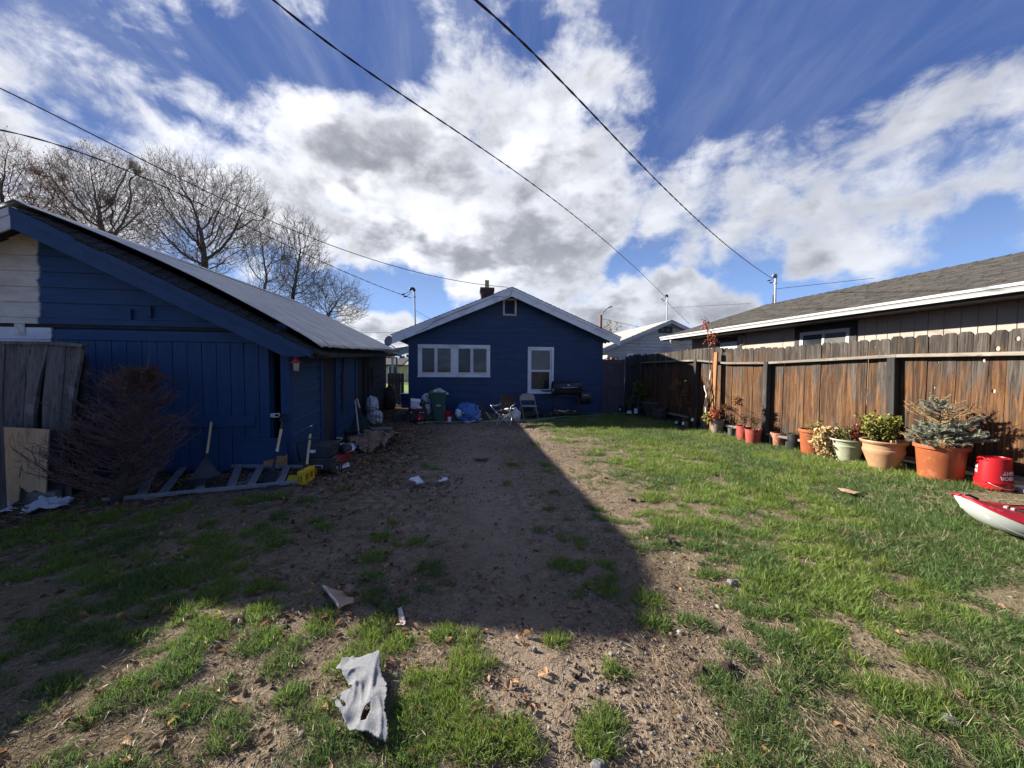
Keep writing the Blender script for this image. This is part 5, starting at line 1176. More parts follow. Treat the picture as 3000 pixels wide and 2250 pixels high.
# satellite dish
p = PD(1139, 999, 13.6); T = thing('satellite_dish', PD(1166, 1026, 13.3), 'round grey satellite dish on an arm above the shed eave', 'satellite dish')
MB().lathe(p, [(0, .05), (.09, .042), (.15, .02), (.185, -.01), (.19, -.016), (.15, .008), (.09, .03), (0, .038)], 24, axis=Vector((.35, .9, -.1)), sx=1, sy=.95).build('reflector', MT['dish'], T, smooth=True)
MB().tube([p + Vector((0, .05, -.1)), PD(1148, 1013, 13.5), PD(1166, 1026, 13.35), PD(1168, 1033, 13.35)], .018, 6).build('mounting_arm', MT['steel'], T)
MB().tube([p + Vector((0, -.02, -.16)), p + Vector((.02, -.28, -.1))], .010, 5).build('feed_arm', MT['steel'], T)
MB().cbox(p + Vector((.02, -.30, -.08)), .05, .08, .05).build('receiver', MT['dish'], T)

# ------------------------------------------------------------------ bare trees
from mathutils.kdtree import KDTree
def tree(name, base, env, label, m_bark, m_twig, seed, n=1500, step=.22, group=None, rtip=.0075, forks=3, leaves=None, tw=.75, lean=(0, 0)):
    """branches grow towards points spread through the crown envelope: env = [(centre, radii), ...]"""
    rg = random.Random(seed); T = thing(name, base, label, 'tree', group); A = []
    for (c, r, share) in env:
        for _ in range(int(n * share)):
                d = Vector((rg.gauss(0, 1), rg.gauss(0, 1), rg.gauss(0, 1))).normalized() * rg.random() ** .42; A.append(Vector((c[0] + d.x * r[0], c[1] + d.y * r[1], c[2] + d.z * r[2])))
    zlow = min(c[2] - r[2] for c, r, _ in env); c0 = env[0][0]
    nodes = [Vector(base)]; par = [-1]; p = Vector(base)
    while p.z < zlow + .35 * env[0][1][2]:
        t = Vector((c0[0] - p.x, c0[1] - p.y, (c0[2] - p.z) * 1.6)).normalized(); p = p + (t * .6 + Vector((rg.gauss(0, .12), rg.gauss(0, .12), .7))).normalized() * step * 1.6; par.append(len(nodes) - 1); nodes.append(p)
    alive = A; infl = 9.0
    for it in range(70):
        kd = KDTree(len(nodes))
        for i, q in enumerate(nodes): kd.insert(q, i)
        kd.balance(); acc = {}; rest = []
        for q in alive:
            co, i, dist = kd.find(q)
            if dist < step * 1.15: continue
            rest.append(q)
            if dist < infl: acc.setdefault(i, Vector((0, 0, 0))); acc[i] += (q - co) / dist
        if not acc: break
        for i, d in acc.items():
            if d.length < 1e-3: continue
            prevd = (nodes[i] - nodes[par[i]]).normalized() if par[i] >= 0 else Vector((0, 0, 1))
            nodes.append(nodes[i] + (d.normalized() + prevd * .35 + Vector((rg.gauss(0, .16), rg.gauss(0, .16), rg.gauss(0, .12) + .10))).normalized() * step); par.append(i)
        alive = rest
        if it > 25: infl = 2.5
    N_ = len(nodes); kids = [0] * N_; area = [0.0] * N_
    for i in range(1, N_): kids[par[i]] += 1
    for i in range(N_ - 1, 0, -1):
        if kids[i] == 0: area[i] += rtip ** 2.1
        area[par[i]] += area[i]
    rad = [max(rtip, a ** (1 / 2.1)) for a in area]
    P0, P1, R0, R1 = [], [], [], []
    for i in range(1, N_): P0.append(tuple(nodes[par[i]])); P1.append(tuple(nodes[i])); R0.append(min(rad[par[i]], rad[i] * 1.5)); R1.append(rad[i])
    tips = []
    for i in range(1, N_):
        if rad[i] < rtip * 2.2:
            d = (nodes[i] - nodes[par[i]]).normalized()
            for k in range(forks if kids[i] == 0 else (1 if rg.random() < .9 else 0)):
                q = nodes[i]; e = (d + Vector((rg.gauss(0, .55), rg.gauss(0, .55), rg.gauss(.35, .3)))).normalized(); r = rtip * .85; L_ = tw * rg.uniform(.5, 1.1)
                for j in range(3):
                    q2 = q + e * L_ / 3; P0.append(tuple(q)); P1.append(tuple(q2)); R0.append(r); R1.append(r * .8); r *= .8
                    if j < 2:
                        f = (e + Vector((rg.gauss(0, .6), rg.gauss(0, .6), rg.gauss(.25, .2)))).normalized(); P0.append(tuple(q2)); P1.append(tuple(q2 + f * L_ * .4)); R0.append(r * .8); R1.append(r * .5)
                    q = q2; e = (e + Vector((rg.gauss(0, .15), rg.gauss(0, .15), .22))).normalized()
                tips.append(q)
    P0, P1, R0, R1 = map(np.array, (P0, P1, R0, R1)); big = R1 > .035
    V, F = seg_mesh(P0[big], P1[big], R0[big], R1[big], 7); fast_mesh('trunk', V, F, m_bark, T, smooth=True)
    V, F = seg_mesh(P0[~big], P1[~big], R0[~big], R1[~big], 3); fast_mesh('crown', V, F, m_twig, T)
    if leaves:
        V, F = [], []
        for i in range(leaves[1]):
            p = rg.choice(tips) + Vector((rg.gauss(0, .06), rg.gauss(0, .06), rg.gauss(0, .06))); a = Vector((rg.gauss(0, 1), rg.gauss(0, 1), rg.gauss(0, 1))).normalized(); b = a.orthogonal(); n0 = len(V); s_ = leaves[2] * rg.uniform(.6, 1.3)
            V += [tuple(p - a * s_), tuple(p + b * s_ * .5), tuple(p + a * s_), tuple(p - b * s_ * .5)]; F.append((n0, n0 + 1, n0 + 2, n0 + 3))
        fast_mesh('leaves', np.array(V), np.array(F), leaves[0], T)['kind'] = 'stuff'
    return len(P0)
def EV(u, v, ru, rv, D, share, dep=1.0):          # crown envelope from where the crown stands (2212 px wide view)
    c = PD(u * S_, v * S_, D); k = FPX / S_ / D; return (tuple(c), (ru / k, ru / k * dep, rv / k), share)
def tb(u, D): p = PD(u * S_, 1081, D); return (p.x, p.y, 0)
TG = 'bare trees behind the shed'; B_, W_ = MT['bark'], MT['twig']; cnt = 0
cnt += tree('bare_tree', tb(450, 24), [EV(425, 480, 120, 120, 24, .7, .7), EV(520, 470, 62, 95, 24, .35, .9), EV(370, 410, 60, 75, 24, .25, .9)], 'broad bare tree with strong forked limbs, tallest behind the shed roof', B_, W_, 11, 6500, .22, TG)
cnt += tree('bare_tree', tb(560, 25), [EV(590, 590, 55, 75, 25, .7), EV(560, 520, 40, 50, 25, .3)], 'smaller bare tree between the broad tree and the slender tree', B_, W_, 5, 1500, .23, TG)
cnt += tree('bare_tree', tb(622, 23), [EV(652, 570, 55, 95, 23, .8, .9), EV(625, 500, 18, 45, 23, .12)], 'slender upright bare tree over the middle of the metal roof', B_, W_, 23, 2600, .20, TG)
cnt += tree('bare_tree', tb(700, 24), [EV(722, 655, 68, 52, 24, 1.0)], 'low spreading bare tree over the far end of the metal roof', B_, W_, 31, 1500, .21, TG, leaves=(MT['deadleaf'], 120, .05))
cnt += tree('bare_tree', tb(235, 27), [EV(232, 445, 92, 112, 27, 1.0), EV(150, 430, 60, 90, 27, .3)], 'dense brownish bare tree between shed peak and broad tree', B_, W_, 43, 6500, .23, TG, forks=3, leaves=(mat_leaf('olive_seed_leaf', (.20, .15, .08), (.12, .10, .06)), 1500, .05))
cnt += tree('bare_tree', tb(30, 22), [EV(10, 420, 100, 110, 22, 1.0)], 'bare tree with some orange leaves rising behind the shed peak', B_, MT['twigred'], 57, 2300, .25, TG, leaves=(mat_leaf('orange_leaf', (.45, .16, .06), (.3, .12, .05)), 420, .05))
cnt += tree('bare_tree', tb(1321, 55), [EV(1318, 712, 16, 16, 55, 1.0)], 'distant pale yellow leafless tree beside the street lamp', B_, W_, 61, 90, .4, None, .02, leaves=(mat_leaf('pale_yellow_leaf', (.42, .36, .18), (.3, .27, .14)), 300, .10), tw=.8)
cnt += tree('bare_tree', tb(893, 60), [EV(893, 762, 22, 17, 60, 1.0)], 'distant tan bare tree seen between shed and house', B_, mat('tan_twig', (.34, .25, .2), (.26, .19, .15), 4, .9, 0), 67, 120, .4, None, .02, tw=.8)
print('tree segments', cnt)
# far tree line round the place, so that gaps never show an empty horizon
def treeline():
    V, F = [], []; rg = np.random.default_rng(5)
    for i in range(150):
        an = rg.uniform(-1.5, 1.5); D = rg.uniform(95, 150); x, y = D * math.sin(an), D * math.cos(an); h = rg.uniform(3, 7.5); n0 = len(V); m_ = 60
        for k in range(m_):
            c = np.array([x, y, 0]) + np.array([rg.normal(0, h * .33), rg.normal(0, h * .33), h * rg.uniform(.1, 1) ** .8]); a = rg.normal(0, 1, 3); a /= np.linalg.norm(a); b = np.cross(a, rg.normal(0, 1, 3)); b /= np.linalg.norm(b); s_ = h * .11
            n0 = len(V); V += [c - a * s_, c + b * s_, c + a * s_, c - b * s_]; F.append((n0, n0 + 1, n0 + 2, n0 + 3))
    o = fast_mesh('tree_line', np.array(V), np.array(F), mat_leaf('far_tree_grey', (.13, .11, .085), (.075, .075, .055), .1)); o['kind'] = 'stuff'; tag(o, 'distant grey brown tree line beyond the houses', 'trees')
treeline()
# ------------------------------------------------------------------ sheets, cloths
def inside(poly, x, y):
    c = np.zeros(x.shape, bool); n = len(poly)
    for i in range(n):
        x0, y0 = poly[i]; x1, y1 = poly[(i + 1) % n]
        c ^= ((y0 > y) != (y1 > y)) & (x < (x1 - x0) * (y - y0) / (y1 - y0 + 1e-12) + x0)
    return c
def sheet(name, poly, res, hf, mt_, parent=None, holes=(), thick=.002, jag=0.0, base=0.008):
    P = np.array(poly); x0, y0 = P.min(0); x1, y1 = P.max(0); xs = np.arange(x0, x1 + res, res); ys = np.arange(y0, y1 + res, res); X, Y = np.meshgrid(xs, ys)
    cx, cy = X + res / 2, Y + res / 2; jx = jag * (vnoise(X * 60, Y * 60) - .5) * 2
    keep = inside(poly, cx + jx, cy + jx)
    for h in holes: keep &= ~inside(h, cx, cy)
    keep = keep[:-1, :-1]; Z = np.vectorize(zg)(X, Y) + base + hf(X, Y); nx = len(xs)
    V = np.stack([X, Y, Z], -1).reshape(-1, 3); i = (np.arange(len(ys) - 1)[:, None] * nx + np.arange(nx - 1)[None, :])[keep]
    F = np.stack([i, i + 1, i + 1 + nx, i + nx], 1); used = np.unique(F); mp = -np.ones(len(V), int); mp[used] = np.arange(len(used))
    o = fast_mesh(name, V[used], mp[F], mt_, parent, smooth=True)
    if thick: s_ = o.modifiers.new('thickness', 'SOLIDIFY'); s_.thickness = thick; s_.offset = 1
    return o
def gpoly(px, s_=1.0): return [tuple(G(u * s_, v * s_).xy) for u, v in px]
def ridged(x, y, f, seed=0, o=3):
    s_ = 0; a = 1.0
    for i in range(o): s_ = s_ + a * (1 - np.abs(2 * vnoise(x * f * 2 ** i + seed, y * f * 2 ** i + seed * 1.7) - 1)) ** 2; a *= .5
    return s_ / 1.75

def knit_mat():
    mt, nt, bs = _nt('grey_white_knit'); g = NG(nt); v = g.obj(False)
    w = g.N('ShaderNodeTexWave'); mp = g.N('ShaderNodeMapping'); g.L(v, mp.inputs[0]); mp.inputs['Rotation'].default_value = (0, 0, -.25); g.L(mp.outputs[0], w.inputs['Vector']); w.inputs['Scale'].default_value = 105; w.inputs['Distortion'].default_value = 3.5; w.inputs['Detail Scale'].default_value = 2
    n = g.noise(v, 260, 3, .7); n2 = g.noise(v, 30, 4, .6)
    c = g.mix(g.ss(n, .4, .6), (.50, .51, .53), (.31, .32, .34)); c = g.mix(g.ss(n2, .5, .7, 0, .35), c, (.25, .25, .26)); c = g.mix(g.m('MULTIPLY', g.ss(w.outputs[1], .45, .15), .5), c, (.24, .245, .26))
    g.L(c, bs.inputs['Base Color']); sset(bs, rough=.95, spec=.1, sheen=.2); g.L(g.bump(g.m('ADD', w.outputs[1], g.m('MULTIPLY', n, .7)), .9, .006), bs.inputs['Normal']); return mt
def build_cloth():
    K = lambda x, y: (900 + x * .45208, 1500 + y * .45208)
    pl = [K(*q) for q in ((232, 985), (300, 980), (345, 992), (390, 990), (430, 1000), (468, 962), (474, 1010), (470, 1060), (485, 1130), (512, 1190), (518, 1250), (498, 1330), (505, 1400), (522, 1480), (515, 1555), (490, 1545), (462, 1552), (420, 1520), (380, 1512), (330, 1500), (278, 1505), (255, 1460), (218, 1390), (195, 1340), (172, 1295), (190, 1272), (215, 1300), (240, 1345), (262, 1330), (228, 1290), (216, 1250), (240, 1222), (280, 1218), (300, 1230), (292, 1200), (250, 1150), (225, 1100), (180, 1062), (205, 1040))]
    hole = [K(*q) for q in ((372, 1350), (408, 1330), (410, 1375), (385, 1440), (345, 1440), (352, 1400))]
    poly = gpoly(pl); hl = gpoly(hole)
    def hf(x, y):
        xr = x * .93 + y * .3 + .02 * vnoise(x * 8, y * 8); yr = y * .93 - x * .3
        return .060 * ridged(xr, yr * .5, 6.5, 3, 1) + .045 * ridged(xr * .8 + 3, yr * .45, 13, 9, 1) + .014 * ridged(xr, yr * .6, 24, 5, 1) + .012
    o = sheet('knit_cloth', poly, .0035, hf, knit_mat(), None, [hl], .004, .003, .010)
    tag(rebase(o, (poly[0][0], poly[0][1], 0)), 'crumpled grey white knitted rag lying on the near grass', 'cloth')
build_cloth()

def build_litter():
    K = lambda x, y: (900 + x * .45208, 1500 + y * .45208)
    T = thing('torn_cardboard', G(*K(200, 600)), 'torn brown cardboard box flap lying at the shadow edge', 'cardboard')
    pl = gpoly([K(*q) for q in ((97, 524), (128, 515), (165, 540), (230, 560), (262, 592), (300, 590), (300, 622), (205, 662), (150, 590))])
    sheet('flap', pl, .006, lambda x, y: .012 + .018 * vnoise(x * 9, y * 9), MT['cardboard'], T, thick=.005)
    pl2 = gpoly([K(*q) for q in ((228, 588), (252, 538), (285, 534), (304, 560), (290, 580), (255, 590))]); sheet('torn_ply', pl2, .006, lambda x, y: .045 + .03 * ridged(x, y, 14, 2), MT['burlap'], T, thick=.002)
    pl3 = gpoly([K(*q) for q in ((97, 524), (112, 517), (206, 640), (205, 662))]); sheet('printed_edge', pl3, .005, lambda x, y: .021 + .018 * vnoise(x * 9, y * 9), MT['cardwhite'], T, thick=.002)
    for nm, pts, mt_, lb, ct, hh in (
        ('packet_scrap', ((585, 655), (610, 645), (640, 730), (635, 752), (575, 755), (605, 740)), MT['cardwhite'], 'small torn red and white packet scrap on the shadow edge', 'scrap', .02),):
        o = sheet(nm, gpoly([K(*q) for q in pts]), .004, lambda x, y: .01 + hh * ridged(x, y, 20, 4), mt_, None, thick=.0015); tag(rebase(o, G(*K(*pts[0]))), lb, ct)
    K2 = lambda x, y: (900 + x * .36166, 1200 + y * .36166)
    pk = gpoly([K2(*q) for q in ((820, 612), (850, 596), (900, 592), (945, 628), (890, 640), (868, 628))])
    o = sheet('padded_envelope', pk, .008, lambda x, y: .02 + .035 * vnoise(x * 7, y * 7) + .02 * ridged(x, y, 12, 1), MT['whiteplastic'], None, thick=.012); tag(rebase(o, (*pk[0], 0)), 'white plastic mailing packet lying on the bare dirt', 'packet')
    pk = gpoly([K2(*q) for q in ((1045, 606), (1095, 590), (1105, 584), (1138, 588), (1135, 604), (1080, 612))])
    o = sheet('white_scrap', pk, .006, lambda x, y: .015 + .04 * ridged(x, y, 13, 5), MT['whiteplastic'], None, thick=.006); tag(rebase(o, (*pk[0], 0)), 'smaller crumpled white scrap right of the mailing packet', 'scrap')
    # flat bit of card on the lawn
    pl = [tuple(GT(*q).xy) for q in ((2455, 1447), (2468, 1447), (2520, 1459), (2505, 1464), (2470, 1458))]
    o = sheet('cardboard_scrap', pl, .01, lambda x, y: .05 + .01 * vnoise(x * 4, y * 4), MT['cardboard'], None, thick=.004); tag(rebase(o, (*pl[0], 0)), 'flat tan cardboard scrap on the sunny lawn before the pots', 'scrap')
    # stones that can be picked out
    for i, (u, v, r, mt_, lb) in enumerate(((2145, 1716, .030, MT['concrete'], 'pale chipped stone in the grass left of the bare patch'), (2784, 2120, .028, MT['concrete'], 'light grey stone half sunk in the lower right grass'), (1752, 2245, .022, MT['concrete'], 'grey stone at the bottom edge beside the path'), (1565, 1906, .012, MT['stone'], 'dark grey pebble on the sunny dirt'), (1822, 1888, .011, MT['concrete'], 'small light pebble on the sunny dirt near the shadow corner'), (1830, 1903, .009, MT['stone'], 'small dull pebble below the light pebble'), (2130, 1960, .03, MT['darkclod'], 'dark crumbly clod in the right grass patch'))):
        p = GT(u, v); o = MB().blob((p.x, p.y, zg(p.x, p.y) + r * .35), (r * 1.2, r, r * .7), 3 + i, .25, 14, 9, 1.7, False).build('stone', mt_, None, smooth=True, auto=40); tag(rebase(o, p), lb, 'stone', 'loose stones')
    dung = ((1968, 1592, .06), (2115, 1610, .055), (1850, 1468, .05), (1882, 1470, .04), (1980, 1525, .04), (2002, 1470, .03), (2185, 1347, .04), (2255, 1505, .035), (2050, 1326, .04), (2040, 1966, .05), (2112, 1958, .035), (1777, 1404, .04), (2290, 1712, .045), (1690, 1985, .03))
    for i, (u, v, r) in enumerate(dung):
        p = GT(u, v); mb = MB(); r *= .62
        for k in range(4): mb.blob((p.x + random.uniform(-r, r), p.y + random.uniform(-r, r) * .6, zg(p.x, p.y) + r * .4), r * random.uniform(.35, .55), i * 5 + k, .4, 10, 7, 2, False)
        o = mb.build('dark_clod', MT['darkclod'], None, smooth=True); tag(rebase(o, p), 'dark brown clod lying in the sunny lawn', 'clod', 'dark clods in the lawn')
build_litter()

# ------------------------------------------------------------------ old boards, plywood and plastic on the far left
def build_left_boards():
    F = Fr(G(130, 1464), .10); T = thing('board_screen', F.w(0, 0, 0), 'leaning screen of weathered grey boards with a tapered gap', 'board screen')
    ln = .10
    def plank(px, nm, mt_, b0=0.0, th=.035):
        pts = []
        for (u, v) in px:
            a, z = F.hitB(u, v, b0); 
            for _ in range(4): bb = b0 + ln * max(z, 0) ; a, z = F.hitB(u, v, bb)
            pts.append(F.w(a, bb, z))
        return bevel(MB().prism(pts, F.B * th).build(nm, mt_, T), .004, 1)
    plank([(-330, 1455), (-330, 1003), (-215, 1003), (-218, 1455)], 'plank', MT['oldboard'])
    plank([(-212, 1457), (-210, 1004), (-100, 1004), (-108, 1458)], 'plank', MT['oldboard'], .004)
    plank([(-104, 1458), (-98, 1005), (12, 1005), (-4, 1459)], 'plank', MT['oldboard'], -.004)
    plank([(0, 1460), (14, 1006), (80, 1008), (52, 1462)], 'plank', MT['oldboard'], .006)
    plank([(56, 1463), (82, 1008), (139, 1009), (137, 1030), (112, 1120), (100, 1200), (90, 1464)], 'plank', MT['oldboard'], -.003)
    plank([(121, 1464), (124, 1180), (139, 1050), (141, 1010), (192, 1011), (186, 1110), (178, 1200), (176, 1464)], 'plank', MT['oldboard'], .005)
    plank([(176, 1300), (180, 1110), (191, 1011), (238, 1014), (237, 1040), (222, 1115), (212, 1180), (204, 1300)], 'plank', MT['oldboard'], .012)
    plank([(-330, 1004), (-330, 996), (100, 1000), (180, 1002), (242, 1009), (236, 1016), (150, 1010)], 'cap_board', MT['oldboard'], -.03, .10)
    plank([(133, 1466), (128, 1262), (182, 1262), (182, 1466)], 'dark_plank', MT['darkboard'], -.045, .03)
    # dark backing behind the gap
    MB().fbox(F, -1.9, .25, .22, .24, .0, 1.5).build('backing_board', MT['darkboard'], T)
    # torn plywood in front
    pw = thing('plywood_sheet', F.w(-.3, -.12, 0), 'torn tan plywood sheet leaning on the weathered grey boards', 'plywood')
    def pl(px, b0, th, nm, mt_):
        pts = [F.w(*(lambda h: (h[0], b0 + .05 * h[1], h[1]))(F.hitB(u, v, b0))) for u, v in px]; MB().prism(pts, F.B * th).build(nm, mt_, pw)
    pl([(-300, 1470), (-300, 1250), (0, 1253), (131, 1260), (131, 1445), (110, 1440), (100, 1437), (85, 1444), (74, 1440), (66, 1432), (58, 1430), (52, 1420), (50, 1402), (54, 1398), (58, 1370), (56, 1358), (40, 1353), (24, 1350), (46, 1352), (57, 1357), (54, 1372), (50, 1400), (51, 1418), (54, 1430), (52, 1468), (33, 1478)], -.16, .014, 'sheet', MT['ply'])
    c = MB().fbox(F, -1.7, .2, -.10, .06, -.1, .11).build('concrete_footing', MT['concrete'], None); tag(rebase(c, F.w(0, 0, 0)), 'rough grey concrete footing under the weathered boards', 'footing')
    for nm, px, sd, lb in (('plastic_sheet', ((-60, 1498), (0, 1488), (25, 1488), (44, 1502), (30, 1512), (0, 1520), (-60, 1530)), 3, 'crumpled white plastic cut off by the lower left picture edge'), ('plastic_sheet', ((70, 1508), (80, 1490), (110, 1480), (135, 1464), (160, 1466), (180, 1476), (216, 1474), (200, 1484), (198, 1494), (160, 1500), (120, 1506), (84, 1518)), 8, 'crumpled white plastic sheet at the foot of the dead conifer')):
        pp = gpoly(px); o = sheet(nm, pp, .008, lambda x, y, sd=sd: .01 + .07 * ridged(x, y, 6, sd) * (.6 + .4 * vnoise(x * 20, y * 20)), MT['whiteplastic'], None, thick=.002, jag=.02); tag(rebase(o, (*pp[0], 0)), lb, 'plastic sheet', 'white plastic sheets on the left')
    # side fence running back out of the picture on the left; it shades the near grass
    Fs = Fr((-4.66, 2.0), .0); W_ = thing('side_fence', Fs.w(0, 0, 0), 'grey plank fence continuing out of the picture on the left', 'fence')
    y = -1.2
    while y < 1.45: 
        MB().fbox(Fs, 0, .02, y, y + .138, .05, 1.45 + random.uniform(-.01, .01)).build('board', MT['oldboard'], W_); y += .142
    for z in (.25, 1.0): MB().fbox(Fs, .022, .06, -1.2, 1.45, z, z + .09).build('rail', MT['oldboard'], W_)
build_left_boards()

# ------------------------------------------------------------------ dead conifer on the shed door
def dead_conifer():
    p = G(335, 1478); T = thing('dead_conifer', p, 'cut dead conifer with bare rusty twigs propped by the shed door', 'dead tree'); rg = random.Random(3)
    H = 1.33; top = p + Vector((-.13, .55, H)); base = p
    ax = lambda t: base.lerp(top, t) + Vector((.03 * math.sin(t * 5), 0, 0))
    MB().tube([ax(t / 10) for t in range(11)] + [top + Vector((-.03, .05, .22)), top + Vector((-.09, .1, .42))], [.046 - .0036 * t for t in range(11)] + [.007, .003], 10).build('trunk', MT['bark'], T, smooth=True)
    P0, P1, R0, R1 = [], [], [], []; N_ = []; S0 = []
    for i in range(210):
        t = rg.uniform(.04, .97); o = ax(t); an = rg.uniform(0, 6.283); prof = (.68 * (1 - t) ** .62 + .06) * rg.uniform(.75, 1.12)
        if math.sin(an) > .3: prof *= .6
        d = Vector((math.cos(an), math.sin(an) * .8, rg.uniform(.05, .45))).normalized(); L_ = prof; n = 7; q = o; r = .0075 * (1 - t * .45)
        for k in range(n):
            d = (d + Vector((rg.gauss(0, .08), rg.gauss(0, .08), .09 + rg.gauss(0, .05)))).normalized(); q1 = q + d * (L_ / n); P0.append(tuple(q)); P1.append(tuple(q1)); R0.append(r); R1.append(r * .84); r = max(.0016, r * .84)
            for s_ in (-1, 1):
                if rg.random() < .85 and k >= 1:
                    sd = d.cross(Vector((0, 0, 1))).normalized() * s_; dd = (d * .9 + sd * rg.uniform(.5, 1) + Vector((0, 0, rg.uniform(-.1, .3)))).normalized(); L2 = L_ * rg.uniform(.18, .36); m_ = q1
                    for j in range(3):
                        m2 = m_ + (dd + Vector((rg.gauss(0, .12), rg.gauss(0, .12), rg.gauss(0, .1) + .08))).normalized() * L2 / 3; P0.append(tuple(m_)); P1.append(tuple(m2)); R0.append(.0032 - .0006 * j); R1.append(.0026 - .0006 * j)
                        if j and rg.random() < .6:
                            e = m2 + Vector((rg.gauss(0, .04), rg.gauss(0, .04), rg.gauss(.02, .03))); P0.append(tuple(m2)); P1.append(tuple(e)); R0.append(.0018); R1.append(.0011)
                        m_ = m2
                    if (t > .8 or (math.cos(an) > .55 and .28 < t < .62 and k > 3)) and rg.random() < .8: S0.append((m_, dd))
            q = q1
    V, F = seg_mesh(P0, P1, R0, R1, 4); fast_mesh('branches', V, F, MT['deadtwig'], T)
    V, F = [], []
    for (q, d) in S0:
        for k in range(26):
            a = (d + Vector((rg.gauss(0, .6), rg.gauss(0, .6), rg.gauss(0, .6)))).normalized(); o = q - d * rg.uniform(0, .07); L_ = rg.uniform(.018, .035); w_ = a.orthogonal().normalized() * .0016; n0 = len(V); V += [tuple(o - w_), tuple(o + w_), tuple(o + a * L_)]; F.append((n0, n0 + 1, n0 + 2))
    fast_mesh('needles', np.array(V), np.array(F), MT['deadneedle'], T)['kind'] = 'stuff'
dead_conifer()

# ------------------------------------------------------------------ ladder, rake, shovel, edger
def build_tools():
    T = thing('step_ladder', G(640, 1430), 'aluminium step ladder with yellow end lying flat by the shed door', 'ladder')
    A0, A1 = G(300, 1465, .04), G(893, 1410, .04); B0, B1 = PD(470, 1384, 4.98), PD(893, 1383, 4.98); B0.z = B1.z = .085
    for p, q in ((A0, A1), (B0, B1)):
        bevel(MB().bar(p, q, .044, .022, (0, 0, 1)).build('side_rail', MT['alu'], T), .003, 1)
    c = lambda u, v: None
    for (ua, va, ub, vb) in ((412, 1450, 458, 1398), (475, 1446, 541, 1384), (583, 1436, 604, 1384), (676, 1427, 700, 1384), (735, 1420, 765, 1384), (820, 1412, 841, 1384)):
        p = G(ua, va, .05); q = PD(ub, vb, 4.97); q.z = .085; 
        bevel(MB().bar(p, q, .085, .02, (1, 0, .1)).build('step', MT['alu'], T), .003, 1)
    # second, rear pair of rails under it
    for (dx, dz) in ((.0, -.03),):
        MB().bar(G(420, 1462, .015), G(800, 1400, .02), .03, .02, (0, 0, 1)).build('rear_rail', MT['alu'], T)
    MB().bar(G(720, 1421, .02), PD(738, 1386, 4.9), .03, .015).build('brace', MT['alu'], T)
    # yellow moulded top cap
    h = G(893, 1421, .0); e = Fr(h, .05)
    o = bevel(MB().fbox(e, -.075, .0, -.03, .27, .0, .165).build('top_cap', MT['yellow'], T), .010, 2)
    for k in range(3): MB().fbox(e, -.002, .004, .02 + k * .11, .09 + k * .11, .05, .12).build('cap_slot', mat('dark_yellow', (.25, .17, .01), (.2, .13, .01), 9, .6, 0), o)
    for k in range(2): MB().fbox(e, -.062 + k * .032, -.045 + k * .032, -.034, -.028, .04, .12).build('cap_slot', bpy.data.materials['dark_yellow'], o)
    MB().hexa([G(838, 1412, .03), G(895, 1411, .03), G(893, 1392, .03), G(846, 1392, .03), G(838, 1412, .05), G(895, 1411, .05), G(893, 1392, .05), G(846, 1392, .05)]).build('yellow_tray', MT['yellow'], T)
    # leaf rake
    tines = G(598, 1452); hub = PD(603, 1337, 4.62); tip = PD(622.5, 1213, 5.0); mid = PD(606, 1333, 4.63)
    T = thing('leaf_rake', tines, 'wide black plastic leaf rake standing on its tines at the shed door', 'rake')
    MB().tube([mid, tip], .0135, 10).build('handle', MT['handle'], T, smooth=True, auto=50)
    MB().tube([PD(601, 1366, 4.53), PD(606, 1330, 4.64)], .017, 10).build('socket', MT['black'], T)
    L0, R0_ = G(519, 1455, .01), G(678, 1430, .01); apex = hub
    mb = MB(); nn = 14
    for k in range(nn):
        def at(f, s_): g_ = L0.lerp(R0_, f) + Vector((0, -.05 * math.sin(math.pi * f), 0)); return apex.lerp(g_, s_)
        f0, f1 = k / nn, (k + 1) / nn; o = Vector((0, -.006, 0)); a = (at(f0, .02), at(f1, .02), at(f1, .62), at(f0, .62)); mb.hexa([p for p in a] + [p + o for p in a])
    mb.build('fan', mat('worn_black_plastic', (.07, .072, .076), (.045, .047, .05), 9, .6, .1), T)
    for k in range(27):
        f = k / 26; g_ = L0.lerp(R0_, f) + Vector((0, -.05 * math.sin(math.pi * f), 0)); a = apex.lerp(g_, .60)
        MB().tube([a, a.lerp(g_, .9), g_ + Vector((0, .0, .02)), g_ + Vector((0, .05, -.005))], [.004, .0036, .0034, .003], 4).build('tine', MT['black'], T)
    # square shovel
    tipb = G(795, 1438); T = thing('square_shovel', tipb, 'square-bladed shovel with pale shaft propped before the shed corner', 'shovel')
    bt = PD(797, 1378, 4.72); s0 = PD(802, 1366, 4.74); s1 = PD(811, 1324, 4.84); h1 = PD(824, 1257, 4.98); g1 = PD(828, 1236, 5.0)
    ax = (bt - tipb).normalized(); sd = Vector((1, .12, 0)).normalized(); nrm = ax.cross(sd)
    V, F = [], []
    for j in range(7):
        s_ = j / 6; c = (tipb + Vector((0, 0, -.01))).lerp(bt, s_)
        for i in range(9):
            x_ = (i / 8 - .5); w_ = .20 if s_ < .9 else .19; V.append(c + sd * x_ * w_ + nrm * (-.022 * (1 - (2 * x_) ** 2) + (.01 if s_ > .95 else 0)))
    for j in range(6):
        for i in range(8): k = j * 9 + i; F.append((k, k + 1, k + 10, k + 9))
    o = MB().add(V, F).build('blade', MT['steel'], T, smooth=True); o.modifiers.new('thickness', 'SOLIDIFY').thickness = .003
    MB().tube([tipb.lerp(bt, .72), bt, s0, s1], [.010, .020, .016, .017], 10).build('socket', MT['steel'], T, smooth=True)
    MB().tube([s1, h1], .0165, 10).build('shaft', MT['handle'], T, smooth=True, auto=50)
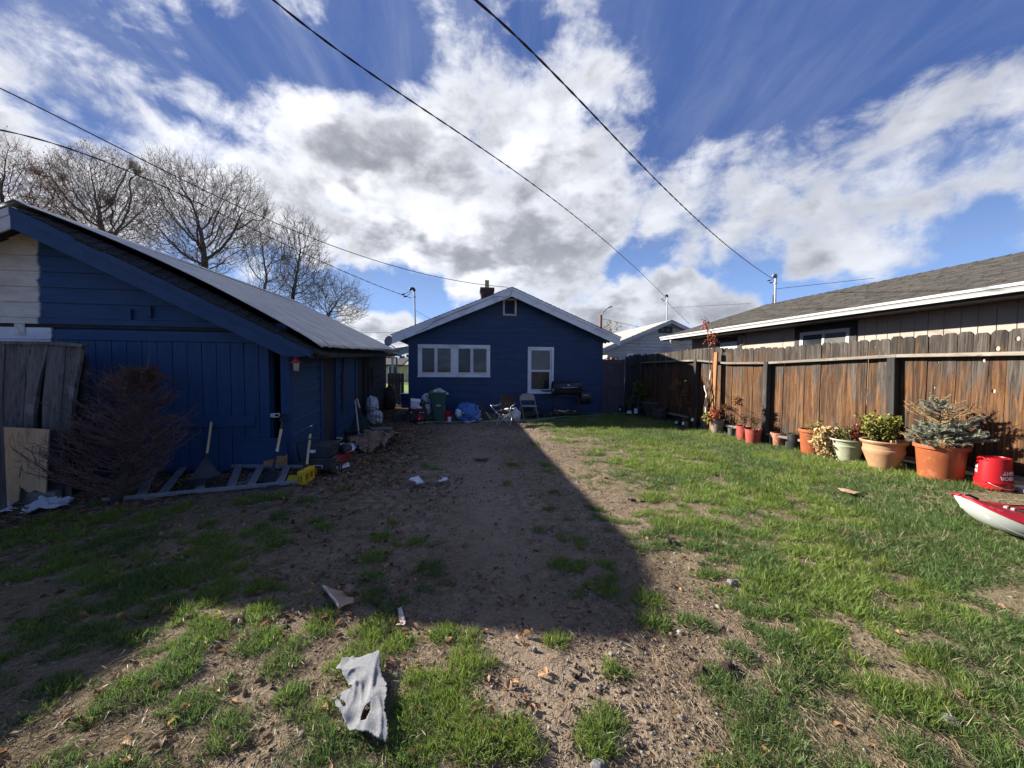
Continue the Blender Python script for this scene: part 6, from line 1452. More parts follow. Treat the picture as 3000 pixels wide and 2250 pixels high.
    MB().tube([s1.lerp(h1, .02), s1.lerp(h1, .12)], .0172, 10).build('sticker', MT['whitelabel'], T)
    a = PD(819, 1222, 5.02); b = PD(847, 1217, 5.02); MB().tube([h1, g1], .0175, 10).build('ferrule', MT['black'], T)
    MB().tube([g1, PD(821, 1232, 5.02), a, PD(830, 1216, 5.02), b, PD(840, 1232, 5.02), g1], [.013, .012, .013, .015, .015, .012, .013], 8).build('grip', MT['black'], T, smooth=True)
    # long handled edger / hoe
    f0 = G(898, 1392, .03); f1 = PD(899, 1361, 4.80); f2 = PD(909, 1272, 5.06); f3 = PD(911, 1250, 5.10)
    T = thing('garden_edger', f0, 'pale handled garden edger with black grip leaning by the mower', 'garden tool')
    MB().tube([f0, f1], .008, 8).build('rod', MT['steel'], T); MB().tube([f1, f2], .0155, 10).build('shaft', MT['handle'], T, smooth=True, auto=50)
    MB().tube([f2, f3], .019, 10).build('grip', MT['black'], T); MB().lathe(f3, [(.019, 0), (.016, .012), (0, .018)], 10).build('cap', MT['whiteprint'], T)
    MB().prism([f0 + Vector((-.09, 0, 0)), f0 + Vector((.09, .02, 0)), f0 + Vector((.08, .02, -.05)), f0 + Vector((-.08, 0, -.05))], Vector((0, .004, 0))).build('blade', MT['steel'], T)
build_tools()

# ------------------------------------------------------------------ lawn mower
def build_mower():
    o = G(930, 1392); F = Fr(o, .10); T = thing('lawn_mower', F.w(0, 0, 0), 'red and black push mower with rear bag beside the shed corner', 'lawn mower')
    aL, aR = F.hitB(884, 1350, 0)[0], F.hitB(975, 1350, 0)[0]; zt = F.hitB(930, 1306, .1)[1]
    m1_ = F.hitB(930, 1346, 0)[1]
    def soft(a0, a1, b0, b1, z0, z1, mt_, nm, tp=.0, r=.03):
        mb = MB().hexa([F.w(a0, b0, z0), F.w(a1, b0, z0), F.w(a1, b1, z0), F.w(a0, b1, z0), F.w(a0 + tp, b0 + tp, z1), F.w(a1 - tp, b0 + tp, z1), F.w(a1 - tp, b1, z1), F.w(a0 + tp, b1, z1)]); return bevel(mb.build(nm, mt_, T), r, 3)
    soft(aL, aR, 0, .50, .05, m1_, MT['black'], 'grass_bag', .015, .015)
    soft(aL + .03, aR - .05, .05, .5, m1_ + .005, zt, mat('bag_fabric', (.035, .037, .042), (.022, .023, .027), 9, .8, .3), 'bag_top', .03, .015)
    soft(aL + .06, aR - .04, -.012, .02, m1_ - .03, m1_ + .012, MT['black'], 'bag_rim', 0, .008)
    a, z = F.hitB(916, 1323, .04); MB().fbox(F, a - .03, a + .035, .03, .045, z - .015, z + .022).build('label', MT['whitelabel'], T)
    a, z = F.hitB(932, 1367, -.01); mb = MB(); mb.fbox(F, a - .06, a + .06, -.022, -.012, z + .012, z + .022); mb.fbox(F, a - .06, a - .045, -.022, -.012, z - .02, z + .012); mb.fbox(F, a + .045, a + .06, -.022, -.012, z - .02, z + .012); mb.build('bag_handle', MT['galv'], T)
    # deck, engine, wheels stand behind / right of the bag
    soft(aR - .10, aR + .045, .10, .62, .09, .19, MT['redpaint'], 'deck', .02, .015)
    MB().lathe(F.w(aR + .02, .45, .22), [(.08, 0), (.085, .04), (.07, .08), (.04, .10), (0, .105)], 20).build('engine', MT['steel'], T, smooth=True, auto=40)
    def wheel(u, v, r, b):
        a, z = F.hitB(u, v, b); W = MB().lathe(F.w(a - .02, b, r), [(r * .62, -.004), (r * .95, 0), (r, .012), (r, .035), (r * .95, .046), (r * .62, .05)], 24, axis=F.A - F.B * .5).build('wheel', MT['black'], T, smooth=True, auto=40)
        MB().lathe(F.w(a - .02, b, r), [(0, .044), (r * .18, .052), (r * .25, .044), (r * .55, .040), (r * .63, .052), (r * .63, 0), (0, 0)], 24, axis=F.A - F.B * .5).build('hub_cap', MT['whitelabel'], W, smooth=True, auto=30)
        return a
    wheel(984, 1386, .095, .02); wheel(1009, 1362, .085, .62)
    q = lambda u, v, b: F.w(*(lambda h: (h[0], b, h[1]))(F.hitB(u, v, b)))
    MB().tube([q(973, 1345, .1), q(968, 1325, .1), q(984, 1300, .2), q(1003, 1288, .3)], .012, 8).build('handle_bar', MT['steel'], T, smooth=True)
    MB().tube([q(880, 1350, .2), q(872, 1322, .15), q(869, 1305, .1), q(900, 1288, .05), q(935, 1283, .1)], .010, 8).build('handle_bar', MT['steel'], T, smooth=True)
    MB().tube([q(985, 1283, .45), q(1000, 1283, .45), q(1003, 1287, .45)], .008, 6).build('pull_cord_guide', MT['galv'], T)
build_mower()

def build_shed_side():
    pp = gpoly([(975, 1352), (980, 1322), (1000, 1310), (1030, 1312), (1049, 1322), (1030, 1335), (1010, 1352), (990, 1360)])
    o = sheet('plastic_bag', pp, .012, lambda x, y: .02 + .16 * ridged(x, y, 3.2, 4), MT['whiteplastic'], None, thick=.002); tag(rebase(o, (*pp[0], 0)), 'crumpled white plastic bag behind the mower', 'plastic bag')
    pp = gpoly([(992, 1376), (1020, 1362), (1024, 1374), (996, 1383)]); o = sheet('white_board_scrap', pp, .01, lambda x, y: .02 + 0 * x, MT['whitepaint'], None, thick=.015); tag(rebase(o, (*pp[0], 0)), 'small white board lying by the mower front wheel', 'board')
    # brown canvas heaps: draped surfaces
    for px, hh, sd, lb in ((((1022, 1328), (1024, 1300), (1045, 1293), (1064, 1297), (1085, 1312), (1072, 1330), (1055, 1330), (1040, 1322)), .20, 2, 'brown canvas folded beside the white bag, nearest of the canvas heaps'),
                           (((1062, 1325), (1068, 1300), (1080, 1290), (1110, 1292), (1125, 1305), (1110, 1322), (1085, 1330)), .26, 6, 'tallest brown canvas heap before the snow shovel'),
                           (((1112, 1312), (1130, 1300), (1145, 1290), (1165, 1285), (1174, 1292), (1170, 1302), (1150, 1306), (1125, 1318)), .20, 9, 'far right brown canvas heap trailing onto the dirt')):
        pp = gpoly(px); c = np.array(pp).mean(0); rr = max(np.ptp(np.array(pp), axis=0)) * .5
        def hf(x, y, c=c, rr=rr, hh=hh, sd=sd):
            d = np.hypot(x - c[0], y - c[1]) / rr; return np.clip(1 - d ** 2, 0, 1) * hh * (.55 + .6 * ridged(x, y, 3.6, sd)) + .05 * ridged(x, y, 7, sd + 1)
        o = sheet('canvas_tarp', pp, .014, hf, MT['burlap'], None, thick=.004, jag=.03); tag(rebase(o, (*pp[0], 0)), lb, 'tarp', 'brown canvas heaps')
    # snow shovel
    b0 = G(1050, 1297); D = b0.y; q = lambda u, v, dy=0: PD(u, v, D + dy)
    T = thing('snow_shovel', b0, 'wide black snow shovel standing on its blade against the shed side', 'snow shovel')
    V, F = [], []; n = 16
    for j in range(9):
        s_ = j / 8
        for i in range(n + 1):
            f = i / n; u = 1012 + (1086 - 1012) * f + (0 if s_ > .2 else 0) + (f - .5) * (10 * s_); v = 1297 - 34 * s_; dy = .10 * math.sin(s_ * 2.6) - .03 * abs(math.sin(f * math.pi * 6)) * (1 - s_ * .6)
            V.append(q(u, v, dy))
    for j in range(8):
        for i in range(n): k = j * (n + 1) + i; F.append((k, k + 1, k + n + 2, k + n + 1))
    o = MB().add(V, F).build('blade', mat('scuffed_black', (.06, .062, .066), (.035, .037, .04), 9, .6, .1), T, smooth=True); o.modifiers.new('thickness', 'SOLIDIFY').thickness = .006
    for u in (1022, 1032, 1042, 1062, 1072): MB().tube([q(u, 1294, -.06), q(u + 2, 1282, .0), q(u + 7, 1273, .03)], .006, 5).build('blade_rib', MT['steel'], T)
    MB().tube([q(1054, 1280, -.02), q(1050.5, 1266, .05), q(1040, 1172, .35)], .015, 10).build('shaft', MT['galv'], T, smooth=True)
    MB().tube([q(1038.5, 1170, .35), q(1029, 1156, .36), q(1031, 1152, .36), q(1044, 1152, .36), q(1045.5, 1156, .36), q(1038.5, 1170, .35)], .011, 8).build('grip', mat('brown_grip', (.16, .07, .05), (.11, .05, .035), 9, .6, .1), T, smooth=True)
    # green fan rake behind
    T = thing('plastic_rake', q(1051, 1262, .3), 'dark green plastic fan rake upright behind the snow shovel', 'rake')
    ap = q(1050, 1192, .4); MB().tube([q(1054, 1196, .4), q(1046, 1168, .45)], .016, 8).build('handle', MT['handle'], T)
    gm = mat('dark_green_plastic', (.035, .055, .05), (.024, .038, .036), 9, .6, .15)
    for k in range(15):
        f = k / 14; e = q(1020 + 64 * f, 1262 - 3 * f, .22); e2 = q(1020 + 64 * (f + .07), 1262 - 3 * f, .22); MB().prism([ap, e, e2], Vector((0, .008 + .01 * (k % 2), 0))).build('tine', gm, T)
    # wire trellis and white bags
    p = G(1110, 1250); D = p.y; q = lambda u, v, dy=0: PD(u, v, D + dy)
    T = thing('wire_trellis', p, 'black wire garden trellis in front of the white bags', 'trellis')
    for u, v0, v1 in ((1082, 1166, 1252), (1102, 1188, 1250), (1112, 1210, 1248)): MB().tube([q(u, v1), q(u, v0)], .008, 6).build('upright', MT['black'], T)
    for v in (1195, 1202, 1218, 1222): MB().tube([q(1082, v - 1), q(1101 + (v > 1210) * 11, v)], .006, 5).build('cross_wire', MT['black'], T)
    MB().tube([q(1082, 1103, .5), q(1115, 1103, .5)], .006, 5).build('cross_wire', MT['black'], T); MB().tube([q(1082, 1103, .5), q(1082, 1180, .1)], .006, 5).build('upright', MT['black'], T)
    MB().tube([q(1101, 1195), q(1108, 1202), q(1112, 1212)], .006, 5).build('cross_wire', MT['black'], T)
    for nm, (u, v), r, sd, lb in (('white_bag', (1090, 1188), (.13, .15, .20), 3, 'upper white plastic bag behind the black trellis'), ('white_bag', (1098, 1222), (.17, .14, .17), 5, 'lower white plastic bag sagging behind the black trellis')):
        c = q(u, v, .35); o = MB().blob(c, r, sd, .30, 30, 20, 2.6, True, True).build(nm, MT['whiteplastic'], None, smooth=True); tag(rebase(o, c), lb, 'bag', 'white bags by the shed')
    c = PD(1144, 1170, 13.0); o = MB().blob((c.x, c.y, .36), (.20, .22, .42), 4, .12, 24, 14, 2, True).build('stuffed_sack', MT['sack'], None, smooth=True); tag(rebase(o, (c.x, c.y, 0)), 'round grey brown stuffed sack beside the brown gate', 'sack')
    c = G(1110, 1262); o = bevel(MB().cbox((c.x, c.y, .03), .55, .3, .06, (0, 0, .2)).build('paving_slab', MT['concrete'], None), .01, 1); tag(rebase(o, (c.x, c.y, 0)), 'flat concrete slab at the foot of the black trellis', 'slab')
build_shed_side()

# ------------------------------------------------------------------ lantern on the shed corner
def build_lantern():
    b = -.16; q = lambda u, v: SH.hitB(u, v, b); a0, zb = q(868, 1089); zt = q(868, 1046)[1]; w_ = q(884, 1064)[0] - q(850, 1064)[0]; px = 1 / PXM(SH.w(a0, b, zb))
    c = SH.w(a0, b, 0); T = thing('wall_lantern', SH.w(a0, b, zb), 'small lantern with faded red cap on the navy shed corner', 'lantern')
    Z = lambda v: q(868, v)[1]
    MB().lathe((c.x, c.y, 0), [(0, Z(1043)), (.008, Z(1043.5)), (.008, Z(1047)), (.014, Z(1048)), (.018, Z(1050)), (w_ * .20, Z(1052)), (w_ * .32, Z(1057)), (w_ * .37, Z(1061)), (w_ * .52, Z(1063)), (w_ * .52, Z(1064.5)), (w_ * .3, Z(1064))], 6).build('cap', MT['redlamp'], T)
    MB().lathe((c.x, c.y, 0), [(w_ * .30, Z(1064)), (w_ * .22, Z(1087)), (0, Z(1087))], 6).build('glass', MT['frost'], T)
    for k in range(6):
        t = k * math.pi / 3; MB().tube([Vector((c.x + w_ * .305 * math.cos(t), c.y + w_ * .305 * math.sin(t), Z(1064))), Vector((c.x + w_ * .225 * math.cos(t), c.y + w_ * .225 * math.sin(t), Z(1087)))], .0035, 4).build('frame_bar', MT['brass'], T)
    MB().lathe((c.x, c.y, 0), [(0, Z(1090)), (w_ * .22, Z(1089.5)), (w_ * .25, Z(1087.5)), (w_ * .22, Z(1087)), (0, Z(1086.8))], 6).build('base', MT['redlamp'], T)
    MB().tube([SH.w(a0, b, Z(1050)), SH.w(a0, b + .06, Z(1046)), SH.w(a0, -.02, Z(1052))], .006, 6).build('bracket', MT['black'], T)
build_lantern()
# ------------------------------------------------------------------ things along the house wall
def at_house(u, v, yaw=.12): return Fr(G(u, v), yaw)
def build_house_side():
    # generator with a bag on top
    F = at_house(1223, 1241); q = lambda u, v, b=0: F.hitB(u, v, b)
    x0, x1 = q(1202, 1220)[0], q(1245, 1220)[0]; zt = q(1223, 1199)[1]; zm = q(1223, 1207)[1]
    T = thing('generator', F.w(0, 0, 0), 'red and black portable generator at the left end of the house wall', 'generator')
    mb = MB(); r = .014
    for b in (0, .36): mb.tube([F.w(x0, b, .04), F.w(x0, b, zt - .03), F.w(x0 + .03, b, zt), F.w(x1 - .03, b, zt), F.w(x1, b, zt - .03), F.w(x1, b, .04), F.w(x0, b, .04)], r, 6)
    for a in (x0, x1): mb.tube([F.w(a, 0, zt - .03), F.w(a, .36, zt - .03)], r, 6); mb.tube([F.w(a, 0, .05), F.w(a, .36, .05)], r, 6)
    mb.build('frame', MT['black'], T, smooth=True)
    bevel(MB().fbox(F, x0 + .02, x1 - .02, .02, .34, zm, zt - .01).build('fuel_tank', MT['redpaint'], T), .02, 3)
    bevel(MB().fbox(F, x0 + .03, x1 - .1, .04, .32, .06, zm - .01).build('engine_block', MT['steel'], T), .01, 1)
    c = q(1229, 1226); MB().lathe(F.w(c[0], .02, c[1]), [(.105, 0), (.105, .03), (.09, .045), (.05, .05), (.045, .06), (0, .06)], 22, -F.B).build('recoil_cover', MT['redpaint'], T, smooth=True, auto=40)
    MB().lathe(F.w(c[0], -.035, c[1]), [(.022, 0), (.018, .01), (0, .012)], 12, -F.B).build('centre_badge', MT['whitelabel'], T)
    for u in (1205, 1232, 1240): c = q(u, 1208.5, 0); MB().fbox(F, c[0] - .02, c[0] + .02, -.012, .0, c[1] - .012, c[1] + .012).build('outlet', MT['whitelabel'], T)
    w0 = F.w((x0 + x1) / 2 - .06, .15, zt); T2 = thing('white_box', w0, 'open white box with papers on top of the generator', 'box')
    bevel(MB().cbox(w0 + Vector((-.02, 0, .10)), .21, .18, .18, (0, 0, .2)).build('carton', MT['whitelabel'], T2), .006, 1)
    MB().cbox(w0 + Vector((0, -.02, .215)), .24, .17, .012, (.35, .1, .3)).build('flap', MT['whitepaint'], T2)
    for k in range(2): MB().blob(w0 + Vector((.0 + .08 * k, -.09, .03)), (.10, .05, .05), k, .3, 14, 8, 2, False).build('paper', MT['whiteplastic'], T2, smooth=True)
    # bags heaped between generator and bin
    for i, (u, v, r, mt_, lb) in enumerate(((1250, 1172, (.13, .13, .15), 'whiteplastic', 'upper grey white bag slumped against the green bin'), (1243, 1190, (.15, .13, .16), 'sack', 'dark bag sagging behind the generator'), (1253, 1199, (.10, .1, .14), 'whiteplastic', 'lower pale bag between generator and bin'))):
        p = PD(u, v, 10.15 - .05 * i); o = MB().blob(p, r, 4 + i, .28, 26, 16, 2.8, True, True).build('rubbish_bag', MT[mt_], None, smooth=True); tag(rebase(o, (p.x, p.y, 0)), lb, 'bag', 'bags beside the green bin')
    o = bevel(MB().cbox((F.w(x0 - .35, .5, .10)), .35, .3, .2, (0, 0, .3)).build('dark_crate', MT['darkboard'], None), .01, 1); tag(rebase(o, F.w(x0 - .35, .5, 0)), 'dark crate in the shade left of the generator', 'crate')
    # green wheeled bin, overfull
    F = at_house(1287, 1240); q = lambda u, v, b=0: F.hitB(u, v, b)
    T = thing('wheeled_bin', F.w(0, 0, 0), 'overfull dark green wheeled rubbish bin beside a red bucket', 'rubbish bin')
    zt = q(1287, 1153)[1]; tl, tr_ = q(1258, 1155)[0], q(1304, 1155)[0]; bl, br = q(1274, 1239)[0], q(1303, 1239)[0]; dp = .42
    c = [F.w(bl, .06, .03), F.w(br, .06, .03), F.w(br, dp, .03), F.w(bl, dp, .03), F.w(tl, 0, zt), F.w(tr_, 0, zt), F.w(tr_, dp + .1, zt), F.w(tl, dp + .1, zt)]
    bevel(MB().hexa(c).build('body', MT['binGreen'], T), .018, 3)
    lp = lambda s0, z, off=0: F.w(bl + (tl - bl) * z + (br + (tr_ - br) * z - bl - (tl - bl) * z) * s0, .06 * (1 - z) - off, .03 + z * (zt - .03))
    for z0, z1 in ((.46, .92), (.06, .42)):
        mb = MB()
        for (s0, s1, a, b_) in ((.2, .25, z0, z1), (.80, .85, z0, z1), (.25, .80, z1 - .03, z1), (.25, .80, z0, z0 + .025)):
            mb.hexa([lp(s0, a, .014), lp(s1, a, .014), lp(s1, a, -.01), lp(s0, a, -.01), lp(s0, b_, .014), lp(s1, b_, .014), lp(s1, b_, -.01), lp(s0, b_, -.01)])
        mb.build('panel_rib', MT['binGreen'], T)
    mb = MB(); 
    bevel(MB().hexa([F.w(tl - .02, -.02, zt - .03), F.w(tr_ + .02, -.02, zt - .03), F.w(tr_ + .02, dp + .12, zt - .03), F.w(tl - .02, dp + .12, zt - .03), F.w(tl - .025, -.025, zt + .02), F.w(tr_ + .025, -.025, zt + .02), F.w(tr_ + .025, dp + .12, zt + .02), F.w(tl - .025, dp + .12, zt + .02)]).build('rim', MT['binGreen'], T), .01, 2)
    # lettering block printed on the bin
    for k in range(5): 
        s0 = .36 + k * .065; z0 = .555
        MB().hexa([lp(s0, z0, .0085), lp(s0 + .045, z0, .0085), lp(s0 + .045, z0, .001), lp(s0, z0, .001), lp(s0, z0 + (.05 if k % 2 else .042), .0085), lp(s0 + .045, z0 + .045, .0085), lp(s0 + .045, z0 + .045, .001), lp(s0, z0 + .045, .001)]).build('printed_mark', MT['whiteprint'], T)
    MB().hexa([F.w(tl - .02, dp + .10, zt + .02), F.w(tr_ + .02, dp + .10, zt + .02), F.w(tr_ + .02, dp + .14, zt + .02), F.w(tl - .02, dp + .14, zt + .02), F.w(tl - .02, dp + .02, zt + .13), F.w(tr_ - .02, dp + .02, zt + .13), F.w(tr_ - .02, dp + .06, zt + .14), F.w(tl - .02, dp + .06, zt + .14)]).build('lid', MT['binGreen'], T)
    for a in (bl, br): MB().lathe(F.w(a, dp + .02, .09), [(.09, -.02), (.09, .02), (.03, .03), (0, .03)], 14, F.A).build('wheel', MT['black'], T)
    for i, (u, v, r, mt_, lb) in enumerate(((1266, 1150, .07, 'yellowgreen', 'yellow green wrapper in the overfull bin'), (1278, 1147, .06, 'whiteplastic', 'left white wad in the overfull bin'), (1287, 1146, .075, 'whiteplastic', 'largest white wad on top of the overfull bin'), (1297, 1149, .055, 'whiteplastic', 'right white wad at the rim of the overfull bin'), (1306, 1154, .05, 'whiteplastic', 'white film hanging over the right bin rim'), (1254, 1157, .05, 'whiteplastic', 'white wad at the left bin rim'))):
        p = PD(u, v, 9.95); o = MB().blob(p, (r * 1.25, r, r * .8), i + 11, .38, 20, 14, 2.8, False, True).build('rubbish', MT[mt_], None, smooth=True); tag(rebase(o, p), lb, 'rubbish', 'rubbish in the green bin')
    # red bucket by the bin
    bucket(1310, 1239, 1295.5, 1325, 1203, 'upright red bucket with a white label between bin and blue bag', up=True)
    # blue bag, poles, black frame
    p = G(1367, 1238); o = MB().blob((p.x, p.y + .2, .19), (.31, .24, .27), 21, .26, 34, 22, 2.4, True, True).build('blue_bag', MT['bluebag'], None, smooth=True); tag(rebase(o, (p.x, p.y, 0)), 'shiny blue plastic bag on the ground against the house', 'bag')
    p2 = PD(1343, 1211, p.y - .02); o = MB().blob(p2, (.08, .05, .10), 5, .3, 18, 12, 2.5, True, True).build('white_wrap', MT['whiteplastic'], None, smooth=True); tag(rebase(o, p2), 'white plastic wrap stuck to the left of the blue bag', 'plastic')
    D = p.y - .08
    for i, (a, b_) in enumerate((((1355, 1210, D), (1409, 1203, D + .3)), ((1362, 1238, D), (1400, 1226, D + .3)), ((1368, 1239, D - .1), (1412, 1226, D + .3)))):
        P_, Q_ = PD(*a), PD(*b_); P_.z = max(P_.z, .02); Q_.z = max(Q_.z, .03); o = MB().bar(P_, Q_, .022, .016).build('white_pole', MT['whitepaint'], None); tag(rebase(o, P_), ('upper white pole resting across the blue bag', 'left white pole lying on the ground by the blue bag', 'right white pole lying on the ground by the blue bag')[i], 'pole', 'white poles')
    p = G(1420, 1233); F = Fr(p, .12); q = lambda u, v, b=0: F.hitB(u, v, b)
    T = thing('black_case', p, 'black hard case leaning on its side right of the blue bag', 'case')
    pts = [q(*z) for z in ((1397, 1228), (1396, 1196), (1402, 1191), (1416, 1192), (1424, 1200), (1436, 1222), (1438, 1231), (1426, 1232))]
    bevel(MB().prism([F.w(a, .05, z) for a, z in pts], F.B * .25).build('shell', MT['black'], T), .012, 2)
    pts = [q(*z, .03) for z in ((1422, 1207), (1426, 1207), (1440, 1226), (1436, 1229))]; MB().prism([F.w(a, .03, z) for a, z in pts], F.B * .02).build('edge_strip', MT['brass'], T)
    pts = [q(*z, .03) for z in ((1411, 1196), (1416, 1196), (1428, 1226), (1424, 1229))]; MB().prism([F.w(a, .03, z) for a, z in pts], F.B * .02).build('side_panel', MT['steel'], T)
    # camp chair
    b = G(1474, 1249); F = Fr((b.x, b.y), .12); T = thing('camp_chair', b, 'brown folding camp chair with a cup pocket before the house', 'chair')
    q = lambda u, v, bb: F.w(*(lambda h: (h[0], bb, h[1]))(F.hitB(u, v, bb)))
    fl, fr_ = q(1454, 1249, 0), q(1494, 1250, 0); bl, br = q(1462, 1240, .42), q(1511, 1243, .42)
    fl.z = fr_.z = .01; bl.z = br.z = .01
    sfl, sfr, sbl, sbr = q(1452, 1206, -.0), q(1494, 1206, -.0), q(1469, 1199, .40), q(1506, 1199, .40)
    tl_, tr2 = q(1466, 1159, .46), q(1508, 1159, .46); al, ar = q(1439, 1188, .0), q(1502, 1189, .05)
    def tb_(pts, nm='tube', r=.0105, m_='silver'): MB().tube(pts, r, 8).build(nm, MT[m_], T, smooth=True)
    tb_([fl, sfr], 'leg'); tb_([fr_, sfl], 'leg'); tb_([bl, sbr], 'leg'); tb_([br, sbl], 'leg'); tb_([fl, sbl], 'leg', .009); tb_([fr_, sbr], 'leg', .009); tb_([bl, sfl], 'leg', .009, 'steel'); tb_([br, sfr], 'leg', .009, 'steel')
    tb_([sbl, q(1466, 1180, .44), tl_], 'back_post', .0105, 'steel'); tb_([sbr, q(1507, 1180, .44), tr2], 'back_post', .0105, 'steel')
    tb_([sfl, q(1442, 1194, 0), al], 'arm_post'); tb_([sfr, q(1497, 1192, .03), ar], 'arm_post')
    tb_([al, q(1450, 1189, .2), q(1466, 1184, .44)], 'armrest', .014, 'silver'); tb_([ar, q(1506, 1186, .2), q(1508, 1182, .44)], 'armrest', .014, 'silver')
    def cloth(c00, c10, c11, c01, sag, nm, mt_, n=10):
        V, F_ = [], []
        for j in range(n + 1):
            for i in range(n + 1):
                s_, t = i / n, j / n; p = c00.lerp(c10, s_).lerp(c01.lerp(c11, s_), t); V.append(p + sag * (4 * s_ * (1 - s_)) * (4 * t * (1 - t)) ** .5 + Vector((0, 0, .006 * math.sin(s_ * 17 + t * 5))))
        for j in range(n):
            for i in range(n): k = j * (n + 1) + i; F_.append((k, k + 1, k + n + 2, k + n + 1))
        o = MB().add(V, F_).build(nm, mt_, T, smooth=True); o.modifiers.new('thickness', 'SOLIDIFY').thickness = .004
    cloth(sfl, sfr, sbr, sbl, Vector((0, 0, -.09)), 'seat', MT['brownfabric']); cloth(sbl + Vector((0, 0, .03)), sbr + Vector((0, 0, .03)), tr2, tl_, Vector((0, .10, 0)), 'backrest', MT['brownfabric'])
    MB().tube([q(1480, 1180, .36), q(1488, 1184, .33), q(1499, 1178, .36)], [.012, .03, .012], 8).build('pocket', MT['sack'], T, smooth=True)
    # white bag behind
    p = PD(1497, 1216, b.y + .75); o = MB().blob((p.x, p.y, .16), (.22, .15, .2), 31, .28, 28, 16, 2.6, True, True).build('white_bag', MT['whiteplastic'], None, smooth=True); tag(rebase(o, (p.x, p.y, 0)), 'white plastic bag on the ground behind the camp chair', 'bag')
    # steel folding chair
    b = G(1553, 1230); F = Fr((b.x, b.y), .05); T = thing('folding_chair', b, 'tan metal folding chair beside the brown camp chair', 'chair')
    q = lambda u, v, bb: F.w(*(lambda h: (h[0], bb, h[1]))(F.hitB(u, v, bb)))
    def lo(p, z=.01): p = p.copy(); p.z = z; return p
    fl, fr_ = lo(q(1536, 1231, 0)), lo(q(1578, 1229, 0)); tl_, tr2 = q(1523, 1168, .34), q(1566, 1168, .34)
    tb_([fl, q(1531, 1205, .13), tl_, q(1523.5, 1162, .36), q(1530, 1154.5, .37), q(1545, 1152.5, .375), q(1559, 1154.5, .37), q(1565, 1162, .36), tr2, q(1571, 1200, .15), fr_], 'front_frame', .011, 'tanmetal')
    bl, br = lo(q(1523, 1221, .48)), lo(q(1565, 1221, .48)); tb_([bl, q(1524, 1190, .25)], 'rear_leg', .011, 'tanmetal'); tb_([br, q(1567, 1190, .25)], 'rear_leg', .011, 'tanmetal'); tb_([q(1524, 1214, .42), q(1565, 1214, .42)], 'rear_stretcher', .008, 'tanmetal')
    pts = [(1524, 1172.5), (1524, 1163), (1530, 1156), (1545, 1154), (1559, 1156), (1565, 1163), (1565, 1172.5)]; MB().prism([q(u, v, .345) for u, v in pts], F.B * .012).build('backrest', MT['tanmetal'], T)
    s = [q(1529, 1192, .0), q(1574, 1190, .0), q(1569, 1187.5, .36), q(1526, 1187.5, .36)]; z_ = s[0].z
    for p in s: p.z = z_
    bevel(MB().hexa(s + [p + Vector((0, 0, .022)) for p in s]).build('seat', MT['tanmetal'], T), .006, 2)
    # dark rubbish under it
    p = PD(1555, 1212, b.y + .5); o = MB().blob((p.x, p.y, .09), (.30, .16, .17), 41, .3, 28, 14, 2.4, True, True).build('black_bag', MT['black'], None, smooth=True); tag(rebase(o, (p.x, p.y, 0)), 'black plastic bag heaped under the tan folding chair', 'bag')
    # offset smoker grill
    b = G(1660, 1223); F = Fr((b.x, b.y), .10); T = thing('smoker_grill', b, 'black barrel smoker grill with side firebox before the house wall', 'grill')
    h = lambda u, v, bb=.25: F.hitB(u, v, bb); q = lambda u, v, bb: F.w(*(lambda z: (z[0], bb, z[1]))(F.hitB(u, v, bb)))
    a0, a1 = h(1621, 1140)[0], h(1701, 1140)[0]; zt, zb = h(1660, 1118)[1], h(1660, 1160)[1]; zc = (zt + zb) / 2; R = (zt - zb) / 2; bc = .28
    MB().lathe(F.w(a0, bc, zc), [(0, 0), (R * .96, .0), (R, .01), (R, a1 - a0 - .01), (R * .96, a1 - a0), (0, a1 - a0)], 32, F.A, (0, 0, 1)).build('barrel', MT['bbq'], T, smooth=True, auto=40)
    # lid: upper half, slightly larger
    V, F_ = [], []; n = 16
    for i, a in enumerate((a0 + .015, a1 - .015)):
        for k in range(n + 1): t = math.radians(-8 + 196 * k / n); V.append(F.w(a, bc - math.cos(t) * (R + .008), zc + math.sin(t) * (R + .008)))
    F_ = [(k, k + 1, n + 2 + k, n + 1 + k) for k in range(n)]; o = MB().add(V, F_).build('lid', MT['bbq'], T, smooth=True); o.modifiers.new('thickness', 'SOLIDIFY').thickness = .004
    hz = h(1670, 1135, 0)[1]; MB().tube([q(1648, 1135.5, bc - R - .06), q(1692, 1134.5, bc - R - .06)], .010, 8).build('lid_handle', MT['galv'], T, smooth=True)
    for u in (1654, 1686): MB().tube([q(u, 1135, bc - R - .06), q(u, 1135, bc - R + .01)], .006, 6).build('handle_mount', MT['steel'], T)
    MB().lathe(q(1666, 1128.5, bc - R * .86 - .01), [(0, .012), (.035, .010), (.045, 0), (0, 0)], 18, Vector((0, -1, .5)), (1, 0, 0), sx=1, sy=.55).build('lid_badge', MT['galv'], T, smooth=True)
    # end cap plate, side shelf, chimney
    MB().lathe(F.w(a0 - .012, bc, zc), [(0, 0), (R + .015, 0), (R + .015, .02), (0, .02)], 28, F.A, (0, 0, 1)).build('end_plate', MT['steel'], T)
    MB().fbox(F, a0 - .035, a0 - .013, bc - R * .6, bc - R * .15, zc - .09, zc - .01).build('damper_plate', MT['whitelabel'], T)
    s0 = h(1591, 1146, .1); bevel(MB().fbox(F, s0[0], a0 - .03, .05, .45, s0[1] - .015, s0[1] + .015).build('side_shelf', MT['bbq'], T), .004, 1)
    MB().tube([q(1632, 1120, bc), q(1631, 1103, bc)], .032, 12).build('chimney', MT['bbq'], T, smooth=True, auto=40)
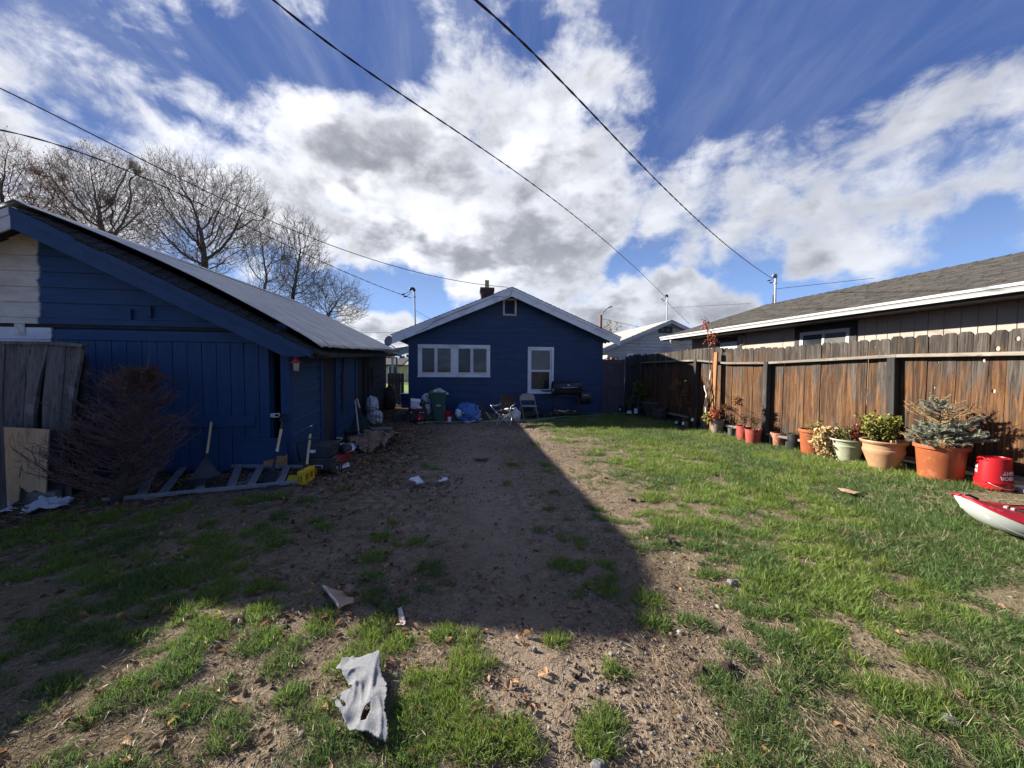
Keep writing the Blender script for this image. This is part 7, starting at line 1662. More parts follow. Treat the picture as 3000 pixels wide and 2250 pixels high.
    # firebox
    f0, f1 = h(1699, 1160, .2)[0], h(1729.5, 1160, .2)[0]; zt2, zb2 = h(1715, 1144, .2)[1], h(1715, 1184, .2)[1]; zc2 = (zt2 + zb2) / 2; R2 = (zt2 - zb2) / 2
    MB().lathe(F.w(f0, .24, zc2), [(0, 0), (R2, 0), (R2, f1 - f0 - .01), (R2 * .94, f1 - f0), (0, f1 - f0)], 28, F.A, (0, 0, 1)).build('firebox', MT['bbq'], T, smooth=True, auto=40)
    MB().tube([q(1708, 1158, .24 - R2 - .04), q(1726, 1158, .24 - R2 - .04)], .009, 8).build('firebox_handle', MT['galv'], T)
    bevel(MB().fbox(F, f0 + .05, f1 - .04, .24 - R2 - .006, .24 - R2 + .02, zc2 - .03, zc2 + .03).build('firebox_vent', MT['steel'], T), .003, 1)
    # stand
    gr = [q(1631, 1215, .02), q(1631, 1172, .02), q(1633, 1162, .02), q(1639, 1159.5, .02), q(1686, 1160, .02), q(1693, 1163, .02), q(1697, 1175, .02), q(1700, 1215, .02)]; gr[-1].z = .03
    MB().tube(gr, .014, 8).build('front_frame', MT['rust'], T, smooth=True)
    for u in (1619, 1682): 
        e = q(u, 1218, .50); e.z = .02; MB().tube([q(u, 1160, .48), e], .013, 8).build('leg', MT['steel'], T)
    zs = h(1660, 1211, .02)[1]; bevel(MB().fbox(F, h(1612, 1211, .02)[0], h(1700, 1211, .02)[0], .0, .46, zs - .01, zs + .01).build('bottom_shelf', MT['rust'], T), .004, 1)
    for u, v in ((1613.5, 1217), (1634, 1218)): 
        c = h(u, v, -.0); MB().lathe(F.w(c[0], -.02 if u < 1620 else .03, .085), [(.03, -.02), (.085, -.018), (.09, -.01), (.09, .012), (.08, .02), (.03, .022)], 20, -F.B + F.A * .25).build('wheel', MT['black'], T, smooth=True, auto=40)
    W_ = thing('stored_wood', F.w(0, .2, zs), 'pale split sticks lying on the smoker bottom shelf', 'firewood')
    for i, (u0, v0, u1, v1) in enumerate(((1634, 1202, 1660, 1206), (1656, 1206, 1690, 1199), (1660, 1202, 1688, 1204), (1640, 1206, 1672, 1208), (1626, 1200, 1632, 1206))):
        MB().tube([q(u0, v0, .1 + .05 * i), q((u0 + u1) / 2, (v0 + v1) / 2 + 1, .12 + .05 * i), q(u1, v1, .1 + .05 * i)], [.018, .024, .016], 6).build('stick', MT['handle'] if i % 2 == 0 else MT['bark'], W_)
    # garden hose snaking along the wall
    px = [(1222, 1243), (1262, 1240), (1320, 1239), (1370, 1237), (1430, 1236), (1480, 1234), (1550, 1235), (1590, 1231), (1640, 1226), (1690, 1223), (1715, 1220), (1750, 1218), (1790, 1216), (1830, 1214), (1855, 1214)]
    pts = [G(u, v) for u, v in px]; dense = []
    for i in range(len(pts) - 1):
        for k in range(6): t = k / 6; p = pts[i].lerp(pts[i + 1], t); dense.append(Vector((p.x, p.y + .05 * math.sin(i * 1.7 + t * 2), zg(p.x, p.y) + .028)))
    o = MB().tube(dense, .011, 6).build('garden_hose', MT['green_hose'], None, smooth=True); tag(rebase(o, dense[0]), 'pale green garden hose stretched along the foot of the house', 'hose')
    px = [(1712, 1221), (1745, 1223), (1775, 1219), (1745, 1217), (1720, 1214), (1760, 1212)]; pts = [G(u, v) + Vector((0, 0, .035)) for u, v in px]
    o = MB().tube(pts, .011, 6).build('hose_loop', MT['green_hose'], None, smooth=True); tag(rebase(o, pts[0]), 'loose loop of pale green hose right of the smoker', 'hose')

def bucket(uc, vb, u0, u1, vt, label, up=True):
    """a five gallon bucket; up=False is turned upside down"""
    p = GT(uc, vb); k = PXM(p); r = (u1 - u0) / 2 / k / math.sqrt(1 + ((uc - 1500) / 1127) ** 2 * .8); h = (vb - vt) / k * .93; c = Vector((p.x, p.y, p.z)) + Vector((p.x, p.y, 0)).normalized() * r * .9
    c.z = zg(c.x, c.y)
    T = thing('red_bucket', c, label, 'bucket', 'red five gallon buckets')
    rt = .90                                     # taper
    if up:
        MB().lathe(c, [(r * rt * .96, 0), (r * rt, .01), (r, h), (r * .97, h), (r * rt * .95, .02), (0, .015)], 40).build('body', MT['redbucket'], T, smooth=True, auto=40)
        for z in (h * .80, h * .90): MB().lathe(c, [(r * .98, z), (r * 1.045, z), (r * 1.045, z + h * .03), (r * .98, z + h * .03)], 40).build('rib', MT['redbucket'], T, smooth=True, auto=40)
        MB().lathe(c, [(r, h - .01), (r * 1.05, h - .008), (r * 1.05, h + .003), (r * .96, h + .003)], 40).build('rim', MT['redbucket'], T, smooth=True, auto=40)
        mb = MB(); n = 10; V, F = [], []
        for j, z in enumerate((h * .10, h * .55)):
            rr = (r * rt + (r - r * rt) * z / h) + .002
            for i in range(n + 1): t = math.radians(-72 + 52 * i / n); V.append(c + Vector((math.cos(t) * rr, math.sin(t) * rr, z)))
        F = [(i, i + 1, n + 2 + i, n + 1 + i) for i in range(n)]; mb.add(V, F).build('label', MT['whiteprint'], T)
    else:
        body = MB().lathe(c, [(r, .0), (r * 1.0, .02), (r * rt, h - .012), (r * rt * .985, h - .002), (r * rt * .90, h), (r * rt * .88, h - .008), (0, h - .008)], 56).build('body', MT['redbucket'], T, smooth=True, auto=40)
        MB().lathe(c, [(r, .0), (r * 1.055, .004), (r * 1.06, .030), (r, .036)], 56).build('rim', MT['redbucket'], T, smooth=True, auto=40)
        MB().lathe(c, [(r * .99, .075), (r * 1.045, .078), (r * 1.045, .098), (r * .985, .10)], 56).build('rib', MT['redbucket'], T, smooth=True, auto=40)
        pts = []
        for i in range(13): t = math.radians(-155 + 125 * i / 12); pts.append(c + Vector((math.cos(t) * r * 1.08, math.sin(t) * r * 1.08, .085 - .055 * math.sin(math.pi * i / 12))))
        MB().tube(pts, .0028, 6).build('wire_handle', MT['galv'], T, smooth=True)
        # upside-down print wrapped round the wall
        def wrap(text, size, a0, z0, name):
            cu = bpy.data.curves.new(name, 'FONT'); cu.body = text; cu.size = size; cu.extrude = 0; cu.resolution_u = 3; cu.offset = size * .03
            ob = bpy.data.objects.new(name, cu); col.objects.link(ob); dg = bpy.context.evaluated_depsgraph_get(); me = bpy.data.meshes.new_from_object(ob.evaluated_get(dg)); bpy.data.objects.remove(ob)
            import bmesh
            bm = bmesh.new(); bm.from_mesh(me); bmesh.ops.triangulate(bm, faces=bm.faces)
            for cut in range(2): bmesh.ops.subdivide_edges(bm, edges=[e for e in bm.edges if abs(e.verts[0].co.x - e.verts[1].co.x) > .02], cuts=1)
            for v in bm.verts:
                x, y = v.co.x, v.co.y; z = z0 - y; rr = r + (r * rt - r) * z / h + .0016; an = a0 - x / r   # turned upside down
                v.co = (math.cos(an) * rr, math.sin(an) * rr, z)
            bm.to_mesh(me); bm.free(); me.materials.clear(); me.materials.append(MT['whiteprint']); ob = bpy.data.objects.new(name, me); col.objects.link(ob); ob.parent = T; return ob
        cam_an = math.atan2(-c.y, -c.x)
        wrap('HARBOR', .05, cam_an + 1.84, .156, 'printed_word'); wrap('FREIGHT', .05, cam_an + 1.95, .211, 'printed_word')
        wrap('HARBOR', .05, cam_an - 1.04, .200, 'printed_word'); wrap('FREIGHT', .05, cam_an - 1.04, .250, 'printed_word')
    return T
build_house_side()
bucket(2908, 1440, 2852, 2964, 1338, 'upside-down red bucket with white letters near the kayak', up=False)

# ------------------------------------------------------------------ potted plants along the fence
def leaf_cards(rg, centres, n, sz, spread, flat=.0):
    V, F = [], []
    for i in range(n):
        c = rg.choice(centres); p = c + Vector((rg.gauss(0, spread), rg.gauss(0, spread), rg.gauss(0, spread))); a = Vector((rg.gauss(0, 1), rg.gauss(0, 1), rg.gauss(0, 1) * (1 - flat) + .1)).normalized(); b = a.orthogonal().normalized(); b.rotate(Matrix.Rotation(rg.uniform(0, 6.28), 3, a)); s_ = sz * rg.uniform(.6, 1.25); nn = a.cross(b) * s_ * .25; n0 = len(V)
        V += [tuple(p), tuple(p + a * s_ * .55 + b * s_ * .34 + nn), tuple(p + a * s_ * 1.15), tuple(p + a * s_ * .55 - b * s_ * .34 + nn)]; F.append((n0, n0 + 1, n0 + 2, n0 + 3))
    return V, F
def stems(T, rg, c, n, H, spread, r, mt_, sub=3, lean=(0, 0), name='stem'):
    tips, P0, P1, R0, R1 = [], [], [], [], []
    for i in range(n):
        an = rg.uniform(0, 6.28); d = Vector((math.cos(an) * spread + lean[0], math.sin(an) * spread + lean[1], 1)).normalized(); p = Vector(c) + Vector((rg.gauss(0, .03), rg.gauss(0, .03), 0)); L_ = H * rg.uniform(.7, 1.05); rr = r
        for k in range(6):
            d = (d + Vector((rg.gauss(0, .10), rg.gauss(0, .10), .04))).normalized(); q = p + d * L_ / 6; P0.append(tuple(p)); P1.append(tuple(q)); R0.append(rr); R1.append(rr * .86); rr *= .86
            if k >= 1:
                tips.append(q)
                for j in range(sub):
                    if rg.random() < .5:
                        e = d + Vector((rg.gauss(0, .7), rg.gauss(0, .7), rg.gauss(.2, .3))); e = q + e.normalized() * L_ * rg.uniform(.10, .25); P0.append(tuple(q)); P1.append(tuple(e)); R0.append(rr * .6); R1.append(rr * .35); tips.append(e)
            p = q
    V, F = seg_mesh(P0, P1, R0, R1, 5); fast_mesh(name, V, F, mt_, T, smooth=True); return tips
POTN = 0
def pot(u0, u1, vt, vb, mt_, label, style='nursery', plant=None, taper=.80, cat='potted plant', name='potted_plant', nudge=0.0):
    global POTN; POTN += 1; rg = random.Random(POTN * 13)
    uc = (u0 + u1) / 2; p = GT(uc, vb); k = PXM(p); sec = math.sqrt(1 + ((uc - 1500) / 1127) ** 2)
    R = (u1 - u0) / 2 / k / (1 + (sec - 1) * .75); dirn = Vector((p.x, p.y, 0)).normalized(); rb = R * taper
    c = p + dirn * rb * .95 + Vector((nudge, 0, 0)); c.z = zg(c.x, c.y) - .005
    H = max(.08, PD(uc, vt, c.y - R * .6 * dirn.y).z - c.z); H = max(.5 * R, H) * .98
    T = thing(name, c, label, cat, 'pots along the fence')
    m_ = MT[mt_]; n = 36; wall = .012 + R * .03
    if style == 'nursery':   # straight wall, thin lip
        prof = [(rb * .95, 0), (rb, .01), (R * .965, H * .93), (R * .965, H * .94), (R * 1.0, H * .94), (R * 1.0, H), (R * .95, H), (rb * .95, .06)]
    elif style == 'terra':   # flower pot with a deep collar
        prof = [(rb * .96, 0), (rb, .012), (R * .93, H * .84), (R * 1.0, H * .86), (R * 1.0, H * .985), (R * .985, H), (R * .90, H), (R * .88, H * .8)]
    elif style == 'rolled':  # planter with a thick rolled rim
        prof = [(rb * .97, 0), (rb, .012), (R * .90, H * .87), (R * .915, H * .885), (R * .995, H * .895), (R * 1.0, H * .93), (R * .99, H * .985), (R * .96, H), (R * .88, H * .99), (R * .86, H * .85)]
    elif style == 'bell':    # belly planter with a flared lip and belt
        prof = [(rb * .90, 0), (rb, .02), (rb * 1.12, H * .22), (R * .84, H * .58), (R * .87, H * .62), (R * .87, H * .70), (R * .84, H * .72), (R * .85, H * .86), (R * .97, H * .92), (R * 1.0, H * .965), (R * .98, H), (R * .86, H * .98), (R * .82, H * .85)]
    elif style == 'urn':
        prof = [(rb * .95, 0), (rb, .015), (rb * 1.04, H * .12), (R * .80, H * .66), (R * .83, H * .70), (R * .80, H * .74), (R * .86, H * .88), (R * .985, H * .92), (R * 1.0, H * .955), (R * .98, H * .985), (R * .88, H * .97), (R * .83, H * .85)]
    elif style == 'barrel':
        prof = [(rb, 0), (R * .93, H * .45), (R * .96, H * .8), (R, H), (R * .93, H), (R * .9, H * .8)]
    MB().lathe(c, prof, n).build('pot', m_, T, smooth=True, auto=32)
    soilz = H * (.86 if style != 'nursery' else .90); ri = prof[-1][0] * .985
    MB().lathe(c, [(ri, soilz - .01), (ri * .6, soilz + .012), (0, soilz + .018)], 20).build('soil', MT['soil'], T, smooth=True)
    if style == 'barrel':
        for j in range(22):
            t = j / 22 * 6.283; a = Vector((math.cos(t), math.sin(t), 0)); b = Vector((-a.y, a.x, 0)); w_ = 3.14159 * R / 22 * .93
            rr = lambda z: np.interp(z, [0, H * .45, H * .8, H], [rb, R * .93, R * .96, R])
            pts = [(z, rr(z)) for z in (0.0, H * .45, H * .8, H)]; V = []
            for z, q in pts: V += [c + a * (q + .014) - b * w_ * q / R + Vector((0, 0, z)), c + a * (q + .014) + b * w_ * q / R + Vector((0, 0, z)), c + a * (q - .01) + b * w_ * q / R + Vector((0, 0, z)), c + a * (q - .01) - b * w_ * q / R + Vector((0, 0, z))]
            F = [(e * 4 + f, e * 4 + (f + 1) % 4, (e + 1) * 4 + (f + 1) % 4, (e + 1) * 4 + f) for e in range(3) for f in range(4)] + [(12, 13, 14, 15)]
            MB().add(V, F).build('stave', MT['rust'], T)
        for z in (H * .30, H * .72): rr2 = float(np.interp(z, [0, H * .45, H * .8, H], [rb, R * .93, R * .96, R])) + .018; MB().lathe(c, [(rr2 - .01, z), (rr2, z), (rr2 + .003, z + .04), (rr2 - .01, z + .04)], 30).build('hoop', MT['steel'], T, smooth=True)
    top = c + Vector((0, 0, soilz))
    if plant: plant(T, rg, top, R, H, c)
    return T, c, R, H
def stick_label(u0, u1, v0, v1, D=None, mt_='whitelabel', name='label'):
    def f(T, rg, top, R, H, c):
        d = Vector((-c.x, -c.y, 0)).normalized(); s_ = Vector((-d.y, d.x, 0))
        y = c.y + d.y * R * .93; ps = [PD(u, v, y) for u, v in ((u0, v1), (u1, v1), (u1, v0), (u0, v0))]; MB().prism([p + d * .012 for p in ps], -d * .006).build(name, MT[mt_], T)
    return f
def multi(*fs):
    def f(*a):
        for g_ in fs: g_(*a)
    return f
def bushy(stem_m, leaf_m, n, H, spread, leaves, sz, sp=.02, r=.006, sub=3, lean=(0, 0), lm2=None):
    def f(T, rg, top, R, Hh, c):
        tips = stems(T, rg, top, n, H, spread, r, MT[stem_m], sub, lean)
        if leaves:
            V, F = leaf_cards(rg, tips[len(tips) // 5:], leaves, sz, sp); fast_mesh('foliage', np.array(V), np.array(F), MT[leaf_m], T)['kind'] = 'stuff'
            if lm2: V, F = leaf_cards(rg, tips, leaves // 3, sz, sp); fast_mesh('foliage', np.array(V), np.array(F), MT[lm2], T)['kind'] = 'stuff'
    return f
def spindly(points_px, D, leaf_m, n, sz, leafpts, mt_='brownstem', r=.006, sp=.04):
    """canes traced through real positions on one depth"""
    def f(T, rg, top, R, H, c):
        for cane in points_px:
            pts = [top + Vector((rg.uniform(-.04, .04), 0, -.03))] + [PD(u, v, D + rg.uniform(-.05, .05)) for u, v in cane]; MB().tube(pts, [r * (1 - .6 * i / len(pts)) for i in range(len(pts))], 6).build('cane', MT[mt_], T, smooth=True)
        if n:
            cs = [PD(u, v, D) for u, v in leafpts]; V, F = leaf_cards(rg, cs, n, sz, sp); fast_mesh('foliage', np.array(V), np.array(F), MT[leaf_m], T)['kind'] = 'stuff'
    return f
def bloom(u, v, D, r=.05):
    def f(T, rg, top, R, H, c):
        p = PD(u, v, D); mb = MB()
        for k in range(14): t = k * 2.4; q = r * (.25 + .05 * k * .8); mb.blob(p + Vector((math.cos(t) * q * .5, math.sin(t) * q * .5, (k % 3) * .006)), (q * .55, q * .55, q * .35), k, .2, 8, 6, 2, False)
        mb.build('bloom', MT['fadedrose'], T, smooth=True)
    return f
P1 = lambda x, y: (1800 + x * .14467, 1060 + y * .14467)
P2 = lambda x, y: (2060 + x * .14467, 1100 + y * .14467)
Z6 = lambda x, y: (2250 + x * .39185, 950 + y * .39185)
pot(1814, 1838, 1189, 1213, 'blackpot', 'small black pot with a tag in the shade right beside the plum gate', plant=stick_label(*P1(105, 0)[:1], P1(128, 0)[0], P1(0, 940)[1], P1(0, 990)[1]))
pot(1837, 1851.5, 1203, 1219, 'blackpot', 'little pot with white printed band holding tall thin dry stems', plant=multi(bushy('brownstem', 'greenleaf', 8, .42, .16, 120, .03, .02, .004), stick_label(P1(258, 0)[0], P1(345, 0)[0], P1(0, 990)[1], P1(0, 1045)[1])))
pot(1857, 1881, 1194, 1221, 'blackpot', 'black pot with large white label and a leafy standard rose', plant=multi(
    spindly([[(1872, 1180), (1873, 1150), (1877, 1135)], [(1870, 1170), (1876, 1150), (1884, 1138)], [(1868, 1175), (1856, 1150), (1852, 1130)]], 11.6, 'greenleaf', 620, .055, [P1(x, y) for x, y in ((420, 510), (470, 440), (520, 420), (560, 480), (620, 500), (600, 560), (540, 620), (450, 640), (400, 620), (560, 700), (440, 580), (610, 620), (520, 520))], sp=.05), stick_label(P1(400, 0)[0], P1(465, 0)[0], P1(0, 945)[1], P1(0, 1045)[1])))
pot(1875, 1940, 1177, 1222, 'greypot', 'large wide dark round tub with a thick rim in the shade', 'rolled', bushy('brownstem', 'greenleaf', 5, .16, .5, 90, .04), taper=.60)
pot(1907, 1953, 1195, 1233, 'rust', 'half barrel planter with wooden staves and a black rim', 'barrel', bushy('brownstem', 'greenleaf', 6, .2, .4, 0, .03), taper=.80)
pot(1952, 1972, 1207, 1227, 'blackpot', 'small dark pot squeezed right of the half barrel with dry grass', plant=bushy('brownstem', 'deadleaf', 22, .30, .5, 60, .03, .02, .003, 2))
pot(1982, 2043, 1200, 1233, 'blackpot', 'wide low black tub holding tall bronze rose canes with a faded bloom', 'nursery', multi(
    spindly([[(2004, 1170), (2007, 1140), (2008, 1118)], [(2012, 1165), (2014, 1140), (2013, 1120)], [(1996, 1175), (1980, 1145), (1972, 1120), (1978, 1108)], [(1990, 1180), (1975, 1160), (1968, 1145)], [(2018, 1175), (2020, 1160)], [(2000, 1180), (1996, 1160)]], 9.6, 'brownleaf', 380, .042, [P1(x, y) for x, y in ((1430, 420), (1500, 480), (1470, 560), (1510, 600), (1400, 640), (1340, 680), (1480, 700), (1380, 800), (1500, 820), (1520, 860), (1360, 880), (1300, 850), (1190, 440), (1240, 400), (1290, 430), (1190, 540), (1220, 500))], sp=.035),
    bloom(*P1(1437, 390), 9.55, .05), bushy('brownstem', 'greenleaf', 6, .25, .4, 150, .035), stick_label(P1(1350, 0)[0], P1(1420, 0)[0], P1(0, 1062)[1], P1(0, 1105)[1])), taper=.88)
pot(1975, 1997, 1229, 1252, 'blackpot', 'small black pot with square white tag at the shade edge', plant=stick_label(P1(1228, 0)[0], P1(1285, 0)[0], P1(0, 1200)[1], P1(0, 1250)[1]))
pot(1997, 2017, 1235, 1257, 'greypot', 'small grey pot with white tag and stubby pinkish twigs', plant=multi(bushy('brownstem', 'brownleaf', 9, .11, .5, 50, .025, .01, .005), stick_label(P1(1368, 0)[0], P1(1415, 0)[0], P1(0, 1215)[1], P1(0, 1275)[1])))
pot(2016, 2049, 1220, 1257, 'blackpot', 'medium black pot with tall white tag left of the sapling pot', plant=multi(bushy('brownstem', 'brownleaf', 5, .3, .6, 20, .03), stick_label(P1(1555, 0)[0], P1(1600, 0)[0], P1(0, 1138)[1], P1(0, 1200)[1])))
pot(2049, 2081, 1226, 1262, 'greypot', 'dark grey pot with a tall pale barked sapling rising over the fence', plant=multi(
    spindly([[P1(1860, 1100), P1(1852, 900), P1(1862, 700), P1(1880, 640), P1(1910, 520), P1(1935, 350), P1(1945, 200), P1(1940, 120)], [P1(1862, 800), P1(1870, 640), P1(1835, 560), P1(1822, 480)]], 8.62, 'yellowleaf', 0, .05, [P1(1860, 1100)], 'whitestem', .024),
    spindly([[(2062, 1200), (2080, 1100), (2078, 1020), (2074, 975), (2068, 950), (2066, 938)]], 8.6, 'redleaf', 130, .05, [(2068, 940), (2066, 950), (2072, 962), (2078, 985), (2088, 990), (2096, 985), (2070, 1000), (2084, 1005), (2095, 1000), (2088, 975), (2062, 960)], 'brownstem', .014, .03),
    spindly([[(2070, 1200), (2092, 1100), (2094, 1010), (2094, 982)]], 8.6, 'brownleaf', 40, .04, [(2094, 985), (2092, 1010)], 'brownstem', .014, .03),
    spindly([], 8.45, 'yellowleaf', 90, .07, [P1(1860, 1130), P1(1890, 1110), P1(1925, 1090), P1(1920, 1130), P1(1880, 1150)], sp=.025)))
pot(2080, 2122, 1230, 1271, 'taupepot', 'taupe pot with red leaved plant and sprawling dry stems', plant=multi(bushy('brownstem', 'brownleaf', 9, .30, .35, 110, .03, .02, .004), spindly([[P1(2020, 1100), P1(2010, 1000), P1(2020, 930)], [P1(2050, 1100), P1(2060, 980), P1(2030, 710)]], 8.3, 'redleaf', 170, .045, [P1(2000, 1000), P1(2030, 960), P1(2060, 1020), P1(2010, 1070), P1(1985, 1100), P1(2090, 1060), P1(2040, 1110)], r=.005, sp=.035)))
pot(2131, 2155, 1254, 1281, 'greypot', 'small dark grey pot standing between taupe pot and coral pots', plant=spindly([[P2(600, 1020), P2(600, 960)], [P2(620, 1040), P2(680, 960)]], 7.7, 'greenleaf', 24, .035, [P2(680, 950), P2(690, 920)], r=.004, sp=.02))
pot(2155, 2199, 1248, 1291, 'coral', 'left and rear of the two coral pots with a red tipped rose', plant=spindly([[P2(830, 1000), P2(820, 900), P2(700, 780), P2(590, 700), P2(480, 650), P2(420, 620)], [P2(840, 990), P2(820, 880), P2(800, 700), P2(730, 540)], [P2(850, 980), P2(900, 920), P2(910, 880)], [P2(830, 980), P2(790, 880)]], 7.35, 'brownleaf', 260, .042, [P2(x, y) for x, y in ((700, 480), (740, 510), (660, 500), (700, 550), (760, 560), (430, 630), (470, 650), (520, 650), (550, 680), (620, 700), (810, 850), (840, 950))], sp=.03, r=.008))
pot(2180, 2231, 1258, 1302, 'coral', 'right and front of the two coral pots with dry brown twigs', plant=bushy('brownstem', 'brownleaf', 12, .34, .30, 170, .026, .02, .004, 4))
pot(2255.5, 2305, 1268, 1309, 'terra', 'weathered terracotta pot just right of the steel pipe', 'terra', bushy('brownstem', 'greenleaf', 3, .10, .3, 12, .05), taper=.70)
pot(2305, 2345, 1272, 1321, 'blackpot', 'black pot between terracotta pot and the tall orange pot', plant=bushy('brownstem', 'greenleaf', 4, .05, .5, 40, .03), taper=.86)
pot(2335.5, 2427, 1258, 1339, 'orange', 'tall orange plastic pot with dry grass spilling over its right side', 'rolled', multi(
    spindly([], 5.75, 'tanneedle', 900, .055, [Z6(x, y) for x, y in ((400, 830), (420, 860), (400, 890), (430, 900), (415, 930), (440, 830), (380, 860), (450, 850), (430, 950), (470, 815))], sp=.05), bushy('brownstem', 'yellowgreen', 22, .16, .8, 120, .03, .03, .003, 2, (.25, 0))), taper=.76)
pot(2426, 2537, 1286, 1355, 'palegreen', 'pale green relief patterned urn with crimson leaves and dry stalks', 'urn', multi(
    spindly([[Z6(620, 860), Z6(600, 780), Z6(560, 730)], [Z6(640, 850), Z6(640, 760), Z6(625, 680)], [Z6(660, 850), Z6(680, 760), Z6(710, 690)], [Z6(600, 850), Z6(540, 800), Z6(490, 760)], [Z6(650, 850), Z6(660, 770), Z6(665, 700)]], 5.45, 'crimson', 520, .035, [Z6(x, y) for x, y in ((640, 810), (680, 800), (720, 790), (750, 780), (690, 840), (740, 830), (650, 840), (700, 770))], sp=.03, r=.004),
    bushy('brownstem', 'greenleaf', 16, .20, .75, 330, .035, .03, .003)), taper=.60)
pot(2514, 2657, 1291, 1380, 'tanpot', 'tan belly planter with yellow green leaves, left of the spruce pot', 'bell', multi(
    bushy('brownstem', 'yellowgreen', 16, .34, .50, 800, .045, .035, .005, 4, lm2='greenleaf'), bushy('brownstem', 'greenleaf', 10, .2, .8, 260, .04)), taper=.56)
def spruce(T, rg, top, R, H, c):
    ht = PD(2735, 1165, c.y).z - top.z; MB().tube([top, top + Vector((-.03, 0, ht * .5)), top + Vector((-.04, 0, ht))], [.02, .012, .004], 8).build('stem', MT['brownstem'], T)
    P0, P1_, R0, R1 = [], [], [], []; NV, NF, DV, DF = [], [], [], []
    def sprig(a, b, dens, dry):
        d = (b - a); L_ = d.length; d.normalize(); m_ = int(L_ * dens)
        for k in range(m_):
            s_ = rg.random(); o = a.lerp(b, s_); t = d.orthogonal(); t.rotate(Matrix.Rotation(rg.uniform(0, 6.28), 3, d)); e = (d * .7 + t * .9).normalized(); ln = rg.uniform(.016, .027); w_ = e.orthogonal().normalized() * .0019
            W, X = (DV, DF) if (dry or rg.random() < .05) else (NV, NF); n0 = len(W); W += [tuple(o - w_), tuple(o + w_), tuple(o + e * ln)]; X.append((n0, n0 + 1, n0 + 2))
    def branch(o, d, L_, r, dry=False):
        n = 5; p = o
        for k in range(n):
            d = (d + Vector((rg.gauss(0, .08), rg.gauss(0, .08), .05))).normalized(); q = p + d * L_ / n; P0.append(tuple(p)); P1_.append(tuple(q)); R0.append(r); R1.append(r * .8); r *= .8
            if not dry or rg.random() < .15: sprig(p, q, 2000, dry)
            for s_ in (-1, 1):
                if k >= 1 and rg.random() < .9:
                    sd = d.cross(Vector((0, 0, 1))).normalized() * s_; e = (d + sd * .8 + Vector((0, 0, rg.uniform(-.1, .25)))).normalized(); L2 = L_ * rg.uniform(.18, .34); q2 = q + e * L2; P0.append(tuple(q)); P1_.append(tuple(q2)); R0.append(.003); R1.append(.0015)
                    if not dry: sprig(q, q2, 2000, False)
                    elif rg.random() < .2: sprig(q, q2, 200, True)
            p = q
    for i in range(60):
        t = rg.uniform(0, .42); an = rg.uniform(0, 6.28); ln = .29 * (1 - t) * rg.uniform(.75, 1.1)
        if math.cos(an) > .3: ln *= 1.45
        branch(top + Vector((-.03 * t, 0, ht * t)), Vector((math.cos(an), math.sin(an), rg.uniform(-.02, .42))).normalized(), ln, .006)
    for i in range(12): an = rg.uniform(0, 6.28); branch(top + Vector((-.03, 0, ht * rg.uniform(.66, .86))), Vector((math.cos(an), math.sin(an), rg.uniform(.1, .5))).normalized(), .15, .004)
    for i in range(16): t = rg.uniform(.42, .60); an = rg.uniform(0, 6.28); branch(top + Vector((-.03, 0, ht * t)), Vector((math.cos(an), math.sin(an), rg.uniform(.3, .7))).normalized(), .30, .005, True)
    for i in range(8): an = rg.uniform(0, 6.28); branch(top + Vector((-.04, 0, ht * rg.uniform(.86, .98))), Vector((math.cos(an), math.sin(an), rg.uniform(.5, 1))).normalized(), .09, .003, True)
    for i in range(8): an = rg.uniform(2.6, 4.2); branch(top + Vector((0, 0, .02)), Vector((math.cos(an), math.sin(an), rg.uniform(0, .3))).normalized(), .34, .004, True)
    V, F = seg_mesh(P0, P1_, R0, R1, 4); fast_mesh('branches', V, F, mat('tan_conifer_twig', (.40, .27, .13), (.3, .2, .1), 9, .9, 0), T)
    fast_mesh('needles', np.array(NV), np.array(NF), MT['spruce'], T)['kind'] = 'stuff'; fast_mesh('dry_needles', np.array(DV), np.array(DF), MT['tanneedle'], T)['kind'] = 'stuff'
pot(2669, 2835, 1303, 1413, 'orange', 'largest orange pot with a blue green dwarf spruce', 'rolled', spruce, taper=.76)

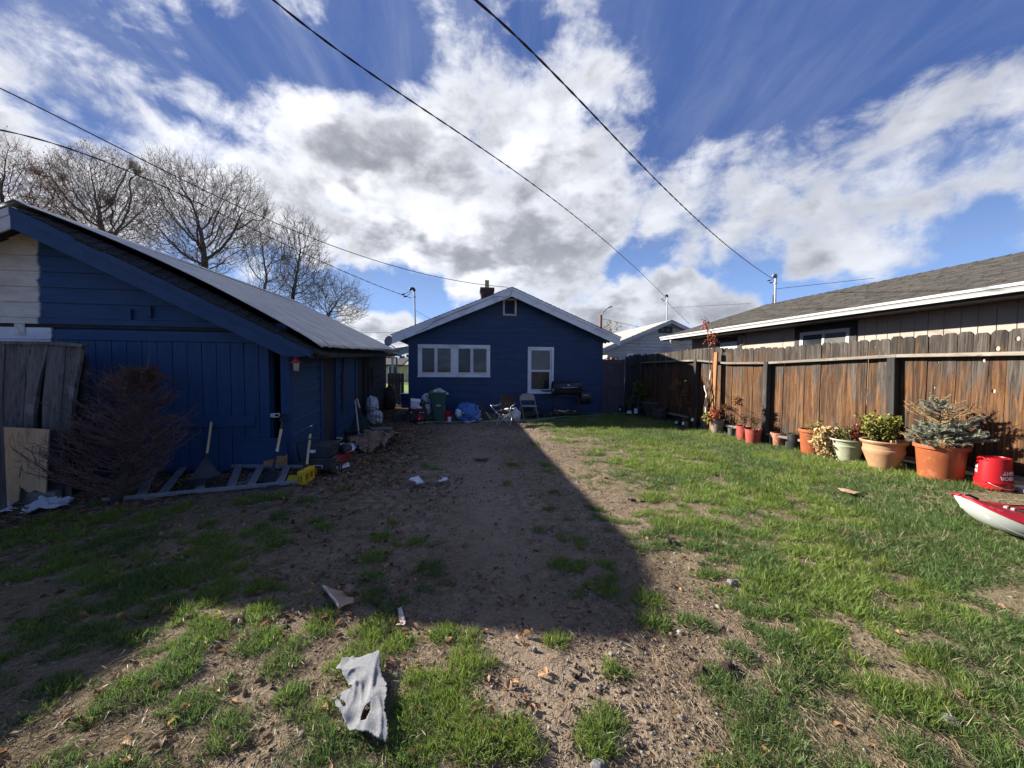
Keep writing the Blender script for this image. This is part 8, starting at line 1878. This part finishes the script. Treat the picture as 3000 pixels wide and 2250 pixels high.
# ------------------------------------------------------------------ kayak nose
def build_kayak():
    tip = Vector((3.62, 3.06, 0)); ax = Vector((.97, -.25, 0)).normalized(); sd = Vector((-ax.y, ax.x, 0)); sd = -sd if sd.y < 0 else sd
    T = thing('kayak', tip, 'red decked white kayak whose nose enters at the right edge', 'kayak')
    L_ = 2.05; n = 46; zb = .085
    def half(s): return .50 * min(1, s / 1.1) ** .42 if s < 1.1 else .50 * max(.02, 1 - ((s - 1.1) / .95) ** 2.4)
    def seam(s): return .385 - .20 * (1 - math.exp(-s / .26))
    def keel(s): return zb + .01 + .285 * math.exp(-s / .13)
    def ctop(s): return seam(s) + .022 + .060 * (1 - math.exp(-s / .20))
    m_ = 18; V, F = [], []; ss_ = [L_ * (i / n) ** 1.6 for i in range(n + 1)]
    for s in ss_:
        w_ = half(s) + .008; zs, zk = seam(s), keel(s)
        for j in range(m_ + 1):
            t = -1 + 2 * j / m_; x_ = w_ * math.copysign(abs(t) ** .75, t) * (1.0); z = zk + (zs - zk) * (abs(t) ** 2.6) + (.018 * (abs(t) < .12)) * 0
            V.append(tip + ax * s + sd * x_ * (1 - .10 * (1 - abs(t))) + Vector((0, 0, z)))
    for i in range(n):
        for j in range(m_): k = i * (m_ + 1) + j; F.append((k, k + m_ + 1, k + m_ + 2, k + 1)[::-1])
    MB().add(V, F).build('hull', MT['kayakwhite'], T, smooth=True)
    V, F = [], []; q = 20
    for s in ss_:
        w_ = half(s) + .010; zs, zt = seam(s), ctop(s)
        for j in range(q + 1):
            t = -1 + 2 * j / q; e = abs(t)
            z = zs - .006 + (zt - zs) * (1 - e ** 9) * (.82 + .18 * (1 - e * e)); z -= .03 * max(0, 1 - (e / .55) ** 2) * min(1, max(0, (s - .3) / .3)) * .6
            V.append(tip + ax * s + sd * w_ * t + Vector((0, 0, z + .02 * (1 if e > .97 else 0) * 0)))
    for i in range(n):
        for j in range(q): k = i * (q + 1) + j; F.append((k, k + 1, k + q + 2, k + q + 1)[::-1])
    MB().add(V, F).build('deck', MT['kayakred'], T, smooth=True)
    for s_ in (-1, 1):
        pts = [tip + ax * s + sd * s_ * (half(s) + .012) + Vector((0, 0, seam(s))) for s in ss_]; MB().tube(pts, .009, 6).build('seam_band', MT['kayakred'], T, smooth=True)
    dz = lambda s, off: ctop(s) - .022 + off
    # hatch, bungee, carry toggle
    cx = tip + ax * .62; MB().lathe(Vector((cx.x, cx.y, dz(.62, .012))), [(.125, -.02), (.125, .012), (.11, .020), (.08, .014), (0, .014)], 36, ax0=ax, sx=1.25, sy=.9).build('hatch_cover', MT['greyfoam'], T, smooth=True, auto=35)
    P_ = [tip + ax * s + sd * x_ + Vector((0, 0, dz(s, z))) for s, x_, z in ((1.2, -.25, .03), (.9, -.25, .03), (.60, -.20, .03), (.42, -.12, .026), (.33, -.05, .024), (.30, .0, .024), (.33, .05, .024), (.42, .12, .026), (.60, .20, .03), (.9, .25, .03), (1.2, .25, .03))]
    MB().tube(P_, .006, 6).build('deck_cord', MT['black'], T, smooth=True)
    for s, x_ in ((.285, 0.0), (.31, -.025), (.31, .025)): c = tip + ax * s + sd * x_ + Vector((0, 0, dz(s, .022))); bevel(MB().cbox(c, .03, .022, .018, (0, 0, .4)).build('cord_fitting', MT['galv'], T), .003, 1)
    MB().tube([tip + ax * .06 + sd * .05 + Vector((0, 0, dz(.06, .022))), tip + ax * .12 + sd * .09 + Vector((0, 0, dz(.12, .034))), tip + ax * .19 + sd * .11 + Vector((0, 0, dz(.19, .022)))], .009, 6).build('carry_handle', MT['black'], T, smooth=True)
    # chine lines moulded along the hull
    for s_ in (-1, 1):
        pts = [tip + ax * s + sd * s_ * (half(s) * .66) + Vector((0, 0, keel(s) + (seam(s) - keel(s)) * .26)) for s in ss_[6:]]; MB().tube(pts, .007, 5).build('hull_chine', MT['kayakwhite'], T, smooth=True)
build_kayak()
c = GT(3010, 1462); T_ = thing('grey_tray', c, 'grey plastic tray cut off by the picture edge behind the kayak', 'tray')
bevel(MB().cbox(c + Vector((.38, .12, .035)), .5, .3, .05, (0, 0, -.2)).build('tray', MT['dish'], T_), .015, 2)
c = GT(3003, 1440); o = MB().blob(c + Vector((.06, .05, .05)), (.03, .025, .025), 3, .2, 14, 9, 2, False).build('blue_toy', mat('sky_blue_plastic', (.12, .42, .62), (.1, .36, .55), 5, .5, 0), None, smooth=True); tag(rebase(o, c), 'small sky blue plastic piece at the right picture edge', 'plastic piece')

# ------------------------------------------------------------------ grass, leaves, grit
def protos(name, builders):
    cl = bpy.data.collections.new(name)
    for i, (V, F, m_) in enumerate(builders):
        me = bpy.data.meshes.new('%s_%02d' % (name, i)); me.from_pydata([tuple(v) for v in V], [], [tuple(f) for f in F]); me.update(); me.materials.append(m_); me.polygons.foreach_set('use_smooth', [True] * len(me.polygons))
        o = bpy.data.objects.new('%s_%02d' % (name, i), me); cl.objects.link(o)
    return cl
def scatter(name, cl, P, R, S, I, label, cat, mt_=None):
    me = bpy.data.meshes.new(name); P = np.asarray(P, np.float32); me.vertices.add(len(P)); me.vertices.foreach_set('co', P.ravel())
    for nm, ty, key, arr in (('irot', 'FLOAT_VECTOR', 'vector', R), ('iscl', 'FLOAT', 'value', S), ('iidx', 'INT', 'value', I)):
        at = me.attributes.new(nm, ty, 'POINT'); at.data.foreach_set(key, np.asarray(arr, np.int32 if ty == 'INT' else np.float32).ravel())
    o = bpy.data.objects.new(name, me); col.objects.link(o); ng = bpy.data.node_groups.new(name + '_nodes', 'GeometryNodeTree')
    ng.interface.new_socket(name='Geometry', in_out='INPUT', socket_type='NodeSocketGeometry'); ng.interface.new_socket(name='Geometry', in_out='OUTPUT', socket_type='NodeSocketGeometry')
    N, L = ng.nodes.new, ng.links.new; gi, go, ip, ci = N('NodeGroupInput'), N('NodeGroupOutput'), N('GeometryNodeInstanceOnPoints'), N('GeometryNodeCollectionInfo')
    ci.inputs['Collection'].default_value = cl; ci.inputs['Separate Children'].default_value = True; ci.inputs['Reset Children'].default_value = True
    def na(nm, dt): n = N('GeometryNodeInputNamedAttribute'); n.data_type = dt; n.inputs['Name'].default_value = nm; return [s for s in n.outputs if s.enabled and s.name == 'Attribute'][0]
    L(gi.outputs[0], ip.inputs['Points']); L(ci.outputs[0], ip.inputs['Instance']); ip.inputs['Pick Instance'].default_value = True
    L(na('iidx', 'INT'), ip.inputs['Instance Index']); L(na('irot', 'FLOAT_VECTOR'), ip.inputs['Rotation']); L(na('iscl', 'FLOAT'), ip.inputs['Scale']); L(ip.outputs[0], go.inputs[0])
    md = o.modifiers.new('scatter', 'NODES'); md.node_group = ng
    if mt_: me.materials.append(mt_)
    o['kind'] = 'stuff'; tag(o, label, cat); return o
def clump(rg, n, rad, h, w_, lean=.55, flat=False):
    V, F = [], []
    for i in range(n):
        an = rg.uniform(0, 6.28); r = rad * math.sqrt(rg.random()); b = Vector((math.cos(an) * r, math.sin(an) * r, -.004 if not flat else rg.uniform(.002, .02))); L_ = h * rg.uniform(.45, 1.1)
        out = Vector((math.cos(an), math.sin(an), 0)) * (lean * rg.uniform(.2, 1.2)) + Vector((rg.gauss(0, .25), rg.gauss(0, .25), 0))
        d = (Vector((0, 0, 1)) + out).normalized() if not flat else Vector((math.cos(an * 3), math.sin(an * 3), rg.uniform(-.05, .3))).normalized()
        s_ = d.cross(Vector((rg.gauss(0, 1), rg.gauss(0, 1), .3))).normalized(); n0 = len(V); p1 = b + d * L_ * .5; d2 = (d + out * .6 + Vector((0, 0, -.12))).normalized(); p2 = p1 + d2 * L_ * .5; ww = w_ * rg.uniform(.7, 1.2)
        V += [b - s_ * ww, b + s_ * ww, p1 + s_ * ww * .8, p1 - s_ * ww * .8, p2]; F += [(n0, n0 + 1, n0 + 2, n0 + 3), (n0 + 3, n0 + 2, n0 + 4)]
    return V, F
def build_grass():
    rg = random.Random(2); rn = np.random.default_rng(2)
    bl = []
    for i in range(5): bl.append((*clump(rg, 26, .030, .058, .0016, .6), MT['blade']))
    for i in range(3): bl.append((*clump(rg, 26, .032, .052, .0016, .7), MT['blade2']))
    for i in range(3): bl.append((*clump(rg, 12, .045, .060, .0013, .9), MT['straw']))
    cl = protos('blade_clump', bl)
    PX, RR, SS, II = [], [], [], []
    def band(x0, x1, y0, y1, sp, scale):
        nx, ny = int((x1 - x0) / sp), int((y1 - y0) / sp); X, Y = np.meshgrid(np.linspace(x0, x1, nx), np.linspace(y0, y1, ny)); X = (X + rn.uniform(-.6, .6, X.shape) * sp).ravel(); Y = (Y + rn.uniform(-.6, .6, Y.shape) * sp).ravel()
        vis = np.abs(X) < 1.42 * Y + .4; X, Y = X[vis], Y[vis]
        fa, fb = FN.A, FN.O; side = (X - fb.x) * fa.x + (Y - fb.y) * fa.y; ok = side < -.03
        sa = (X - SH.O.x) * SH.A.x + (Y - SH.O.y) * SH.A.y; sb = (X - SH.O.x) * SH.B.x + (Y - SH.O.y) * SH.B.y; ok &= ~((sa < .06) & (sb > -.05)); hb = (X - HF.O.x) * HF.B.x + (Y - HF.O.y) * HF.B.y; ok &= hb < -.15
        X, Y = X[ok], Y[ok]; d, path, _ = cover(X, Y); tm = tuftmask(X, Y)
        n = .34 * fbm(X * 2.3 + 40, Y * 2.9 + 11, 3) + .34 * vnoise(X * 7.5 + 3, Y * 9.5) + .32 * vnoise(X * 14, Y * 17 + 4); n = (n - .25) / .50; clumpy = rn.random(X.shape)
        nn = np.clip(n, 0, 1); keep = (nn < d * 1.02) & (clumpy < .96); edge = np.clip(.40 + (d * 1.02 - nn) / .40, .38, 1.3)
        kt = (tm > .35 + .4 * rn.random(X.shape)) & (clumpy < .95); keep |= kt
        X, Y, edge, kt = X[keep], Y[keep], edge[keep], kt[keep]; edge = np.where(kt, 1.05, edge); m_ = len(X)
        near = np.clip((Y - 1) / 3.0, 0, 1); sc_ = scale * edge * rn.uniform(.7, 1.25, m_); dry = rn.random(m_) < (.10 + .42 * (edge < .62) + .10 * (X > 1.0) * (vnoise(X * 3 + 9, Y * 3) > .55)); cool = vnoise(X * 1.7 + 30, Y * 1.7) * .7 + rn.random(m_) * .3 > .50
        idx = np.where(dry, rn.integers(8, 11, m_), np.where(cool, rn.integers(5, 8, m_), rn.integers(0, 5, m_)))
        Z = hgt(X, Y) + terr(X, Y); PX.append(np.stack([X, Y, Z], 1)); RR.append(np.stack([rn.normal(0, .14, m_), rn.normal(0, .14, m_), rn.uniform(0, 6.28, m_)], 1)); SS.append(sc_); II.append(idx)
    band(-2.6, 2.8, 1.0, 2.4, .020, .82); band(-4.2, 4.4, 2.4, 4.0, .029, .98); band(-5, 6, 4.0, 6.4, .040, 1.12); band(-3, 6, 6.4, 12.2, .058, 1.30)
    P, R, S, I = map(np.concatenate, (PX, RR, SS, II)); print('grass clumps', len(P))
    scatter('grass', cl, P, R, S, I, 'patchy short green grass with dry blades over the yard', 'grass', MT['blade'])
    # flat dry straw on the bare soil
    cs = protos('straw_bits', [(*clump(rg, 7, .07, .055, .0012, .5, True), MT['straw']) for i in range(4)])
    n = 20000; u = rn.random(n); Y = 1.0 + 10.5 * u ** 1.9; X = rn.uniform(-1, 1, n) * (1.42 * Y); X = np.clip(X, -4.6, 5.4); d, path, _ = cover(X, Y)
    kp = (rn.random(n) < (1 - .85 * path)) & (X < 5.2 - .15 * (Y - 4)) & ((X - SH.O.x) * SH.A.x + (Y - SH.O.y) * SH.A.y > (.08 - 9 * (((X - SH.O.x) * SH.B.x + (Y - SH.O.y) * SH.B.y) < 0))); X, Y = X[kp], Y[kp]; m_ = len(X)
    scatter('dry_straw', cs, np.stack([X, Y, hgt(X, Y) + terr(X, Y) + .001], 1), np.stack([rn.normal(0, .05, m_), rn.normal(0, .05, m_), rn.uniform(0, 6.28, m_)], 1), rn.uniform(.6, 1.2, m_) * np.clip(.8 + Y * .06, .8, 1.5), rn.integers(0, 4, m_), 'scattered bits of dry straw on the bare dirt', 'straw', MT['straw'])
    # dead leaves
    def leaf(seed, fold):
        r2 = random.Random(seed); V, F = [], []; n = 7
        out = [(0, 0), (.25, .22), (.5, .30), (.8, .2), (1, 0), (.8, -.2), (.5, -.3), (.25, -.22)]
        V = [Vector((x - .5, y * r2.uniform(.8, 1.2), abs(y) * fold + .12 * math.sin(x * 3) * r2.uniform(.3, 1.4) + .02)) for x, y in out]; V.append(Vector((0, 0, .02 + .06 * r2.random())))
        F = [(8, i, (i + 1) % 8) for i in range(8)]; return V, F
    cl2 = protos('leaf_kind', [(*leaf(i, .5 + .3 * i % 1), (MT['deadleaf'], MT['darkleaf'], MT['darkleaf'], MT['deadleaf'], MT['darkleaf'], MT['deadleaf'], MT['yellowleaf'])[i]) for i in range(7)])
    PP, SC, ID = [], [], []
    def drop(n, x0, x1, y0, y1, s0, s1, p_yel=.04, mask=None, dark=.5):
        X = rn.uniform(x0, x1, n); Y = y0 + (y1 - y0) * rn.random(n) ** 1.2
        if mask is not None: k = mask(X, Y) > rn.random(n); X, Y = X[k], Y[k]
        ok = ~(((X - SH.O.x) * SH.A.x + (Y - SH.O.y) * SH.A.y < .05) & ((X - SH.O.x) * SH.B.x + (Y - SH.O.y) * SH.B.y > -.03)) & ((X - FN.O.x) * FN.A.x + (Y - FN.O.y) * FN.A.y < -.04); X, Y = X[ok], Y[ok]
        m_ = len(X); PP.append(np.stack([X, Y, hgt(X, Y) + terr(X, Y) + .006], 1)); SC.append(rn.uniform(s0, s1, m_)); r = rn.random(m_); ID.append(np.where(r < p_yel, 6, np.where(r < dark, rn.choice([1, 2, 4], m_), rn.choice([0, 3, 5], m_))))
    _, _, _ = 0, 0, 0
    lf = lambda x, y: cover(x, y)[2]
    drop(320, -1.9, .2, 1.05, 2.6, .02, .05, .02); drop(260, .2, 3.2, 1.1, 3.2, .018, .042, .02); drop(900, -4.6, -.6, 2.0, 5.0, .025, .06, .05, None, .7)
    drop(9000, -4.5, .3, 4.3, 12, .03, .07, .02, lambda x, y: np.clip(lf(x, y) * shsoft(-(x + .17 * (y - 5.1)), .9, 2.6) * 1.3, 0, 1), .72); drop(420, -1.2, 5.2, 3.0, 11, .025, .05, .05); drop(260, 3.6, 5.2, 4, 11.5, .03, .055, .03)
    P = np.concatenate(PP); S = np.concatenate(SC); I = np.concatenate(ID); m_ = len(P)
    scatter('fallen_leaves', cl2, P, np.stack([rn.normal(0, .35, m_), rn.normal(0, .35, m_), rn.uniform(0, 6.28, m_)], 1), S, I, 'fallen brown and yellow leaves over the yard', 'leaves', MT['deadleaf'])
    # grit, clods, pebbles
    def rock(seed):
        mb = MB().blob((0, 0, 0), (.5, .42, .32), seed, .3, 8, 6, 1.6, False); return mb.v, mb.f
    cl3 = protos('grit_kind', [(*rock(i), (MT['clod'], MT['stone'], MT['clod'], MT['clod'], MT['stone'], MT['darkclod'])[i]) for i in range(6)])
    n = 52000; Y = 1.0 + 8 * rn.random(n) ** 2.6; X = rn.uniform(-1, 1, n) * 1.42 * Y; X = np.clip(X, -4.5, 5); d, path, lfy = cover(X, Y)
    kp = rn.random(n) < np.clip(1.05 - path * .8 - d * .3, .08, 1) * (.35 + .65 * (fbm(X * 2, Y * 2, 2) > .48)); X, Y = X[kp], Y[kp]; m_ = len(X); S = .0035 + .014 * rn.random(m_) ** 4 + .0015 * Y; S *= np.where(rn.random(m_) < .03, 1.8, 1)
    ok = (X < 5.2 - .15 * (Y - 4)) & ~(((X - SH.O.x) * SH.A.x + (Y - SH.O.y) * SH.A.y < .05) & ((X - SH.O.x) * SH.B.x + (Y - SH.O.y) * SH.B.y > -.03)); X, Y, S = X[ok], Y[ok], S[ok]; m_ = len(X)
    scatter('soil_grit', cl3, np.stack([X, Y, hgt(X, Y) + terr(X, Y) + S * .12], 1), np.stack([rn.uniform(-.5, .5, m_), rn.uniform(-.5, .5, m_), rn.uniform(0, 6.28, m_)], 1), S, rn.choice([0, 0, 2, 3, 1, 4, 5], m_), 'small stones and crumbs of soil on the bare dirt', 'grit', MT['clod'])
build_grass()
